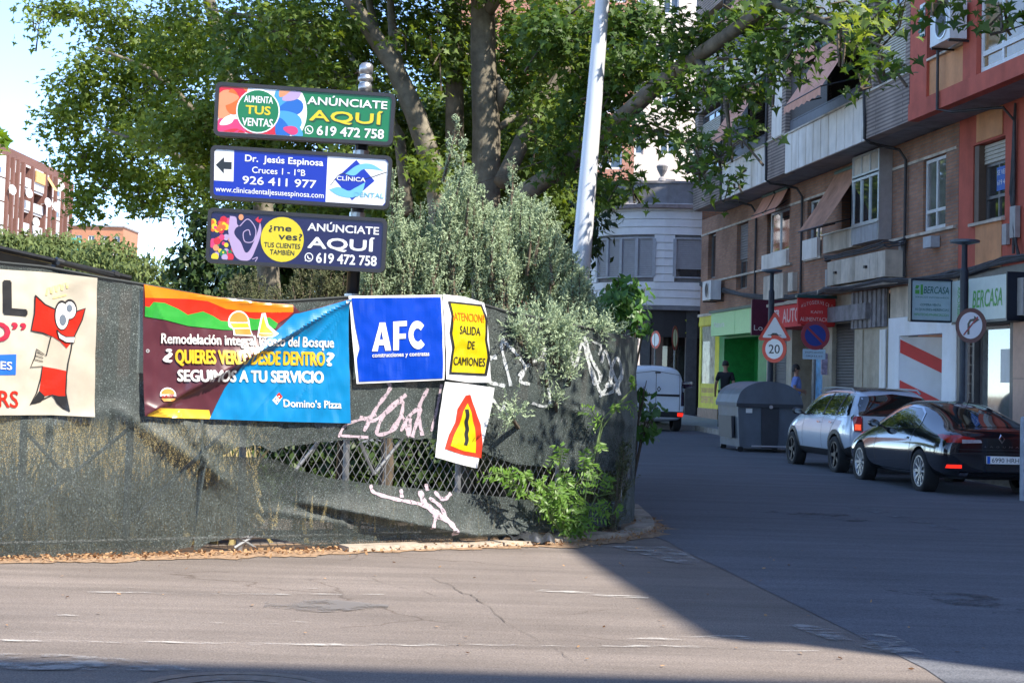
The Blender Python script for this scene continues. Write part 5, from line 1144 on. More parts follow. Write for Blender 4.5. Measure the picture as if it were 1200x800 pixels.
def wire(sa, za, sb, zb_):
    n = 9; b.tube([FS(sa + (sb - sa) * i / n, za + (zb_ - za) * i / n, -.012 + .006 * (i % 2)) for i in range(n + 1)], .0032, 4, cap=False)
H_ = zh - zl; k = s0 - H_ * .62
while k < s1:
    for sg in (1, -1):
        a, c = (k, k + H_ * .62) if sg > 0 else (k + H_ * .62, k)
        t0 = 0; wire(a, zl, c, zh)
    k += pit
b.build('chain_link', mat('bright_wire', (.24, .24, .235), .5, .4, var=.2), FE, kind='stuff')
b = MB(); sA = np.linspace(s_left, pfs(700, 560)[0], 60); b.tube([FS(s, ztop(s) + .005, nd(s, ztop(s)) + .0) for s in sA], .014, 6); b.build('hem_rope', mat('black_rope', (.03, .035, .035), .8), netU)
# kerb stones along the foot of the fence
s = pfs(395, 600)[0]; i = 0
KB = []
while s < pfs(742, 580)[0] + .8:
    L_ = random.uniform(.55, .8); b = MB(); h = random.uniform(.035, .06); o0 = .10
    n = 3; r_ = [FS(s + (L_ - .02) * j / n, 0, 0) for j in range(n + 1)]
    for j in range(n):
        a, c = s + (L_ - .02) * j / n, s + (L_ - .02) * (j + 1) / n; b.hexa([FS(a, -.05, .06), FS(a, -.05, .27), FS(c, -.05, .27), FS(c, -.05, .06), FS(a, h, .06), FS(a, h * .9, .25), FS(c, h * .9, .25), FS(c, h, .06)])
    o = b.build('kerb_stone', mat('worn_kerb', (.38, .32, .25), .85, var=.3, scale=7, bump=.6), kind='structure'); s += L_
# dirt and leaf litter along the foot
ls, lw = zip(*[(pfs(x, 640)[0], w_) for x, w_ in ((-60, .36), (0, .30), (60, .42), (130, .46), (200, .42), (280, .50), (350, .44), (430, .40), (520, .34), (600, .52), (640, .60), (700, .50), (740, .25))])
b = MB(); ss = np.linspace(ls[0], pfs(744, 560)[0] + .3, 150)
for i in range(149):
    wa, wb = [interp(ls, lw, s) * (1 + .45 * noise.noise(Vector((s * 3.1, 0, 0))) + .25 * noise.noise(Vector((s * 11, 4, 0)))) for s in ss[i:i + 2]]
    b.quad(FS(ss[i], .006, -.5), FS(ss[i], .006, wa), FS(ss[i + 1], .006, wb), FS(ss[i + 1], .006, -.5))
b.build('dirt_strip', mat('sandy_dirt', (.34, .22, .13), .95, var=.35, scale=14, bump=.6, bscale=60), kind='structure')
n = 1900; S_ = np.random.uniform(ls[0], pfs(742, 560)[0] + .2, n); O_ = np.array([abs(random.gauss(.10, .14)) for _ in range(n)]) * np.array([interp(ls, lw, s) / .4 for s in S_]); O_ = O_ + .02
P = np.array([list(FS(s, .012 + random.random() * .025, o)) for s, o in zip(S_, O_)])
leaf_mesh('leaf_litter', oval_leaf(.6), P, .036, np.random.normal(size=(n, 3)) * .5 + np.array([0, 0, 1]), leaf_mat('dead_leaves', (.16, .09, .045), (.46, .28, .14), .1, .8, 4), kind='stuff')
n = 90; P = np.column_stack([np.random.uniform(-5, 3, n), np.random.uniform(9, 16, n), np.full(n, .012)])
leaf_mesh('fallen_leaves', oval_leaf(.7), P, .03, np.random.normal(size=(n, 3)) * .3 + np.array([0, 0, 1]), MATS['dead_leaves'], kind='stuff')
# ================================================================== graffiti
def PX(o0=0.0):
    def S(x, y, o):
        s, z = pfs(x, -y); return FS(s, z, nd(s, z) + o0 + o)
    return S
M_spray = worn_paint('pink_white_spray', (.50, .40, .45), .36, 26, (1, 1, 1)); M_spw = worn_paint('grey_white_spray', (.55, .58, .59), .38, 26, (1, 1, 1))
def spray(parent, strokes, m):
    A = Art(PX(.0), grid=8)
    for pts, wd in strokes: 
        c = curve2d([(x, -y) for x, y in pts]); A.put(stroke2d(c, [wd * (.7 + .5 * abs(math.sin(i * .7))) for i in range(len(c))]), m, .006, 'graffiti')
    A.done(parent)
spray(netU, [([(395, 512), (404, 498), (425, 490), (440, 486)], 3), ([(425, 505), (440, 478), (455, 455), (452, 448)], 4), ([(420, 488), (438, 492), (470, 470), (462, 500), (440, 508), (452, 480), (475, 462)], 4), ([(468, 505), (480, 486), (492, 480), (482, 512)], 4), ([(500, 455), (490, 480), (494, 510)], 4), ([(505, 505), (512, 478), (516, 450)], 3), ([(396, 510), (430, 512)], 3), ([(455, 505), (470, 488), (478, 510), (480, 490)], 4)], M_spray)
spray(netU, [([(588, 396), (586, 410), (596, 452)], 3), ([(586, 398), (600, 412), (612, 430), (606, 446), (618, 450)], 3.5), ([(604, 440), (618, 426), (632, 418), (634, 408), (636, 425), (642, 468), (636, 476), (620, 472)], 3), ([(570, 420), (580, 418)], 5), ([(572, 448), (590, 452)], 4), ([(572, 462), (586, 480), (590, 470)], 3), ([(664, 398), (672, 430), (680, 402), (690, 436)], 3), ([(682, 394), (690, 420), (700, 440), (694, 450), (688, 425)], 3), ([(690, 400), (702, 405), (698, 416)], 2.5), ([(700, 425), (708, 412), (714, 440), (706, 452), (720, 420), (726, 435), (718, 460)], 3.5), ([(700, 465), (712, 448), (722, 462), (715, 432)], 3), ([(690, 430), (704, 462), (726, 440)], 3)], M_spw)
spray(netL, [([(430, 567), (434, 576), (460, 584), (488, 590), (505, 602)], 4), ([(466, 572), (466, 582)], 4), ([(488, 574), (492, 588), (506, 600), (520, 612), (527, 626)], 6), ([(498, 582), (510, 592), (514, 606), (500, 602)], 4), ([(505, 575), (514, 584), (524, 577)], 4), ([(505, 600), (497, 618)], 3.5), ([(495, 566), (497, 574)], 4)], M_spray)
# ================================================================== banners
def banner(name, label, edge_top, edge_bot, disp, base_m, off=.035, nx=70, ny=40, cat='banner'):
    """sheet between a top and a bottom photo-space curve, hung in front of the netting"""
    tx, ty = zip(*edge_top); bx, by = zip(*edge_bot)
    def S(x, y, o):
        y = -y; s, z = pfs(x, y); return FS(s, z, .95 * nd(s, z) + off + disp(x, y) + o)
    b = MB(); vs = []
    for i in range(nx + 1):
        u = i / nx; xt = tx[0] + (tx[-1] - tx[0]) * u; xb = bx[0] + (bx[-1] - bx[0]) * u; yt = interp(tx, ty, xt); yb = interp(bx, by, xb)
        for j in range(ny + 1):
            v = j / ny; bow = 0
            vs.append(S(xt + (xb - xt) * v, -(yt + (yb - yt) * v), 0))
    b.add(vs, [(i * (ny + 1) + j, i * (ny + 1) + j + 1, (i + 1) * (ny + 1) + j + 1, (i + 1) * (ny + 1) + j) for i in range(nx) for j in range(ny)])
    o = b.build(name, base_m, smooth=True); tag(o, label, cat); return o, S
def clip_banner(A, pts, m, off, name='print'): A.poly([(x, -y) for x, y in pts], m, off, name)
def ptext(A, t, x0, x1, yb0, yb1, cap, m, off, bold=.02, name='lettering', shear=0, vfac=None):
    vs, fs = text_fit(t, x0, x1, 0, cap, 0, shear=shear)
    A.bold(([(x, y - (yb0 + (yb1 - yb0) * (x - x0) / (x1 - x0))) for x, y in vs], fs), cap * bold, m, off, name)
def pm(name, c, **k): return mat(name, c, k.pop('rough', .38), var=k.pop('var', .06), scale=k.pop('scale', 3), **k)
def pxridge(x, y, a, c, amp, w1, w2):
    return ridge(x / 130, -y / 130, (a[0] / 130, -a[1] / 130), (c[0] / 130, -c[1] / 130), amp, w1 / 130, w2 / 130)
# --- white festival banner at the left edge
def dB1(x, y): return .012 * math.sin(x / 17 + y / 60) + .01 * noise.noise(Vector((x / 30, y / 40, 1))) + pxridge(x, y, (60, 340), (112, 325), .02, 20, 10)
o, S = banner('banner', 'white banner with a red and black figure and cut off lettering at the left edge', [(-120, 296), (0, 316), (60, 320), (112, 326)], [(-120, 492), (0, 486), (60, 486), (108, 488)], dB1, pm('cream_vinyl', (.52, .47, .38), var=.10, scale=2, stain=.2))
A = Art(lambda x, y, o: S(x, y, o * 1.5), 5); MK = pm('print_black', (.02, .02, .022)); MR = pm('print_red', (.50, .018, .006)); MW = pm('print_white', (.76, .74, .70)); MBL = pm('print_blue', (.02, .14, .60)); MY = pm('print_yellow', (.66, .42, .02)); MCR = pm('print_crimson', (.42, .02, .05))
z4 = lambda pts: [(x / 4, 300 + y / 4) for x, y in pts]
ptext(A, 'L', 3, 27, 367, 369, 38, MK, .003, .06); ptext(A, 'O', -22, 8, 399, 400, 22, MCR, .003, .06); ptext(A, '”', 11, 27, 399, 400, 21, MCR, .003, .04)

clip_banner(A, [(-60, 417), (16, 415), (16, 439), (-60, 440)], MBL, .002); ptext(A, 'ES', -2, 11, 432, 433, 9, MW, .004, .03); ptext(A, 'RS', -4, 19, 476, 477, 19, MR, .003, .03)
fig = [(152, 185), (200, 228), (250, 250), (300, 268), (345, 262), (392, 245), (378, 300), (355, 350), (332, 398), (326, 440), (312, 500), (304, 560), (302, 640), (318, 728), (285, 700), (240, 650), (200, 668), (134, 694), (165, 640), (185, 570), (192, 516), (134, 520), (155, 470), (160, 436), (210, 466), (230, 376), (190, 360), (135, 350), (150, 270)]
A.put(stroke2d([(x, -y) for x, y in z4(fig + [fig[0]])], 1.4), MK, .0045, 'figure')
clip_banner(A, z4([(152, 185), (200, 228), (250, 250), (262, 330), (275, 400), (240, 378), (190, 360), (135, 350), (150, 270)]), MR, .003, 'figure'); clip_banner(A, z4([(250, 250), (300, 268), (345, 262), (392, 245), (378, 300), (355, 350), (332, 398), (305, 432), (275, 400), (262, 330)]), MR, .003, 'figure')
clip_banner(A, z4([(192, 516), (250, 526), (304, 538), (302, 655), (270, 655), (240, 648), (205, 655), (178, 630), (188, 570)]), MR, .003, 'figure')
clip_banner(A, z4([(178, 630), (205, 655), (200, 668), (186, 682), (160, 690), (134, 694), (160, 655)]), MK, .0035, 'figure'); clip_banner(A, z4([(240, 650), (270, 655), (302, 655), (308, 700), (318, 728), (290, 715), (262, 690)]), MK, .0035, 'figure')
for cx, cy, rx, ry in ((282, 278, 32, 62), (320, 250, 28, 40)):
    A.poly([(x / 4, -(300 + y / 4)) for x, y in disc2d(cx, cy, rx + 6, ry + 8)], MK, .005, 'figure'); A.poly([(x / 4, -(300 + y / 4)) for x, y in disc2d(cx, cy + 4, rx, ry)], MW, .006, 'figure')
A.poly([(x / 4, -(300 + y / 4)) for x, y in disc2d(285, 300, 17, 26)], pm('print_grey', (.13, .16, .20)), .007, 'figure'); A.poly([(x / 4, -(300 + y / 4)) for x, y in disc2d(318, 245, 14, 18)], MATS['print_grey'], .007, 'figure')
clip_banner(A, z4([(256, 345), (275, 365), (300, 378), (345, 378), (340, 404), (300, 404), (270, 385)]), MW, .006, 'figure'); A.put(stroke2d([(x, -y) for x, y in z4([(256, 345), (275, 365), (300, 378), (345, 378), (340, 406), (300, 404), (268, 385), (256, 345)])], 1.1), MK, .007, 'figure')
for dy in (440, 455, 472): A.put(stroke2d([(x, -y) for x, y in z4([(160 - (dy - 440) * .4, dy + 10), (195, dy + 22)])], .9), MK, .0045, 'figure')
for i in range(4): A.put(stroke2d([(x, -y) for x, y in z4([(205 + i * 26, 185 - i * 8), (214 + i * 26, 150 - i * 7), (226 + i * 26, 148 - i * 7), (230 + i * 26, 176 - i * 8)])], 2.2), pm('faded_yellow', (.78, .66, .26)), .003, 'emblem')
A.put(stroke2d([(x, -y) for x, y in z4([(238, 198), (305, 182)])], 2), MATS['faded_yellow'], .003, 'emblem'); A.done(o)
# --- burger and pizza banner
def dB2(x, y):
    d = .010 * noise.noise(Vector((x / 26, y / 34, 2))) + pxridge(x, y, (172, 483), (398, 356), .09, 26, 4)
    for (a, w_, am) in ((64, 7, .018), (50, 8, .02), (36, 9, .014), (78, 8, .010)):
        L_ = 150; d += pxridge(x, y, (402, 354), (402 - L_ * math.cos(math.radians(a)), 354 + L_ * math.sin(math.radians(a))), am, w_, w_ * .6)
    d += pxridge(x, y, (172, 338), (200, 400), .014, 8, 8) + pxridge(x, y, (330, 360), (240, 349), .02, 6, 4); return d
et = [(165, 333), (210, 341), (251, 348), (300, 354), (338, 357), (346, 366), (372, 360), (404, 350)]; eb = [(165, 487), (242, 491), (330, 494), (408, 496)]
o, S = banner('banner', 'wrinkled maroon and blue banner advertising the kiosk works, with burger and pizza emblems', et, eb, dB2, pm('print_maroon', (.085, .022, .032), rough=.3, spec=.6), nx=140, ny=90)
A = Art(lambda x, y, o: S(x, y, o * 1.8), 2.4); q4 = lambda pts: [(150 + x / 4.444, 320 + y / 4.444) for x, y in pts]
clip_banner(A, [(166, 333.5), (210, 341.5), (251, 348.5), (300, 354.5), (338, 357.5), (338, 366), (320, 366.5), (290, 366), (262, 362), (240, 353), (217, 350.5), (167, 349)], pm('print_orange', (.62, .20, .01), rough=.3), .003)
clip_banner(A, [(167, 349), (217, 350.5), (240, 353), (262, 362), (290, 366), (338, 366), (332, 372), (321, 379), (312, 372), (296, 374), (280, 371), (268, 377), (256, 376), (246, 370), (235, 365), (217, 369), (206, 362), (190, 355), (177, 354), (172, 360), (167, 359)], pm('print_tomato', (.52, .025, .01), rough=.3), .003)
clip_banner(A, [(167, 359), (172, 360), (177, 354), (190, 355), (206, 362), (217, 369), (235, 365), (246, 370), (256, 376), (268, 377), (280, 371), (296, 374), (312, 372), (321, 379), (318, 385), (290, 387), (258, 386.5), (217, 382), (190, 375), (167, 371)], pm('print_lettuce', (.03, .30, .04), rough=.3), .003)
clip_banner(A, [(168, 485), (182, 477.5), (242, 480), (244, 490.5), (200, 489), (168, 487)], pm('print_yolk', (.75, .45, .04), rough=.3), .003)
clip_banner(A, [(346, 367), (372, 360.5), (403.5, 351), (407.5, 495.5), (330, 493.5), (242, 490.5), (260, 455), (276, 432), (300, 404), (326, 381), (339, 368)], pm('print_azure', (.004, .19, .43), rough=.28, spec=.6), .0035)
ptext(A, 'Remodelación integral kiosco del Bosque', 186, 387, 402, 407, 11.5, MW, .006, .035); ptext(A, '¿', 188, 198, 420, 420, 15, MW, .006, .05); ptext(A, 'QUIERES VERLO DESDE DENTRO', 202, 376, 425, 428, 15.5, MY, .006, .05); ptext(A, '?', 379, 387, 428, 428, 15, MW, .006, .05)
ptext(A, 'SEGUIMOS A TU SERVICIO', 204, 375, 446, 448, 13, MW, .006, .055); ptext(A, 'Domino’s Pizza', 329, 396, 476, 478, 8.5, MW, .006, .03)
A.poly([(x, -y) for x, y in q4([(735, 660), (770, 622), (790, 645), (758, 684)])], MW, .005, 'emblem'); A.poly([(x, -y) for x, y in q4([(757, 634), (772, 620), (790, 642), (775, 656)])], MR, .006, 'emblem')
for cx, cy in ((752, 655), (762, 668), (771, 640)): A.poly([(x, -y) for x, y in q4(disc2d(cx, cy, 4))], MW if cy == 640 else MBL, .0065, 'emblem')
MB_ = pm('bun_orange', (.60, .24, .04))
A.poly([(x, -y) for x, y in q4(disc2d(188, 632, 40, 38, 20, 180, 360) + [(228, 640), (148, 640)])], MW, .005, 'emblem'); A.poly([(x, -y) for x, y in q4(disc2d(188, 628, 34, 28, 20, 180, 360))], MB_, .006, 'emblem'); ptext(A, 'BURGER', 185, 199, 466, 464, 3, MR, .007, .02, 'emblem'); clip_banner(A, q4([(152, 650), (224, 650), (215, 664), (165, 666)]), MB_, .006, 'emblem')
A.poly([(x, -y) for x, y in q4(disc2d(561, 262, 56, 66, 24, 180, 360) + [(620, 290), (632, 328), (530, 325), (528, 290), (508, 280)])], MW, .0045, 'emblem'); A.poly([(x, -y) for x, y in q4(disc2d(561, 254, 47, 50, 24, 180, 360))], MB_, .006, 'emblem')
clip_banner(A, q4([(516, 262), (606, 262), (614, 282), (532, 284)]), MY, .006, 'emblem'); clip_banner(A, q4([(536, 290), (616, 290), (624, 320), (540, 318)]), MB_, .006, 'emblem')
clip_banner(A, q4([(652, 334), (660, 290), (680, 210), (700, 208), (714, 270), (760, 315), (740, 330), (690, 338)]), MW, .0045, 'emblem'); clip_banner(A, q4([(664, 310), (688, 222), (704, 280), (735, 312)]), MY, .006, 'emblem'); clip_banner(A, q4([(660, 314), (738, 316), (725, 328), (662, 330)]), MB_, .006, 'emblem'); A.done(o)
for k, (x, y) in enumerate(((170, 411), (252, 483), (332, 486), (401, 420), (169, 336), (400, 355))):
    A = Art(S); A.put(ring2d(x, -y, .9, 2.2), M_alu, .005, 'eyelet'); A.done(o)
# --- blue board
def dA(x, y): return .012 * math.sin((y - 350) / 32) * (.6 if x < 440 else .4) + .006 * noise.noise(Vector((x / 40, y / 40, 7)))
o, S = banner('board', 'blue board with large white letters between the burger banner and the yellow notice', [(404, 347), (514, 345.5)], [(414, 449.5), (516, 445)], dA, pm('board_white', (.75, .75, .76)), .045, 30, 30, 'sign')
A = Art(lambda x, y, o: S(x, y, o * 1.8), 3.2); clip_banner(A, [(407, 349.5), (511.5, 348.5), (513.5, 443), (416.5, 447), (414, 420), (417, 408), (410, 372)], pm('royal_blue', (.001, .045, .42), rough=.3), .003, 'panel')
A.poly([(430.5, -411.5), (437, -411.5), (443.5, -378), (440, -378)], MW, .0062, 'lettering'); A.poly([(446.5, -410.8), (453.5, -410.5), (447, -378), (440, -378)], MW, .0066, 'lettering'); A.poly([(434.5, -398), (450.5, -397.5), (451.5, -404), (433.5, -404.5)], MW, .007, 'lettering')
A.poly([(456, -410.5), (462.5, -410.3), (462.5, -376.5), (456, -377)], MW, .006, 'lettering'); A.poly([(462, -382.5), (471.5, -382), (471.5, -376), (462, -376.5)], MW, .0064, 'lettering'); A.poly([(462, -397), (470, -396.6), (470, -390.8), (462, -391.2)], MW, .0068, 'lettering')
A.put(ring2d(484, -392.5, 5.0, 10.6, 30, 42, 318, 1.55), MW, .006, 'lettering'); ptext(A, 'construcciones y contratas', 431, 497, 418.5, 416.5, 5, MW, .006, .02); A.done(o)
# --- yellow notice
def dY(x, y): return .02 * math.sin((y - 340) / 22) * (x - 514) / 60 + .012 * math.sin(x / 9) + .008 * noise.noise(Vector((x / 12, y / 14, 9)))
o, S = banner('notice', 'yellow notice in a black frame on wavy white sheet, right of the blue board', [(514, 345), (540, 348), (563, 355)], [(517, 444), (545, 448), (572, 448)], dY, pm('sheet_white', (.74, .74, .74)), .05, 30, 40, 'sign')
A = Art(lambda x, y, o: S(x, y, o * 1.8), 2.6); fr = [(519.5, 353), (560, 357), (565, 375), (565, 398), (569.5, 420), (567, 440), (520.5, 438), (523, 408), (520, 390), (522.5, 370)]
clip_banner(A, fr, MK, .003, 'panel'); cxm, cym = 543, 397; clip_banner(A, [(cxm + (x - cxm) * .88, cym + (y - cym) * .94) for x, y in fr], pm('warning_yellow', (.62, .50, .005), rough=.35), .0045, 'panel')
ptext(A, '¡ATENCION!', 523.5, 560.5, 375, 378, 9.5, pm('print_orange_red', (.66, .18, .01)), .006, .01); ptext(A, 'SALIDA', 531, 556.5, 391, 393, 9.5, MK, .006, .005); ptext(A, 'DE', 541.5, 550.5, 408, 409, 9, MK, .006, .005); ptext(A, 'CAMIONES', 525, 564, 427, 429, 9.5, MK, .006, .01); A.done(o)
# --- bend warning sheet
def dT(x, y): return .03 * math.sin((y - 440) / 24) * (x - 505) / 60 + .018 * math.sin(x / 8) + .01 * noise.noise(Vector((x / 14, y / 14, 3)))
o, S = banner('notice', 'creased white sheet with hand drawn red warning triangle hanging over the chain link', [(515, 447), (540, 449), (572, 454)], [(505, 535), (530, 542), (554, 548)], dT, MATS['sheet_white'], .055, 24, 40, 'sign')
A = Art(lambda x, y, o: S(x, y, o * 1.8), 2.6); tr = [(541, 463), (546, 462), (551, 478), (557, 497), (559, 518), (558, 536), (538, 532), (515, 525), (521, 508), (529, 494), (532, 478)]
clip_banner(A, tr, pm('marker_red', (.55, .04, .015)), .003, 'panel'); clip_banner(A, [(543.5, 472), (547, 482), (551, 500), (552.5, 518), (552, 530), (540, 528), (522, 521.5), (527, 509), (534, 497), (538, 482)], MATS['warning_yellow'], .0045, 'panel')
c = curve2d([(542, -479), (542.8, -487), (541.6, -494), (543.2, -502), (542, -508), (542.8, -515), (541, -521)]); A.put(stroke2d(c, 4.2), MK, .006, 'mark'); A.done(o)
# ================================================================== weeds climbing the fence
WD = thing('climbing_weed', 'bright green feathery weeds growing up through the fence at the lower right', 'plant', ground(650, 630))
P = []; N_ = []; U_ = []; b = MB()
def frond(base, tip, nl=9, ll=.10):
    mid = base.lerp(tip, .5) + Vector((0, -.05, .06)); pts = [base, mid, tip]; b.tube(pts, [.006, .004, .002], 4)
    d = (tip - base).normalized(); sd = d.cross(Vector((.2, -1, .3))).normalized()
    for i in range(nl):
        t = (i + 1) / nl; p = base.lerp(mid, t * 2) if t < .5 else mid.lerp(tip, t * 2 - 1)
        for sg in (1, -1):
            u = (sd * sg + d * .5 + Vector((0, 0, -.25))).normalized(); P.append(p + u * ll * .5); U_.append(u); N_.append(Vector((.1 + random.gauss(0, .3), -.8, .6 + random.gauss(0, .3))))
stems = [[(650, 630), (640, 600), (620, 575), (600, 560)], [(650, 630), (648, 590), (640, 560), (635, 530)], [(648, 630), (640, 605), (630, 585), (650, 565)], [(655, 630), (665, 595), (680, 580), (695, 575)], [(655, 628), (668, 570), (690, 500), (712, 462)], [(655, 628), (660, 600), (690, 600), (700, 590)], [(645, 632), (630, 610), (610, 590), (590, 575)], [(670, 540), (690, 490), (725, 450)], [(655, 632), (650, 615), (640, 600), (655, 575)], [(600, 560), (585, 555), (575, 575)], [(640, 580), (655, 560), (665, 545)]]
for st in stems:
    q = [FS(*((lambda a: (a[0], max(a[1], .03)))(pfs(*p))), .16 + random.uniform(0, .12)) for p in st]; b.tube(q, [.01] + [.006] * (len(q) - 1), 5)
    for i in range(len(q) - 1):
        for k in range(4 if st[-1][0] < 680 else 2):
            p = q[i].lerp(q[i + 1], random.random()); frond(p, p + Vector((random.gauss(0, .13), random.uniform(-.14, .0), random.uniform(-.08, .2))), random.randint(6, 10), random.uniform(.06, .10))
b.build('stem', mat('green_stem', (.12, .18, .05), .6), WD)
leaf_mesh('foliage', oval_leaf(.28), np.array([list(p) for p in P]), .062, np.array([list(p) for p in N_]), M_bright, WD, droop=np.array([list(p) for p in U_]), kind='stuff')
# black folded framework of the kiosk roof standing behind the fence at the left
KR = thing('steel_canopy', 'black steel canopy frame showing above the white banner', 'canopy', at(20, 320, 16.5))
KR.location.z = 0
b = MB()
for (p, q, r) in (((-60, 278), (152, 326), .035), ((-60, 295), (70, 314), .03), ((68, 308), (140, 326), .022), ((-60, 287), (68, 306), .02)):
    b.tube([at(p[0], p[1], 16.5), at(q[0], q[1], 18.5)], r, 6)
b.build('beam', M_black, KR)
b = MB(); b.quad(at(-60, 282, 16.4), at(60, 309, 17.4), at(30, 318, 17.2), at(-60, 305, 16.3)); b.quad(at(-60, 282, 16.9), at(60, 309, 17.9), at(30, 318, 17.7), at(-60, 305, 16.8)); b.build('roof_sheet', M_black, KR)
b = MB(); b.tube([at(68, 311, 17.6), at(66, 311, 17.6) + Vector((0, 0, -2.5))], .04, 8); b.tube([at(138, 323, 18.4), at(138, 323, 18.4) + Vector((0, 0, -2.4))], .035, 8); b.tube([at(-30, 290, 16.8), at(-30, 290, 16.8) + Vector((0, 0, -2.7))], .04, 8); b.build('canopy_post', M_black, KR)
b = MB(); b.tube([at(64, 308, 17.55), at(72, 311, 17.6)], .07, 8); b.tube([at(131, 322, 18.3), at(137, 324, 18.35)], .06, 8); b.build('joint', M_black, KR)
# ================================================================== advertising totem behind the fence
YT = 15.6
TO = thing('advertising_totem', 'leaning grey post carrying three stacked advertising signs above the fence', 'sign post', (at(400, 620, YT).x, YT + .12, 0))
pa, pb = at(413, 345, YT + .12), at(427.5, 108, YT + .12); dpole = (pb - pa) / (pb.z - pa.z)
P0 = pa - dpole * pa.z
M_post = mat('dark_grey_post', (.045, .048, .055), .35, .4, var=.15); M_ps = mat('bare_steel_post', (.48, .48, .48), .35, .8, var=.15, scale=15)
b = MB(); b.tube([P0, pa + dpole * .02], .055, 14); b.tube([pa, pb], .062, 14); b.build('post', M_post, TO, smooth=True)
b = MB(); pt = pb + dpole * .22
b.lathe([(.064, 0), (.064, .07), (.055, .075), (.055, .10), (.07, .11), (.07, .14), (.055, .15), (.055, .175), (.066, .18), (.066, .25), (.045, .275), (.01, .285)], 18, lambda q: pb + dpole * q.z + Vector((q.x, q.y, 0))); b.build('post_cap', M_ps, TO, smooth=True)
for yy in (345, 176, 249):
    c = pa + dpole * (at(413, yy, YT).z - pa.z); b = MB(); b.tube([c - dpole * .05, c + dpole * .01], .075, 14); b.build('collar', M_ps, TO)
M_frame = mat('anthracite_frame', (.035, .033, .036), .4, .2, var=.1)
def rr(x0, x1, y0, y1, r, n=6):
    P = []
    for cx, cy, a in ((x1 - r, y0 + r, -90), (x1 - r, y1 - r, 0), (x0 + r, y1 - r, 90), (x0 + r, y0 + r, 180)): P += [(cx + r * math.cos(math.radians(a + 90 * i / n)), cy + r * math.sin(math.radians(a + 90 * i / n))) for i in range(n + 1)]
    return P
ASP = 3.5
def panel(TL, TR, BR, BL, bgm):
    c = [at(x, y, YT - .06) for x, y in (TL, TR, BR, BL)]
    def T(x, y, d):     # x 0..3.5, y 0..1 up, d>0 towards the viewer
        u, v = x / ASP, 1 - y; p = c[0].lerp(c[1], u).lerp(c[3].lerp(c[2], u), v); return p + Vector((0, -d, 0))
    b = MB(); b.prism(rr(0, ASP, 0, 1, .10), T, -.16, 0); b.prism(rr(-.015, ASP + .015, -.015, 1.015, .11), T, -.05, .0)
    o = b.build('sign_panel', M_frame, TO)
    # raised lip
    a, i_ = rr(-.015, ASP + .015, -.015, 1.015, .11), rr(.055, ASP - .055, .055, .945, .07); n = len(a); b = MB()
    b.add([T(x, y, .014) for x, y in a] + [T(x, y, .014) for x, y in i_] + [T(x, y, .0) for x, y in a] + [T(x, y, .003) for x, y in i_], [(k, (k + 1) % n, n + (k + 1) % n, n + k) for k in range(n)] + [(k, (k + 1) % n, 2 * n + (k + 1) % n, 2 * n + k) for k in range(n)] + [(n + k, n + (k + 1) % n, 3 * n + (k + 1) % n, 3 * n + k) for k in range(n)]); b.build('sign_frame', M_frame, o)
    A = Art(lambda x, y, q: T(x, y, .004 + q)); A.poly(i_, bgm, 0, 'print'); return o, A
def gm(n, c): return mat(n, c, .3, var=0, spec=.5)
W_ = gm('gloss_white', (.80, .80, .80)); GR = gm('gloss_green', (.006, .165, .055)); YE = gm('gloss_yellow', (.66, .52, .01)); BLU = gm('gloss_blue', (.002, .022, .36)); NAVY = gm('gloss_navy', (.009, .007, .065)); RED_ = gm('gloss_red', (.55, .012, .03)); PINK = gm('gloss_pink', (.60, .04, .15)); ORA = gm('gloss_orange', (.66, .13, .012)); LB_ = gm('gloss_light_blue', (.06, .30, .60)); BK = gm('gloss_black', (.015, .015, .015)); CY = gm('gloss_turquoise', (.15, .45, .58)); LIL = gm('gloss_lilac', (.42, .31, .50)); PEA = gm('gloss_peach', (.66, .27, .12)); MID = gm('gloss_mid_blue', (.015, .12, .45))
def whats(A, x, y, r):
    A.put(ring2d(x, y, r * .78, r, 20), W_, .002, 'symbol'); A.put(stroke2d([(x - r * .35, y + r * .35), (x - r * .2, y - .1 * r), (x + r * .1, y - .35 * r), (x + r * .4, y - r * .3)], r * .28), W_, .002, 'symbol')
    A.poly([(x - r * .9, y - r * .9), (x - r * .3, y - r * .85), (x - r * .8, y - r * .4)], W_, .002, 'symbol')
o, A = panel((254, 97), (463, 111), (459, 170), (251, 158), GR)
o['label'] = 'green sign with petals and a round green badge'
lo = [(.06, .06), (1.55, .06)] + [(1.02 + .78 * math.cos(math.radians(a)), .5 + .78 * math.sin(math.radians(a))) for a in range(-32, 35, 4)] + [(1.55, .94), (.06, .94)]
A.poly([(x, min(max(y, .06), .94)) for x, y in lo], W_, .001)
def petal(x, y, L_, wd, ang, m, off=.002, nm='print'):
    ca, sa = math.cos(math.radians(ang)), math.sin(math.radians(ang)); pts = []
    for i in range(21):
        t = i / 20 * 2 * math.pi; px, py = L_ * (.5 - .5 * math.cos(t)), wd * .5 * math.sin(t) * (1 - .35 * math.cos(t)); q = (x + px * ca - py * sa, y + px * sa + py * ca); pts.append((min(max(q[0], .06), 1.78), min(max(q[1], .065), .935)))
    A.poly(pts, m, off, nm)
A.poly([(.06, .42), (.55, .42), (.62, .94), (.06, .94)], ORA, .0015); petal(.0, .95, .7, .45, -30, RED_, .002); petal(.1, .3, .6, .4, 70, PEA, .0025); petal(.3, .9, .5, .3, -80, ORA, .003); petal(.45, .75, .5, .25, 190, PEA, .0032)
for k, (a, m_) in enumerate(((170, PINK), (215, RED_), (250, PINK), (290, RED_))): petal(.5, .12, .5, .28, a, m_, .0028 + k * .0002)
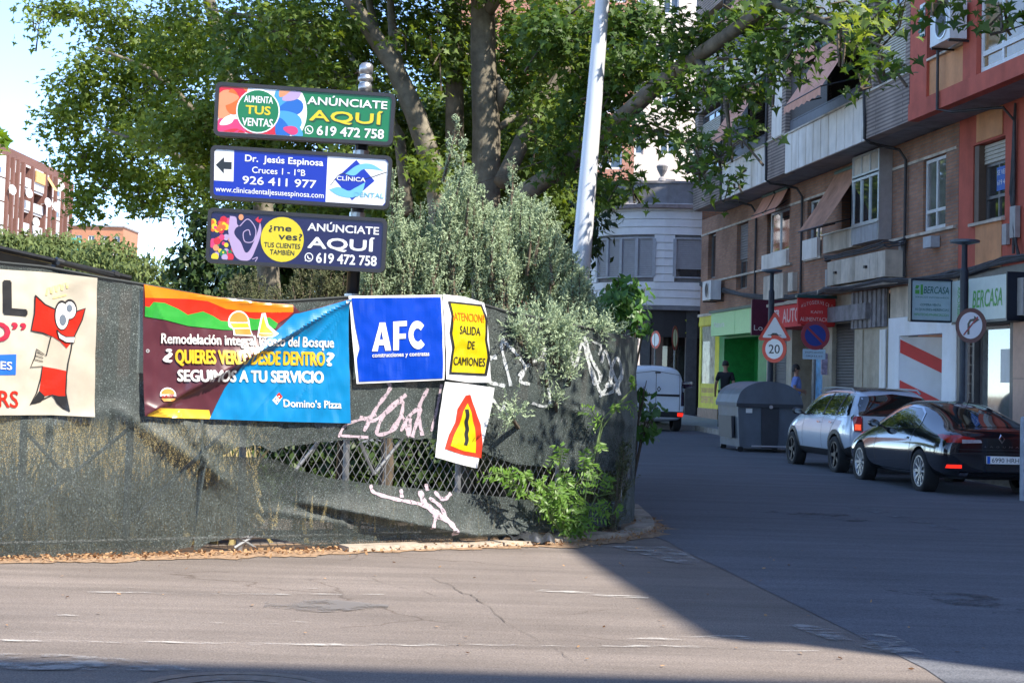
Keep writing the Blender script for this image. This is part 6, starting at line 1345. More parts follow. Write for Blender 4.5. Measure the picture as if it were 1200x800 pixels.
petal(.05, .1, .6, .3, 10, PINK, .0027); petal(.6, .1, .8, .22, 5, RED_, .0026); petal(.1, .2, .3, .15, 30, W_, .0034)
for k, (x, y, L_, wd, a, m_) in enumerate(((1.2, .55, .5, .3, 70, LB_), (1.2, .5, .55, .3, 20, MID), (1.2, .5, .55, .3, -25, LB_), (1.25, .4, .45, .28, -70, MID), (1.3, .75, .4, .22, 30, LIL), (1.25, .8, .35, .2, 60, PEA), (1.5, .35, .4, .2, -60, LB_), (1.35, .2, .3, .16, -10, PINK))): petal(x, y, L_, wd, a, m_, .0028 + k * .0002)
A.poly(disc2d(.84, .5, .43), W_, .0044, 'badge'); A.poly(disc2d(.84, .5, .405), GR, .005, 'badge')
A.text('AUMENTA', .56, 1.12, .66, .79, W_, .006, .025); A.text('TUS', .60, 1.08, .44, .60, YE, .006, .05); A.text('VENTAS', .54, 1.14, .21, .36, W_, .006, .03)
A.text('ANÚNCIATE', 1.80, 3.36, .70, .85, W_, .004, .035); A.text('AQUÍ', 1.90, 3.30, .375, .575, gm('gloss_dark_green', (.01, .07, .03)), .0035, .06); A.text('AQUÍ', 1.86, 3.28, .39, .59, YE, .004, .055)
whats(A, 1.86, .20, .085); A.text('619 472 758', 2.02, 3.33, .11, .29, W_, .004, .04); A.done(o)
o, A = panel((248, 171), (459, 184), (455, 245), (247, 232), BLU); o['label'] = 'blue dental clinic sign with a black arrow pointing left'
A.poly([(.06, .34), (.44, .34), (.44, .94), (.06, .94)], W_, .001); A.poly([(.09, .64), (.25, .80), (.25, .71), (.40, .71), (.40, .57), (.25, .57), (.25, .48)], BK, .002, 'arrow')
A.poly([(2.26, .06)] + [(3.38, .06), (3.445, .13), (3.445, .87), (3.38, .94)] + [(2.26, .94)], W_, .001)
A.text('Dr.  Jesús Espinosa', .66, 2.18, .745, .87, W_, .002, .035); A.text('Cruces 1 - 1ºB', .80, 1.84, .53, .65, W_, .002, .012); A.text('926 411 977', .62, 2.06, .31, .46, W_, .002, .025); A.text('www.clinicadentaljesusespinosa.com', .09, 2.22, .13, .235, W_, .002, .012)
A.poly([(2.78, .12), (3.20, .52), (2.82, .90), (2.42, .50)], BLU, .002, 'emblem')
up = curve2d([(2.62, .62), (2.85, .80), (3.1, .84), (3.36, .72)]); lo_ = curve2d([(3.36, .72), (3.12, .74), (2.95, .72), (2.8, .60), (2.62, .62)]); A.poly(up + lo_, CY, .0025, 'emblem')
up = curve2d([(2.32, .30), (2.5, .36), (2.7, .30), (2.82, .36), (3.02, .48)]); lo_ = curve2d([(3.02, .48), (2.95, .25), (2.75, .17), (2.5, .20), (2.32, .30)]); A.poly(up + lo_, CY, .003, 'emblem')
A.put(stroke2d(curve2d([(2.34, .38), (2.55, .62), (2.9, .52), (3.42, .70)]), .012), BK, .0035, 'emblem')
A.text('CLÍNICA', 2.46, 3.02, .49, .57, W_, .004, .02); A.text('DENTAL', 2.82, 3.40, .20, .29, CY, .004, .02); A.done(o)
o, A = panel((245, 244), (453, 257), (450, 319), (242, 307), NAVY); o['label'] = 'navy sign with a colourful figure and a round yellow badge'
random.seed(3)
def clampp(P, x0=.06, x1=3.44): return [(min(max(x, x0), x1), min(max(y, .065), .935)) for x, y in P]
for k in range(34):
    a, r = random.uniform(0, 360), random.uniform(0, .22); A.poly(clampp(disc2d(.26 + r * math.cos(a) * 1.0, .70 + r * math.sin(a) * .9, random.uniform(.025, .075), n=9)), random.choice((ORA, PEA, YE, RED_, ORA, PINK)), .002 + k * .00006, 'figure')
for k in range(26): A.poly(clampp(disc2d(random.uniform(.09, .55), random.uniform(.1, .5), random.uniform(.02, .08), n=9)), random.choice((PEA, LIL, PINK, GR, YE, RED_, ORA)), .002 + k * .00005, 'figure')
A.poly(clampp(curve2d([(.42, .88), (.54, .86), (.57, .74), (.60, .70), (.55, .66), (.52, .58), (.56, .50), (.66, .40), (.76, .22), (.86, .30), (.98, .62), (1.02, .78), (1.05, .60), (.96, .30), (.84, .08), (.60, .10), (.46, .34), (.40, .60)])), LIL, .0042, 'figure')
A.put(stroke2d(curve2d([(.62, .70), (.78, .84), (.94, .66), (.90, .44), (.74, .42), (.70, .58), (.80, .64), (.84, .54)]), .018), LIL, .0035, 'swirl'); A.put(stroke2d(curve2d([(.9, .1), (1.0, .14), (.96, .06)]), .015), LIL, .0035, 'swirl')
A.poly([(.92, .84), (.98, .90), (.99, .84), (1.06, .87), (1.02, .78), (.96, .80)], RED_, .004, 'figure'); A.poly(disc2d(.64, .87, .05, .06, 10), PEA, .0035, 'figure')
A.poly(disc2d(1.47, .5, .425, .42), YE, .003, 'badge'); A.text('¿me', 1.20, 1.64, .66, .78, BK, .004, .03); A.text('ves?', 1.40, 1.86, .50, .62, BK, .004, .03, cap=.66); A.text('TUS CLIENTES', 1.12, 1.83, .345, .435, BK, .004, .01); A.text('TAMBIÉN', 1.24, 1.72, .215, .305, BK, .004, .01)
A.text('ANÚNCIATE', 1.96, 3.36, .70, .84, W_, .002, .035); A.text('AQUÍ', 1.98, 3.28, .38, .58, W_, .002, .055); whats(A, 2.01, .20, .085); A.text('619 472 758', 2.16, 3.34, .11, .29, W_, .002, .04); A.done(o)
# ================================================================== white lamp column
YL = 19.0; la, lb_ = at(684, 270, YL), at(706, 0, YL); dl = (lb_ - la) / (lb_.z - la.z)
LP = thing('lamp_column', 'tall white leaning lamp column rising behind the junipers', 'lamp post', (la - dl * la.z))
b = MB(); base = la - dl * la.z; zs = [0, .5, la.z, lb_.z, 9.4]; b.tube([base + dl * z for z in zs], [.13, .125, .108, .080, .05], 20); b.build('column', mat('white_painted_steel', (.66, .68, .71), .38, .1, var=.06, scale=3, stain=.12), LP, smooth=True)
b = MB(); t_ = base + dl * 9.4; b.tube([t_, t_ + Vector((.1, -.4, .3)), t_ + Vector((.2, -1.4, .45))], [.05, .04, .035], 8); b.build('arm', MATS['white_painted_steel'], LP)
b = MB(); q = t_ + Vector((.2, -1.4, .45)); b.hexa([q + Vector(v) for v in ((-.14, -.7, -.05), (.14, -.7, -.05), (.14, .1, -.05), (-.14, .1, -.05), (-.08, -.6, .08), (.08, -.6, .08), (.08, .05, .08), (-.08, .05, .08))]); b.build('lamp_head', M_alu, LP)
# ================================================================== street lamps and traffic signs on the pavement
def wY(px, w): k = (px - 600) / FPX; return w / (k * .99211 + .12535)
def streetlamp(px, ytop, lab):
    Y = wY(px, 11.75); X = (px - 600) / FPX * Y; g = gz(Y) + .15; zt = at(px, ytop, Y).z
    t = thing('street_lamp', lab, 'street lamp', (X, Y, g), group='flat topped street lamps on the right pavement'); L = lambda q: Vector((X, Y, 0)) + q
    b = MB(); b.lathe([(.11, g), (.11, g + .5), (.075, g + .55), (.075, zt - .55), (.055, zt - .5), (.05, zt - .08)], 14, L); b.build('pole', mat('slate_blue_paint', (.035, .045, .065), .45, .3, var=.2), t, smooth=False)
    b = MB(); b.lathe([(.08, zt - .09), (.26, zt - .05), (.265, zt - .01), (.22, zt), (.02, zt + .01)], 24, L); b.build('lamp_disc', mat('slate_blue_light', (.12, .17, .22), .4, .3, var=.1), t); return t, X, Y
t1, X1, Y1 = streetlamp(1131, 281, 'dark street lamp with flat round top standing before the estate agent sign')
t2_, X2, Y2 = streetlamp(905, 316, 'dark street lamp with flat round top behind the speed bump warning sign')
M_sred = mat('sign_red', (.74, .04, .015), .35, var=.03, spec=.6); M_swh = mat('sign_white', (.86, .86, .85), .3, var=.02, spec=.6); M_sblu = mat('sign_blue', (.012, .035, .22), .4, var=.08); M_dred = mat('dull_sign_red', (.28, .03, .045), .5, var=.1)
def sgn_frame(x, Y, z, yaw):
    c, s = math.cos(math.radians(yaw)), math.sin(math.radians(yaw)); return lambda u, v, d: Vector((x + u * c + d * s, Y + u * s - d * c, z + v))
def sign_plate(root, T, outline, m, name, d0=-.012, d1=0.):
    b = MB(); b.prism(outline, T, d0, d1); return b.build(name, m, root)
# speed bump triangle and 20 limit
SG = thing('traffic_sign', 'red and white warning triangle with a speed bump, on the far street lamp', 'traffic sign', (X2, Y2 - .1, 3)); z = at(905, 384, Y2).z
T = sgn_frame(at(906, 384, Y2).x, Y2 - .26, z, -12); R_ = .36
def rtri(r, cy=-.06, k=.12):
    P = []
    for a in (90, 210, 330):
        cx, cy_ = (r - k) * math.cos(math.radians(a)) * 1.0, (r - k) * math.sin(math.radians(a)); P += [(cx + k * .5 * math.cos(math.radians(a - 60 + 30 * i)), cy_ + cy + k * .5 * math.sin(math.radians(a - 60 + 30 * i))) for i in range(5)]
    return P
o = sign_plate(SG, T, rtri(.50, -.08, .10), M_sred, 'plate'); A = Art(lambda x, y, q: T(x, y, .001 + q)); A.poly(rtri(.36, -.08, .05), M_swh, .002, 'face'); A.poly([(-.17, -.19), (-.10, -.185), (-.05, -.14), (.05, -.14), (.10, -.185), (.17, -.19), (.17, -.205), (-.17, -.205)], BK, .004, 'symbol'); A.done(o)
SG = thing('traffic_sign', 'round red-rimmed 20 speed limit sign under the warning triangle', 'traffic sign', (X2, Y2 - .1, 2.5)); z = at(904, 409, Y2).z
T = sgn_frame(at(905, 409, Y2).x, Y2 - .30, z, -38); o = sign_plate(SG, T, disc2d(0, 0, .345), M_sred, 'plate'); A = Art(lambda x, y, q: T(x, y, .001 + q)); A.poly(disc2d(0, 0, .25), M_swh, .002, 'face'); A.text('20', -.15, .16, -.11, .11, BK, .004, .012); A.done(o)
# no right turn on the near lamp
SG = thing('traffic_sign', 'round dark-rimmed no right turn sign fixed to the near street lamp', 'traffic sign', (X1, Y1 - .1, 2.6)); z = at(1132, 382, Y1).z
T = sgn_frame(at(1133, 382, Y1).x - .02, Y1 - .32, z, -48); o = sign_plate(SG, T, disc2d(0, 0, .31), mat('dark_maroon', (.08, .012, .02), .4, var=.1), 'plate'); A = Art(lambda x, y, q: T(x, y, .001 + q)); A.poly(disc2d(0, 0, .235), mat('grey_sign_white', (.60, .60, .68), .4, var=.04), .002, 'face')  # sign face in a bluish grey white
A.put(stroke2d([(-.04, -.16), (-.04, .03), (.0, .09), (.08, .10)], .045), BK, .004, 'symbol'); A.poly([(.07, .17), (.18, .10), (.07, .03)], BK, .0042, 'symbol'); A.put(stroke2d([(-.14, -.17), (.15, .15)], .03), M_dred, .005, 'symbol'); A.done(o)
# no parking with plate on its own post
Yn = 36.6; xn = at(955, 393, Yn).x; gN = gz(Yn) + .15
SG = thing('traffic_sign', 'round blue and red no parking sign with a small white plate on a grey post', 'traffic sign', (xn, Yn, gN)); T = sgn_frame(xn, Yn - .05, at(955, 393, Yn).z, 2)
o = sign_plate(SG, T, disc2d(0, 0, .32), M_dred, 'plate'); A = Art(lambda x, y, q: T(x, y, .001 + q)); A.poly(disc2d(0, 0, .235), M_sblu, .002, 'face'); A.put(stroke2d([(-.20, .19), (.20, -.19)], .05), M_dred, .004, 'symbol'); A.done(o)
zp = at(953, 415, Yn).z; T = sgn_frame(xn - .02, Yn - .05, zp, 2); o = sign_plate(SG, T, [(-.25, -.11), (.25, -.11), (.25, .11), (-.25, .11)], mat('pale_blue_plate', (.42, .56, .66), .4, var=.06), 'small_plate'); A = Art(lambda x, y, q: T(x, y, .001 + q)); A.text('EXCEPTO SERVICIOS', -.2, .2, .02, .06, BK, .002); A.text('CARGA 8 A 14 H', -.18, .18, -.06, -.02, BK, .002); A.done(o)
b = MB(); b.tube([(xn - .03, Yn + .0, gN), (xn, Yn, at(955, 393, Yn).z + .2)], .042, 10); b.build('post', M_gal, SG)
for px, py, yaw, lab, rx in ((768, 398, -62, 'small red-rimmed round sign seen almost edge on above the white van', .30), (791, 396, 70, 'pale sign seen edge on from behind, right of the red one above the van', .42)):
    Y = 56; x = at(px, py, Y).x; g = gz(Y); SG = thing('traffic_sign', lab, 'traffic sign', (x, Y, g)); T = sgn_frame(x, Y - .05, at(px, py, Y).z, yaw); o = sign_plate(SG, T, disc2d(0, 0, rx), M_sred if px < 780 else M_dred, 'plate'); A = Art(lambda x_, y_, q: T(x_, y_, .001 + q)); A.poly(disc2d(0, 0, rx * .72), M_swh, .003, 'face'); A.done(o)
    b = MB(); b.tube([(x, Y, g), (x, Y, at(px, py, Y).z + .3)], .035, 8); b.build('post', M_gal, SG)
# ================================================================== grey rubbish container
Yc = 36.5; gC = gz(Yc); cl_ = ground(866, 529, gC); CT = thing('waste_container', 'large grey plastic waste container with arched lid standing at the kerb', 'container', (cl_.x + .7, Yc + .8, gC))
M_cont = mat('grey_container_plastic', (.125, .15, .185), .45, var=.12, scale=3, stain=.2); M_contd = mat('dark_container_plastic', (.04, .045, .055), .5, var=.15)
cx0 = at(864, 520, Yc).x; cwd = 1.40; dy = Vector((-.125, .992, 0)); dxv = Vector((.992, .125, 0))
def CTT(x, d, z): return Vector((cx0, Yc, gC)) + dxv * x + dy * d + Vector((0, 0, z))
b = MB(); n = 1.75
b.hexa([CTT(.06, .05, .12), CTT(cwd - .06, .05, .12), CTT(cwd - .06, n - .05, .12), CTT(.06, n - .05, .12), CTT(0, 0, 1.0), CTT(cwd, 0, 1.0), CTT(cwd, n, 1.0), CTT(0, n, 1.0)]); b.build('bin_body', M_cont, CT)
b = MB(); prof = [(-.04, 1.0), (-.05, 1.08)] + [(cwd / 2 - (cwd / 2 + .02) * math.cos(math.radians(a)), 1.10 + .46 * math.sin(math.radians(a)) ** .85) for a in range(8, 173, 9)] + [(cwd + .05, 1.08), (cwd + .04, 1.0)]
b.prism(prof, lambda x, y, d: CTT(x, d, y), -.06, n + .04); b.build('lid', M_cont, CT)
b = MB(); b.prism([(.54, .1), (.90, .1), (.92, 1.06), (.52, 1.06)], lambda x, y, d: CTT(x, d, y), -.03, .02); b.build('centre_panel', M_contd, CT)
b = MB(); b.prism([(-.05, .99), (cwd + .05, .99), (cwd + .05, 1.07), (-.05, 1.07)], lambda x, y, d: CTT(x, d, y), -.075, -.03); b.build('rim', M_contd, CT)
b = MB(); b.hexa([CTT(-.05, .3, .3), CTT(-.01, .3, .3), CTT(-.01, n - .3, .3), CTT(-.05, n - .3, .3), CTT(-.07, .3, .78), CTT(.0, .3, .78), CTT(.0, n - .3, .78), CTT(-.07, n - .3, .78)]); b.build('side_pocket', M_contd, CT)
b = MB(); b.tube([CTT(.3, -.08, .14), CTT(1.1, -.08, .14)], .02, 8); b.build('pedal_bar', M_alu, CT)
for q in ((.1, .15), (cwd - .1, .15), (.1, n - .15), (cwd - .1, n - .15)): b = MB(); b.tube([CTT(q[0], q[1] - .03, .07), CTT(q[0], q[1] + .03, .07)], .07, 10); b.build('caster', M_black, CT)
b = MB(); b.prism([(.18, .86), (.32, .86), (.32, .96), (.18, .96)], lambda x, y, d: CTT(x, d, y), -.012, .01) ; b.build('white_sticker', M_swh, CT)
b = MB(); b.prism(disc2d(.72, 1.0, .04, n=12), lambda x, y, d: CTT(x, d, y), -.10, -.07); b.build('lock', M_alu, CT)
# ================================================================== two people on the pavement
def skinned(name, joints, edges, m, parent, sub=2):
    me = bpy.data.meshes.new(name); me.from_pydata([j[:3] for j in joints], edges, []); me.update()
    o = bpy.data.objects.new(name, me); COL.objects.link(o); s = o.modifiers.new('s', 'SKIN'); s.use_smooth_shade = True
    for i, j in enumerate(joints): v = me.skin_vertices[0].data[i]; v.radius = (j[3], j[3]); v.use_root = (i == 0)
    u = o.modifiers.new('u', 'SUBSURF'); u.levels = sub; u.render_levels = sub
    bpy.context.view_layer.update(); dg = bpy.context.evaluated_depsgraph_get(); nm = bpy.data.meshes.new_from_object(o.evaluated_get(dg)); bpy.data.objects.remove(o); nm.materials.clear(); nm.materials.append(m)
    q = link(name, nm, parent); 
    if parent is None: pass
    return q
def chain(start, pts, js, es):
    prev = start
    for p in pts: js.append(p); es.append((prev, len(js) - 1)); prev = len(js) - 1
    return prev
def person(label, loc, rotz, H, skin, shirt, trouser, hair, pose, long_hair=False, legs_bare=False):
    k = H / 1.75; root = thing('person', label, 'person', loc, rotz, local=True); S4 = lambda L_: [(x * k, y * k, z * k, r * k) for x, y, z, r in L_]
    js = S4([(0, 0, .96, .115)]); es = []
    ch = chain(0, S4([(0, 0, 1.10, .10), (0, -.01, 1.25, .125), (0, -.01, 1.38, .12), (0, -.01, 1.46, .06), (0, 0, 1.54, .052), (0, -.01, 1.62, .078), (0, -.015, 1.69, .082)]), js, es)
    arms = pose['arms']
    for sd, A_ in zip((-1, 1), arms): 
        w_ = chain(3, S4([(sd * .17, -.01, 1.40, .055)] + [(sd * x, y, z, r) for x, y, z, r in A_]), js, es)
        hx, hy, hz, _ = js[w_]
        for f in range(4): chain(w_, [(hx + (f - 1.5) * .012 * k, hy - .01 * k, hz - .045 * k, .009 * k), (hx + (f - 1.5) * .014 * k, hy - .018 * k, hz - (.08 + .008 * (f % 3)) * k, .0075 * k)], js, es)
        chain(w_, [(hx - sd * .01 * k, hy - .03 * k, hz - .02 * k, .010 * k), (hx - sd * .012 * k, hy - .05 * k, hz - .045 * k, .008 * k)], js, es)
    for sd, L_ in zip((-1, 1), pose['legs']): chain(0, S4([(sd * x, y, z, r) for x, y, z, r in L_]), js, es)
    skinned('body', js, es, skin, root)
    # shirt, sleeves and trousers a little larger than the body
    js = S4([(0, 0, .93, .145)]); es = []; chain(0, S4([(0, 0, 1.10, .135), (0, -.01, 1.26, .15), (0, -.01, 1.37, .145), (0, -.01, 1.45, .075)]), js, es)
    for sd, A_ in zip((-1, 1), arms): chain(3, S4([(sd * .17, -.01, 1.40, .075)] + [(sd * (.17 + (A_[0][0] - .17) * .75), A_[0][1] * .75, 1.40 + (A_[0][2] - 1.40) * .75, .062)]), js, es)
    skinned('shirt', js, es, shirt, root)
    js = S4([(0, 0, .95, .135)]); es = []
    for sd, L_ in zip((-1, 1), pose['legs']): chain(0, S4([(sd * x, y, z, r * 1.22) for x, y, z, r in L_[:(2 if legs_bare else 4)]]), js, es)
    skinned('trousers', js, es, trouser, root)
    b = MB(); n1, n2 = 14, 9
    vs = []
    for i in range(n2 + 1):
        th = math.pi * (i / n2) * .62
        for j in range(n1):
            a = 2 * math.pi * j / n1; rr_ = .092 * (1 + .05 * random.random()); drop = .05 * (1 - math.cos(a - math.pi / 2 - math.pi)) if i > 6 else 0
            vs.append(Vector((rr_ * math.sin(th) * math.cos(a), .012 + rr_ * 1.12 * math.sin(th) * math.sin(a), 1.665 + .11 * math.cos(th) - (.05 if long_hair and i > 6 and math.sin(a) > 0 else 0))) * k)
    b.add(vs, [(i * n1 + j, i * n1 + (j + 1) % n1, (i + 1) * n1 + (j + 1) % n1, (i + 1) * n1 + j) for i in range(n2) for j in range(n1)]); b.build('hair', hair, root, smooth=True)
    b = MB()   # face: eyes, nose, mouth; ears
    for sx in (-1, 1): b.box(sx * .032 * k - .012 * k, sx * .032 * k + .012 * k, -.098 * k, -.085 * k, 1.645 * k, 1.655 * k)
    b.box(-.02 * k, .02 * k, -.096 * k, -.085 * k, 1.585 * k, 1.592 * k); b.build('eyes_and_mouth', M_dark, root)
    b = MB(); b.add([Vector(q) * k for q in ((-.012, -.09, 1.60), (.012, -.09, 1.60), (0, -.115, 1.605), (0, -.092, 1.65))], [(0, 1, 2), (0, 2, 3), (1, 3, 2)])
    for sx in (-1, 1): b.box((sx * .085 - .008) * k, (sx * .085 + .008) * k, -.01 * k, .02 * k, 1.60 * k, 1.66 * k)
    b.build('nose_and_ears', skin, root)
    for sd, L_ in zip((-1, 1), pose['legs']):
        fx, fy, fz, _ = L_[-2]; b = MB(); b.hexa([Vector(q) * k for q in ((sd * fx - .045, fy - .19, .0), (sd * fx + .045, fy - .19, .0), (sd * fx + .042, fy + .07, .0), (sd * fx - .042, fy + .07, .0), (sd * fx - .035, fy - .16, .05), (sd * fx + .035, fy - .16, .05), (sd * fx + .036, fy + .06, .09), (sd * fx - .036, fy + .06, .09))]); b.build('shoe', M_black, root)
    return root
skinM = mat('skin', (.42, .22, .15), .55, var=.06); hairM = mat('dark_hair', (.025, .018, .014), .6, var=.2)
walk = dict(arms=[[(.24, .06, 1.14, .042), (.27, .00, .92, .033), (.27, -.02, .86, .03)], [(.25, -.02, 1.14, .042), (.28, -.12, .93, .033), (.28, -.14, .87, .03)]], legs=[[(.09, 0, .88, .088), (.10, -.10, .50, .062), (.10, -.02, .12, .042), (.10, -.02, .05, .042), (.10, -.12, .035, .035)], [(.09, 0, .88, .088), (.10, .08, .50, .062), (.10, .22, .14, .042), (.10, .24, .05, .042), (.10, .15, .035, .035)]])
stand = dict(arms=[[(.23, .02, 1.15, .042), (.14, -.20, 1.10, .033), (.03, -.22, 1.12, .03)], [(.23, .02, 1.15, .042), (.16, -.20, 1.06, .033), (.05, -.22, 1.08, .03)]], legs=[[(.09, 0, .88, .09), (.09, -.01, .50, .062), (.09, .0, .12, .042), (.09, 0, .05, .042), (.09, -.10, .035, .035)], [(.09, 0, .88, .09), (.11, -.04, .50, .062), (.12, .0, .12, .042), (.12, 0, .05, .042), (.12, -.10, .035, .035)]])
Yp = 47.5; xp = at(850, 440, Yp).x; person('person in a black t-shirt walking away past the yellow shopfront behind the container', (xp, Yp, gz(Yp) + .16), math.radians(165), 1.86, skinM, mat('black_cotton', (.015, .015, .018), .85, var=.2), mat('dark_trousers', (.03, .03, .04), .8), hairM, walk)
Yp = 43; xp = at(933, 440, Yp).x; person('person in a blue shirt and white leggings standing at the red shop doorway', (xp, Yp, gz(Yp) + .16), math.radians(75), 1.80, skinM, mat('blue_cotton', (.22, .32, .75), .8, var=.15), mat('pale_leggings', (.45, .46, .55), .8), hairM, stand, long_hair=True)
# ================================================================== vehicles
M_tyre = mat('tyre_rubber', (.022, .022, .024), .85, var=.2, scale=20); M_chrome = mat('chrome', (.6, .6, .62), .12, 1, var=0)
M_lred = mat('tail_lamp_red', (.45, .008, .006), .12, var=.25, scale=18, coat=.6); M_lclr = mat('clear_lamp', (.55, .56, .60), .08, .3, var=.2, scale=20, coat=.8)
M_trim = mat('black_trim', (.018, .018, .02), .5, var=.15); M_carglass = mat('car_glass', (.012, .016, .015), .02, var=.3, scale=2, spec=1.0, coat=1.0)
def car(name, label, st, wheels, wr_, paint, wd, arch_r=None, sub=2):
    t = thing(name, label, 'car' if name != 'parked_van' else 'van', (0, 0, 0), 0, local=True)
    b = MB(); n = 14
    for (x, zb, zl, wl, zm, wm, zs, ws, zr, wr, zt) in st:
        h = [(0, zb), (wl * .86, zb), (wl, zl), (wm, zm), (ws, zs), (wr, zr), (wr * .6, zt - (zt - zr) * .18), (0, zt)]
        ring = [(y, z) for y, z in h] + [(-y, z) for y, z in reversed(h[1:-1])]
        b.v += [(x, y, z) for y, z in ring]
    for i in range(len(st) - 1):
        for j in range(n): b.f.append((i * n + j, i * n + (j + 1) % n, (i + 1) * n + (j + 1) % n, (i + 1) * n + j)); b.m.append(0)
    k = (len(st) - 1) * n
    for base, flip in ((0, 0), (k, 1)):
        for j in range(6):   # caps as quads between left and right halves
            a, c = base + j, base + j + 1; d, e = base + (n - j) % n, base + (n - j - 1) % n
            if j == 0: q = (a, c, e)
            elif j == 6: q = (a, c, d)
            else: q = (a, c, e, d)
            b.f.append(q if not flip else q[::-1]); b.m.append(0)
        q = (base + 6, base + 7, base + 8); b.f.append(q if not flip else q[::-1]); b.m.append(0)
    me = bpy.data.meshes.new('body'); me.from_pydata(b.v, [], b.f); me.materials.append(paint); me.materials.append(M_trim)
    o = bpy.data.objects.new('body', me); COL.objects.link(o)
    s = o.modifiers.new('s', 'SUBSURF'); s.levels = sub + 1; s.render_levels = sub + 1
    bm = bmesh.new(); bm.from_mesh(me); bmesh.ops.recalc_face_normals(bm, faces=bm.faces); bm.to_mesh(me); bm.free()
    bpy.context.view_layer.update(); dg = bpy.context.evaluated_depsgraph_get(); full = bpy.data.meshes.new_from_object(o.evaluated_get(dg))
    bvh = BVHTree.FromPolygons([v.co.copy() for v in full.vertices], [tuple(p.vertices) for p in full.polygons])
    cutters = []
    for wx in wheels:
        for sg in (1, -1):
            c = MB(); c.mi = 1; c.tube([(wx, sg * (wd + .1), wr_), (wx, sg * (wd - .30), wr_)], arch_r or wr_ + .045, 28)
            co = c.build('c', M_trim); co.data.materials.clear(); co.data.materials.append(M_trim); cutters.append(co)
            m = o.modifiers.new('b', 'BOOLEAN'); m.object = co; m.operation = 'DIFFERENCE'; m.solver = 'EXACT'
            try: m.material_mode = 'TRANSFER'
            except Exception: pass
    bpy.context.view_layer.update(); dg = bpy.context.evaluated_depsgraph_get(); nm = bpy.data.meshes.new_from_object(o.evaluated_get(dg))
    for c in cutters: bpy.data.objects.remove(c)
    bpy.data.objects.remove(o)
    mats_ = list(nm.materials)
    nm.polygons.foreach_set('use_smooth', [True] * len(nm.polygons)); nm.set_sharp_from_angle(angle=math.radians(38))
    body = link('body', nm, t)
    def proj(a, c, kind, off):
        if kind == 'side': o_, d = Vector((a, wd + 1, c)), Vector((0, -1, 0))
        elif kind == 'right': o_, d = Vector((a, -wd - 1, c)), Vector((0, 1, 0))
        elif kind == 'rear': o_, d = Vector((-2, -a, c)), Vector((1, 0, 0))
        elif kind == 'front': o_, d = Vector((9, a, c)), Vector((-1, 0, 0))
        else: o_, d = Vector((a, c, 4)), Vector((0, 0, -1))
        h, nr, _, _ = bvh.ray_cast(o_, d)
        if h is None: return o_ + d * (1 + .1)
        if nr.dot(d) > 0: nr = -nr
        return h + nr * off
    def patch(nm_, kind, vf, m, off=.006, grid=.06, parent=None, label=None):
        if isinstance(vf, list): vf = (vf, [tuple(range(len(vf)))])
        vs, fs = cut2d(vf[0], vf[1], grid); b = MB(); b.add([proj(x, y, kind, off) for x, y in vs], fs); q = b.build(nm_, m, parent or t, smooth=True)
        if label: q['label'] = label
        return q
    return t, body, proj, patch
def wheel(t, x, sg, wd, r, spokes=10, alloy=M_alu, width=.22, rimr=None):
    rimr = rimr or r * .70; y0 = sg * wd
    T = lambda q: Vector((x + q.x, y0 - sg * q.z, r + q.y))   # q.z = depth inwards
    b = MB(); pr = [(rimr, .015), (rimr + .02, .0), (r * .93, .0), (r * .985, .02), (r, .05), (r, width - .04), (r * .97, width), (rimr, width), ]
    vs = []; n = 36
    for rr_, z in pr:
        for j in range(n): a = 2 * math.pi * j / n; vs.append(T(Vector((rr_ * math.cos(a), rr_ * math.sin(a), z))))
    b.add(vs, [(i * n + j, i * n + (j + 1) % n, (i + 1) * n + (j + 1) % n, (i + 1) * n + j) for i in range(len(pr) - 1) for j in range(n)])
    w_ = b.build('wheel', M_tyre, t, smooth=True)
    b = MB()
    for a in range(spokes):
        th = 2 * math.pi * a / spokes; c, s = math.cos(th), math.sin(th); ww = rimr * (.13 if spokes > 6 else .2)
        P = []
        for rr_, hw, z in ((.045, ww * .45, .03), (rimr * .98, ww * .75, .02)):
            for z2 in (z, z + .03):
                for e in (-1, 1): P.append(T(Vector((rr_ * c - e * hw * s, rr_ * s + e * hw * c, z2))))
        b.hexa([P[0], P[1], P[5], P[4], P[2], P[3], P[7], P[6]])
    b.lathe([(.06, .02), (.06, .05), (.01, .055)], 16, T); b.lathe([(rimr + .004, .012), (rimr - .02, .012), (rimr - .03, .05), (rimr - .02, .09)], n, T, False); b.build('rim', alloy, w_)
    b = MB(); b.lathe([(rimr, .12), (rimr * .5, .11), (.01, .11)], 24, T); b.build('brake_disc', mat('brake_dark', (.05, .05, .055), .5, .5), w_)
def mirror(t, x, z, wd, m):
    for sg in (1, -1):
        b = MB(); c = Vector((x, sg * (wd + .09), z)); prof = [(.012, -.5), (.6, -.42), (.9, -.15), (1.0, .1), (.8, .38), (.4, .5), (.02, .53)]
        b.lathe(prof, 14, lambda q: c + Vector((q.z * .15, q.x * .095, q.y * .065))); b.tube([(x, sg * (wd - .06), z - .05), (x, sg * (wd + .05), z - .02)], .02, 6); o = b.build('wing_mirror', m, t, smooth=True)
        b = MB(); b.lathe([(.08, 0), (.075, .004), (.01, .005)], 14, lambda q: c + Vector((-.078 - q.z, q.x * .95, q.y * .62))); b.build('mirror_glass', M_carglass, o)
def sidepair(patch, nm, poly, m, off=.006, grid=.06): patch(nm, 'side', poly, m, off, grid); patch(nm, 'right', poly, m, off, grid)
def outline(poly, wd_): return stroke2d(list(poly) + [poly[0]], wd_)
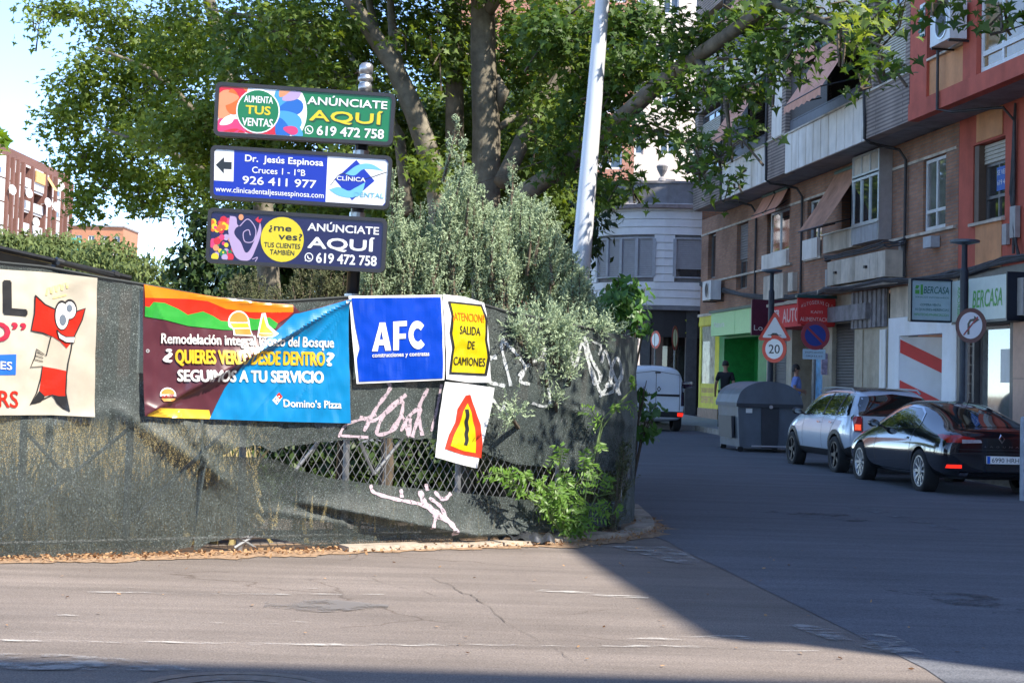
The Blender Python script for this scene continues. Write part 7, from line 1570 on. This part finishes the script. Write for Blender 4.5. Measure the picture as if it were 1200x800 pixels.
def place(t, near_rear, wx, wd):
    """put the car so that its left rear wheel stands on the given ground point, pointing along the street"""
    ang = math.atan2(FDV.y, FDV.x); t.rotation_euler = (0, 0, ang); f = FDV; l = Vector((-f.y, f.x, 0)); p = Vector((near_rear.x, near_rear.y, 0)) - f * wx - l * wd; t.location = (p.x, p.y, gz(near_rear.y))
# --- black coupe
M_bpaint = mat('black_car_paint', (.006, .007, .011), .12, var=0, spec=.7, coat=1.0)
ST = [(0.00, .38, .44, .70, .58, .80, .78, .74, .85, .62, .87), (0.06, .32, .40, .77, .58, .86, .84, .80, .93, .66, .96), (0.20, .27, .37, .82, .59, .895, .88, .84, .98, .66, 1.00), (0.45, .24, .36, .85, .60, .905, .90, .85, 1.03, .62, 1.06), (0.97, .22, .35, .86, .62, .905, .92, .855, 1.17, .585, 1.21), (1.5, .20, .34, .87, .62, .905, .92, .85, 1.30, .57, 1.345), (2.0, .20, .34, .87, .62, .905, .91, .845, 1.355, .565, 1.405), (2.5, .20, .34, .87, .62, .905, .90, .84, 1.35, .565, 1.40), (2.9, .20, .34, .87, .62, .905, .885, .84, 1.24, .60, 1.285), (3.4, .20, .34, .87, .61, .905, .87, .83, .985, .70, 1.03), (3.66, .22, .34, .87, .60, .905, .84, .82, .90, .68, .935), (4.2, .24, .36, .85, .56, .88, .76, .78, .82, .60, .85), (4.55, .28, .38, .72, .52, .76, .66, .66, .72, .5, .74), (4.64, .32, .40, .55, .50, .58, .60, .50, .64, .4, .66)]
t, body, proj, patch = car('parked_car', 'black coupe with silver ten-spoke wheels parked nearest at the right kerb', ST, (.97, 3.66), .33, M_bpaint, .905)
for wx in (.97, 3.66):
    for sg in (1, -1): wheel(t, wx, sg, .895, .33, 10, mat('silver_alloy', (.50, .51, .53), .3, .7, var=.1))
win = [(3.02, .95), (2.80, 1.08), (2.45, 1.22), (2.05, 1.29), (1.65, 1.27), (1.40, 1.19), (1.27, 1.06), (1.24, .975), (1.6, .955), (2.4, .94)]
sidepair(patch, 'side_window', win, M_carglass, .004); sidepair(patch, 'chrome_surround', outline(win, .022), M_chrome, .008)
rw = [(.36, -.50), (1.20, -.40), (1.26, 0), (1.20, .40), (.36, .50), (.30, 0)]
patch('rear_window', 'top', rw, M_carglass, .005); patch('windscreen', 'top', [(2.72, -.52), (2.72, .52), (3.35, .62), (3.42, 0), (3.35, -.62)], M_carglass, .005)
for sg in (1, -1):
    m_ = lambda P: [(sg * a, b_) for a, b_ in P]
    patch('tail_lamp', 'rear', m_([(.40, .80), (.80, .79), (.80, .895), (.62, .90), (.40, .86)]), M_lred, .008, .05); patch('reversing_lamp', 'rear', m_([(.30, .80), (.60, .785), (.60, .84), (.32, .845)]), M_lclr, .014, .05)
    patch('fog_lamp', 'rear', m_([(.60, .425), (.80, .425), (.80, .475), (.60, .475)]), mat('bright_red_lens', (.75, .02, .01), .2, var=.1, emit=.5), .008, .05)
    patch('tail_lamp_wrap', 'side' if sg > 0 else 'right', [(.01, .80), (.14, .82), (.46, .90), (.30, .905), (.05, .89)], M_lred, .007, .05)
    patch('headlamp', 'front', m_([(.45, .58), (.74, .60), (.70, .70), (.48, .66)]), M_lclr, .008, .05)
    patch('exhaust', 'rear', m_([(.50, .33), (.62, .33), (.62, .37), (.50, .37)]), M_chrome, .02, .05)
sidepair(patch, 'door_seam', stroke2d([(1.36, .96), (1.38, .6), (1.45, .36)], .010), M_trim, .003); sidepair(patch, 'door_seam', stroke2d([(2.92, .94), (2.95, .6), (2.92, .36)], .010), M_trim, .003); sidepair(patch, 'sill_trim', stroke2d([(1.40, .30), (2.2, .29), (3.2, .30)], .02), M_chrome, .006); sidepair(patch, 'door_handle', [(1.50, .80), (1.72, .805), (1.72, .835), (1.50, .83)], M_bpaint, .022)
patch('boot_seam', 'rear', stroke2d([(-.72, .92), (-.66, .70), (.66, .70), (.72, .92)], .01), M_trim, .004); patch('bumper_line', 'rear', stroke2d([(-.78, .64), (0, .65), (.78, .64)], .012), M_trim, .004); patch('rear_diffuser', 'rear', [(-.45, .26), (.45, .26), (.5, .36), (-.5, .36)], M_trim, .006)
def plate(t, text, xr, yc, z, w_=.52, h=.112, y_col=True):
    b = MB(); b.box(xr - .03, xr, yc - w_ / 2, yc + w_ / 2, z, z + h); o = b.build('number_plate', M_swh, t); A = Art(lambda x, y, q: Vector((xr - .03 - q, yc + w_ / 2 - x, z + y)))
    A.poly([(.004, .004), (.05, .004), (.05, h - .004), (.004, h - .004)], mat('plate_blue', (.01, .12, .55), .4), .001, 'band'); text and A.text(text, .075, w_ - .03, .022, h - .024, BK, .002, .0); A.done(o)
plate(t, '6990 HRH', -.012, -.02, .50)
A = Art(lambda x, y, q: proj(x, y, 'rear', .008 + q)); A.put(ring2d(0, .86, .030, .050, 4, 0, 360, 1.35), M_chrome, .004, 'badge'); A.text('L  A  G  U  N  A', -.26, .26, .735, .76, M_chrome, .002, .015); A.done(t)
mirror(t, 2.80, 1.0, .86, M_bpaint)
b = MB(); b.tube([(1.3, 0, 1.32), (1.2, 0, 1.42)], .006, 5); b.build('aerial', M_black, t)
COUPE = t; place(t, ground(1075, 577), .97, .9)
# --- light blue-silver small suv
M_spaint = mat('pale_silver_blue_paint', (.55, .62, .72), .28, .1, var=.03, scale=2, spec=.6, coat=.9)
ST = [(0.00, .42, .47, .72, .62, .80, .92, .76, 1.06, .70, 1.10), (0.07, .34, .43, .79, .62, .86, .95, .83, 1.22, .69, 1.28), (0.20, .30, .41, .82, .63, .89, .97, .855, 1.38, .655, 1.44), (0.42, .27, .40, .84, .64, .895, .99, .86, 1.46, .63, 1.525), (.75, .26, .38, .85, .66, .895, 1.0, .86, 1.485, .62, 1.55), (1.5, .25, .37, .85, .66, .895, 1.0, .86, 1.50, .62, 1.57), (2.25, .25, .37, .85, .66, .895, 1.0, .86, 1.48, .62, 1.55), (2.62, .25, .37, .85, .66, .895, .99, .86, 1.40, .63, 1.46), (3.0, .25, .37, .85, .66, .895, .98, .85, 1.10, .70, 1.16), (3.35, .26, .38, .85, .64, .89, .95, .84, 1.02, .68, 1.06), (3.85, .28, .40, .80, .60, .84, .86, .76, .93, .6, .96), (4.0, .31, .42, .72, .59, .76, .82, .68, .88, .53, .90), (4.09, .36, .46, .58, .58, .62, .74, .56, .78, .42, .80)]
t, body, proj, patch = car('parked_car', 'pale silver-blue small SUV with black wheel arches parked ahead of the black coupe', ST, (.72, 3.315), .335, M_spaint, .895)
for wx in (.72, 3.315):
    for sg in (1, -1): wheel(t, wx, sg, .90, .335, 5, mat('dark_alloy', (.05, .05, .055), .35, .6))
win = [(2.90, 1.02), (2.62, 1.32), (2.42, 1.42), (1.6, 1.46), (.75, 1.44), (.40, 1.39), (.25, 1.22), (.17, 1.05), (1.4, 1.02)]
sidepair(patch, 'side_window', win, M_carglass, .004); sidepair(patch, 'window_pillar', stroke2d([(1.55, 1.03), (1.50, 1.43)], .07), M_trim, .008); sidepair(patch, 'window_pillar', stroke2d([(.80, 1.04), (.74, 1.43)], .07), M_trim, .008); sidepair(patch, 'beltline_trim', stroke2d([(2.9, 1.02), (1.5, 1.015), (.24, 1.035)], .018), M_chrome, .008)
patch('roof_panel', 'top', [(.40, -.50), (2.5, -.50), (2.55, 0), (2.5, .50), (.40, .50), (.36, 0)], mat('dark_brown_roof', (.045, .025, .02), .25, var=.05, coat=.8), .006, .12)
patch('rear_window', 'rear', [(-.68, 1.05), (.68, 1.05), (.66, 1.24), (.58, 1.38), (0, 1.44), (-.58, 1.38), (-.66, 1.24)], M_carglass, .006); patch('windscreen', 'top', [(2.62, -.5), (2.62, .5), (3.0, .62), (3.04, 0), (3.0, -.62)], M_carglass, .005)
for sg in (1, -1):
    m_ = lambda P: [(sg * a, b_) for a, b_ in P]; sd = 'side' if sg > 0 else 'right'
    patch('tail_lamp', 'rear', m_([(.62, .78), (.76, .78), (.77, 1.0), (.74, 1.04), (.64, 1.04), (.62, 1.0)]), M_lred, .014, .05); patch('tail_lamp_lens', 'rear', m_([(.64, .80), (.745, .80), (.745, .90), (.64, .90)]), mat('lit_lens', (.80, .08, .03), .2, var=.3, scale=20, emit=.4), .019, .05); patch('tail_lamp_rim', 'rear', outline(m_([(.61, .77), (.77, .77), (.78, 1.01), (.75, 1.05), (.63, 1.05), (.61, 1.01)]), .016), M_chrome, .017, .05)
    for wx in (.72, 3.315): patch('arch_trim', sd, ring2d(wx, .335, .38, .455, 26, -8, 188), M_trim, .012, .08)
    patch('sill_trim', sd, [(1.1, .30), (2.94, .30), (2.94, .42), (1.1, .42)], M_trim, .010); patch('rear_corner_trim', sd, [(.02, .40), (.32, .32), (.34, .45), (.03, .52)], M_trim, .010)
    patch('door_seam', sd, stroke2d([(1.50, 1.02), (1.52, .44)], .010), M_trim, .003); patch('door_seam', sd, stroke2d([(2.62, 1.0), (2.68, .44)], .010), M_trim, .003); patch('door_seam', sd, stroke2d([(.74, 1.02), (.92, .84), (1.12, .60), (1.16, .44)], .010), M_trim, .003)
    patch('door_handle', sd, [(1.60, .88), (1.78, .885), (1.78, .915), (1.60, .91)], M_chrome, .022); patch('door_handle', sd, [(.92, .89), (1.08, .895), (1.08, .925), (.92, .92)], M_chrome, .022); patch('headlamp', 'front', m_([(.45, .64), (.62, .64), (.62, .78), (.45, .78)]), M_lclr, .008, .05)
    b = MB(); b.tube([(.45, sg * .60, 1.46), (.6, sg * .60, 1.52), (1.5, sg * .60, 1.54), (2.2, sg * .60, 1.52), (2.4, sg * .60, 1.47)], .018, 6); b.build('roof_rail', M_alu, t)
mirror(t, 2.72, 1.08, .88, M_trim)
patch('rear_bumper_trim', 'rear', [(-.78, .42), (.78, .42), (.80, .52), (-.80, .52)], M_trim, .010); patch('tailgate_seam', 'rear', stroke2d([(-.62, 1.0), (-.60, .64), (.60, .64), (.62, 1.0)], .01), M_trim, .004); plate(t, '', -.012, -.15, .40)
place(t, ground(976, 556), .72, .9)
# --- white van at the street end
M_vpaint = mat('white_van_paint', (.82, .87, .92), .3, var=.03, scale=1.5, coat=.7)
ST = [(0.00, .38, .46, .78, .75, .83, 1.10, .82, 1.62, .74, 1.70), (.06, .33, .42, .83, .75, .875, 1.12, .865, 1.70, .77, 1.80), (.2, .28, .40, .85, .75, .89, 1.14, .875, 1.73, .78, 1.84), (1.0, .24, .38, .86, .75, .89, 1.15, .88, 1.75, .78, 1.86), (2.2, .22, .38, .86, .75, .89, 1.15, .88, 1.75, .76, 1.86), (2.8, .22, .38, .86, .75, .89, 1.12, .87, 1.64, .70, 1.73), (3.3, .22, .38, .86, .72, .89, 1.05, .86, 1.24, .72, 1.30), (3.7, .24, .38, .86, .70, .88, .98, .84, 1.08, .68, 1.12), (4.2, .28, .40, .82, .66, .84, .86, .78, .92, .6, .95), (4.38, .34, .44, .66, .6, .68, .74, .62, .78, .45, .80)]
t, body, proj, patch = car('parked_van', 'white delivery van seen from behind at the far end of the street', ST, (.72, 3.43), .32, M_vpaint, .89)
for wx in (.72, 3.43):
    for sg in (1, -1): wheel(t, wx, sg, .885, .32, 6, M_alud)
patch('door_seam', 'rear', stroke2d([(.04, .56), (.04, 1.66)], .014), M_trim, .004); patch('door_seam', 'rear', stroke2d([(-.72, .58), (-.72, 1.58), (0, 1.68), (.72, 1.58), (.72, .58)], .014), M_trim, .004)
patch('rear_bumper', 'rear', [(-.80, .40), (.80, .40), (.82, .56), (-.82, .56)], M_trim, .02); patch('handle_strip', 'rear', [(-.55, .98), (.72, .98), (.72, 1.04), (-.55, 1.04)], M_trim, .02)
for sg in (1, -1):
    m_ = lambda P: [(sg * a, b_) for a, b_ in P]; patch('tail_lamp', 'rear', m_([(.76, .72), (.86, .72), (.86, 1.40), (.77, 1.40)]), mat('dark_tail_lamp', (.03, .012, .03), .2, var=.5, scale=6, coat=.6), .012, .05); patch('fog_lamp', 'rear', m_([(.66, .43), (.82, .43), (.82, .53), (.66, .53)]), MATS['bright_red_lens'], .026, .05)
    sd = 'side' if sg > 0 else 'right'; patch('cab_window', sd, [(2.4, 1.16), (3.2, 1.13), (2.95, 1.45), (2.7, 1.60), (2.4, 1.62)], M_carglass, .004); patch('sill_trim', sd, [(1.1, .28), (3.05, .28), (3.05, .42), (1.1, .42)], M_trim, .01); patch('headlamp', 'front', m_([(.42, .62), (.64, .62), (.62, .74), (.44, .74)]), M_lclr, .008, .05)
    b = MB(); b.hexa([Vector((3.05 + a, sg * c, z_)) for z_ in (1.1, 1.32) for a, c in ((-.06, .86), (-.05, 1.08), (.10, 1.05), (.10, .86))]); b.build('wing_mirror', M_trim, t)
patch('high_brake_lamp', 'rear', [(.0, 1.62), (.16, 1.62), (.16, 1.655), (.0, 1.655)], M_trim, .02); patch('windscreen', 'top', [(2.75, -.6), (2.75, .6), (3.22, .66), (3.26, 0), (3.22, -.66)], M_carglass, .005)
A = Art(lambda x, y, q: proj(x, y, 'rear', .012 + q)); A.put(ring2d(.12, 1.18, .035, .06, 4, 0, 360, 1.35), M_trim, .004, 'badge'); A.done(t); plate(t, '', -.03, .42, .78, .48, .11)
pv = at(777, 503, 46.5); pv = Vector((at(763, 500, 46.5).x + 0, 46.5, 0)); place(t, pv + Vector((-.9, .7, 0)), .72, .9)
# --- post at the right edge of the frame
PE = thing('steel_post', 'pale grey post cut by the right edge of the photo beside the black coupe', 'post', ground(1198, 588)); q = ground(1198, 588); b = MB(); b.lathe([(.04, 0), (.04, 1.15), (.03, 1.2), (.005, 1.21)], 12, lambda p: p + q); b.build('post', MATS['pale_plate'] if 'pale_plate' in MATS else mat('pale_plate', (.40, .44, .50), .5, var=.15), PE)
for o in LOCALS:
    if '_l' in o: del o['_l']
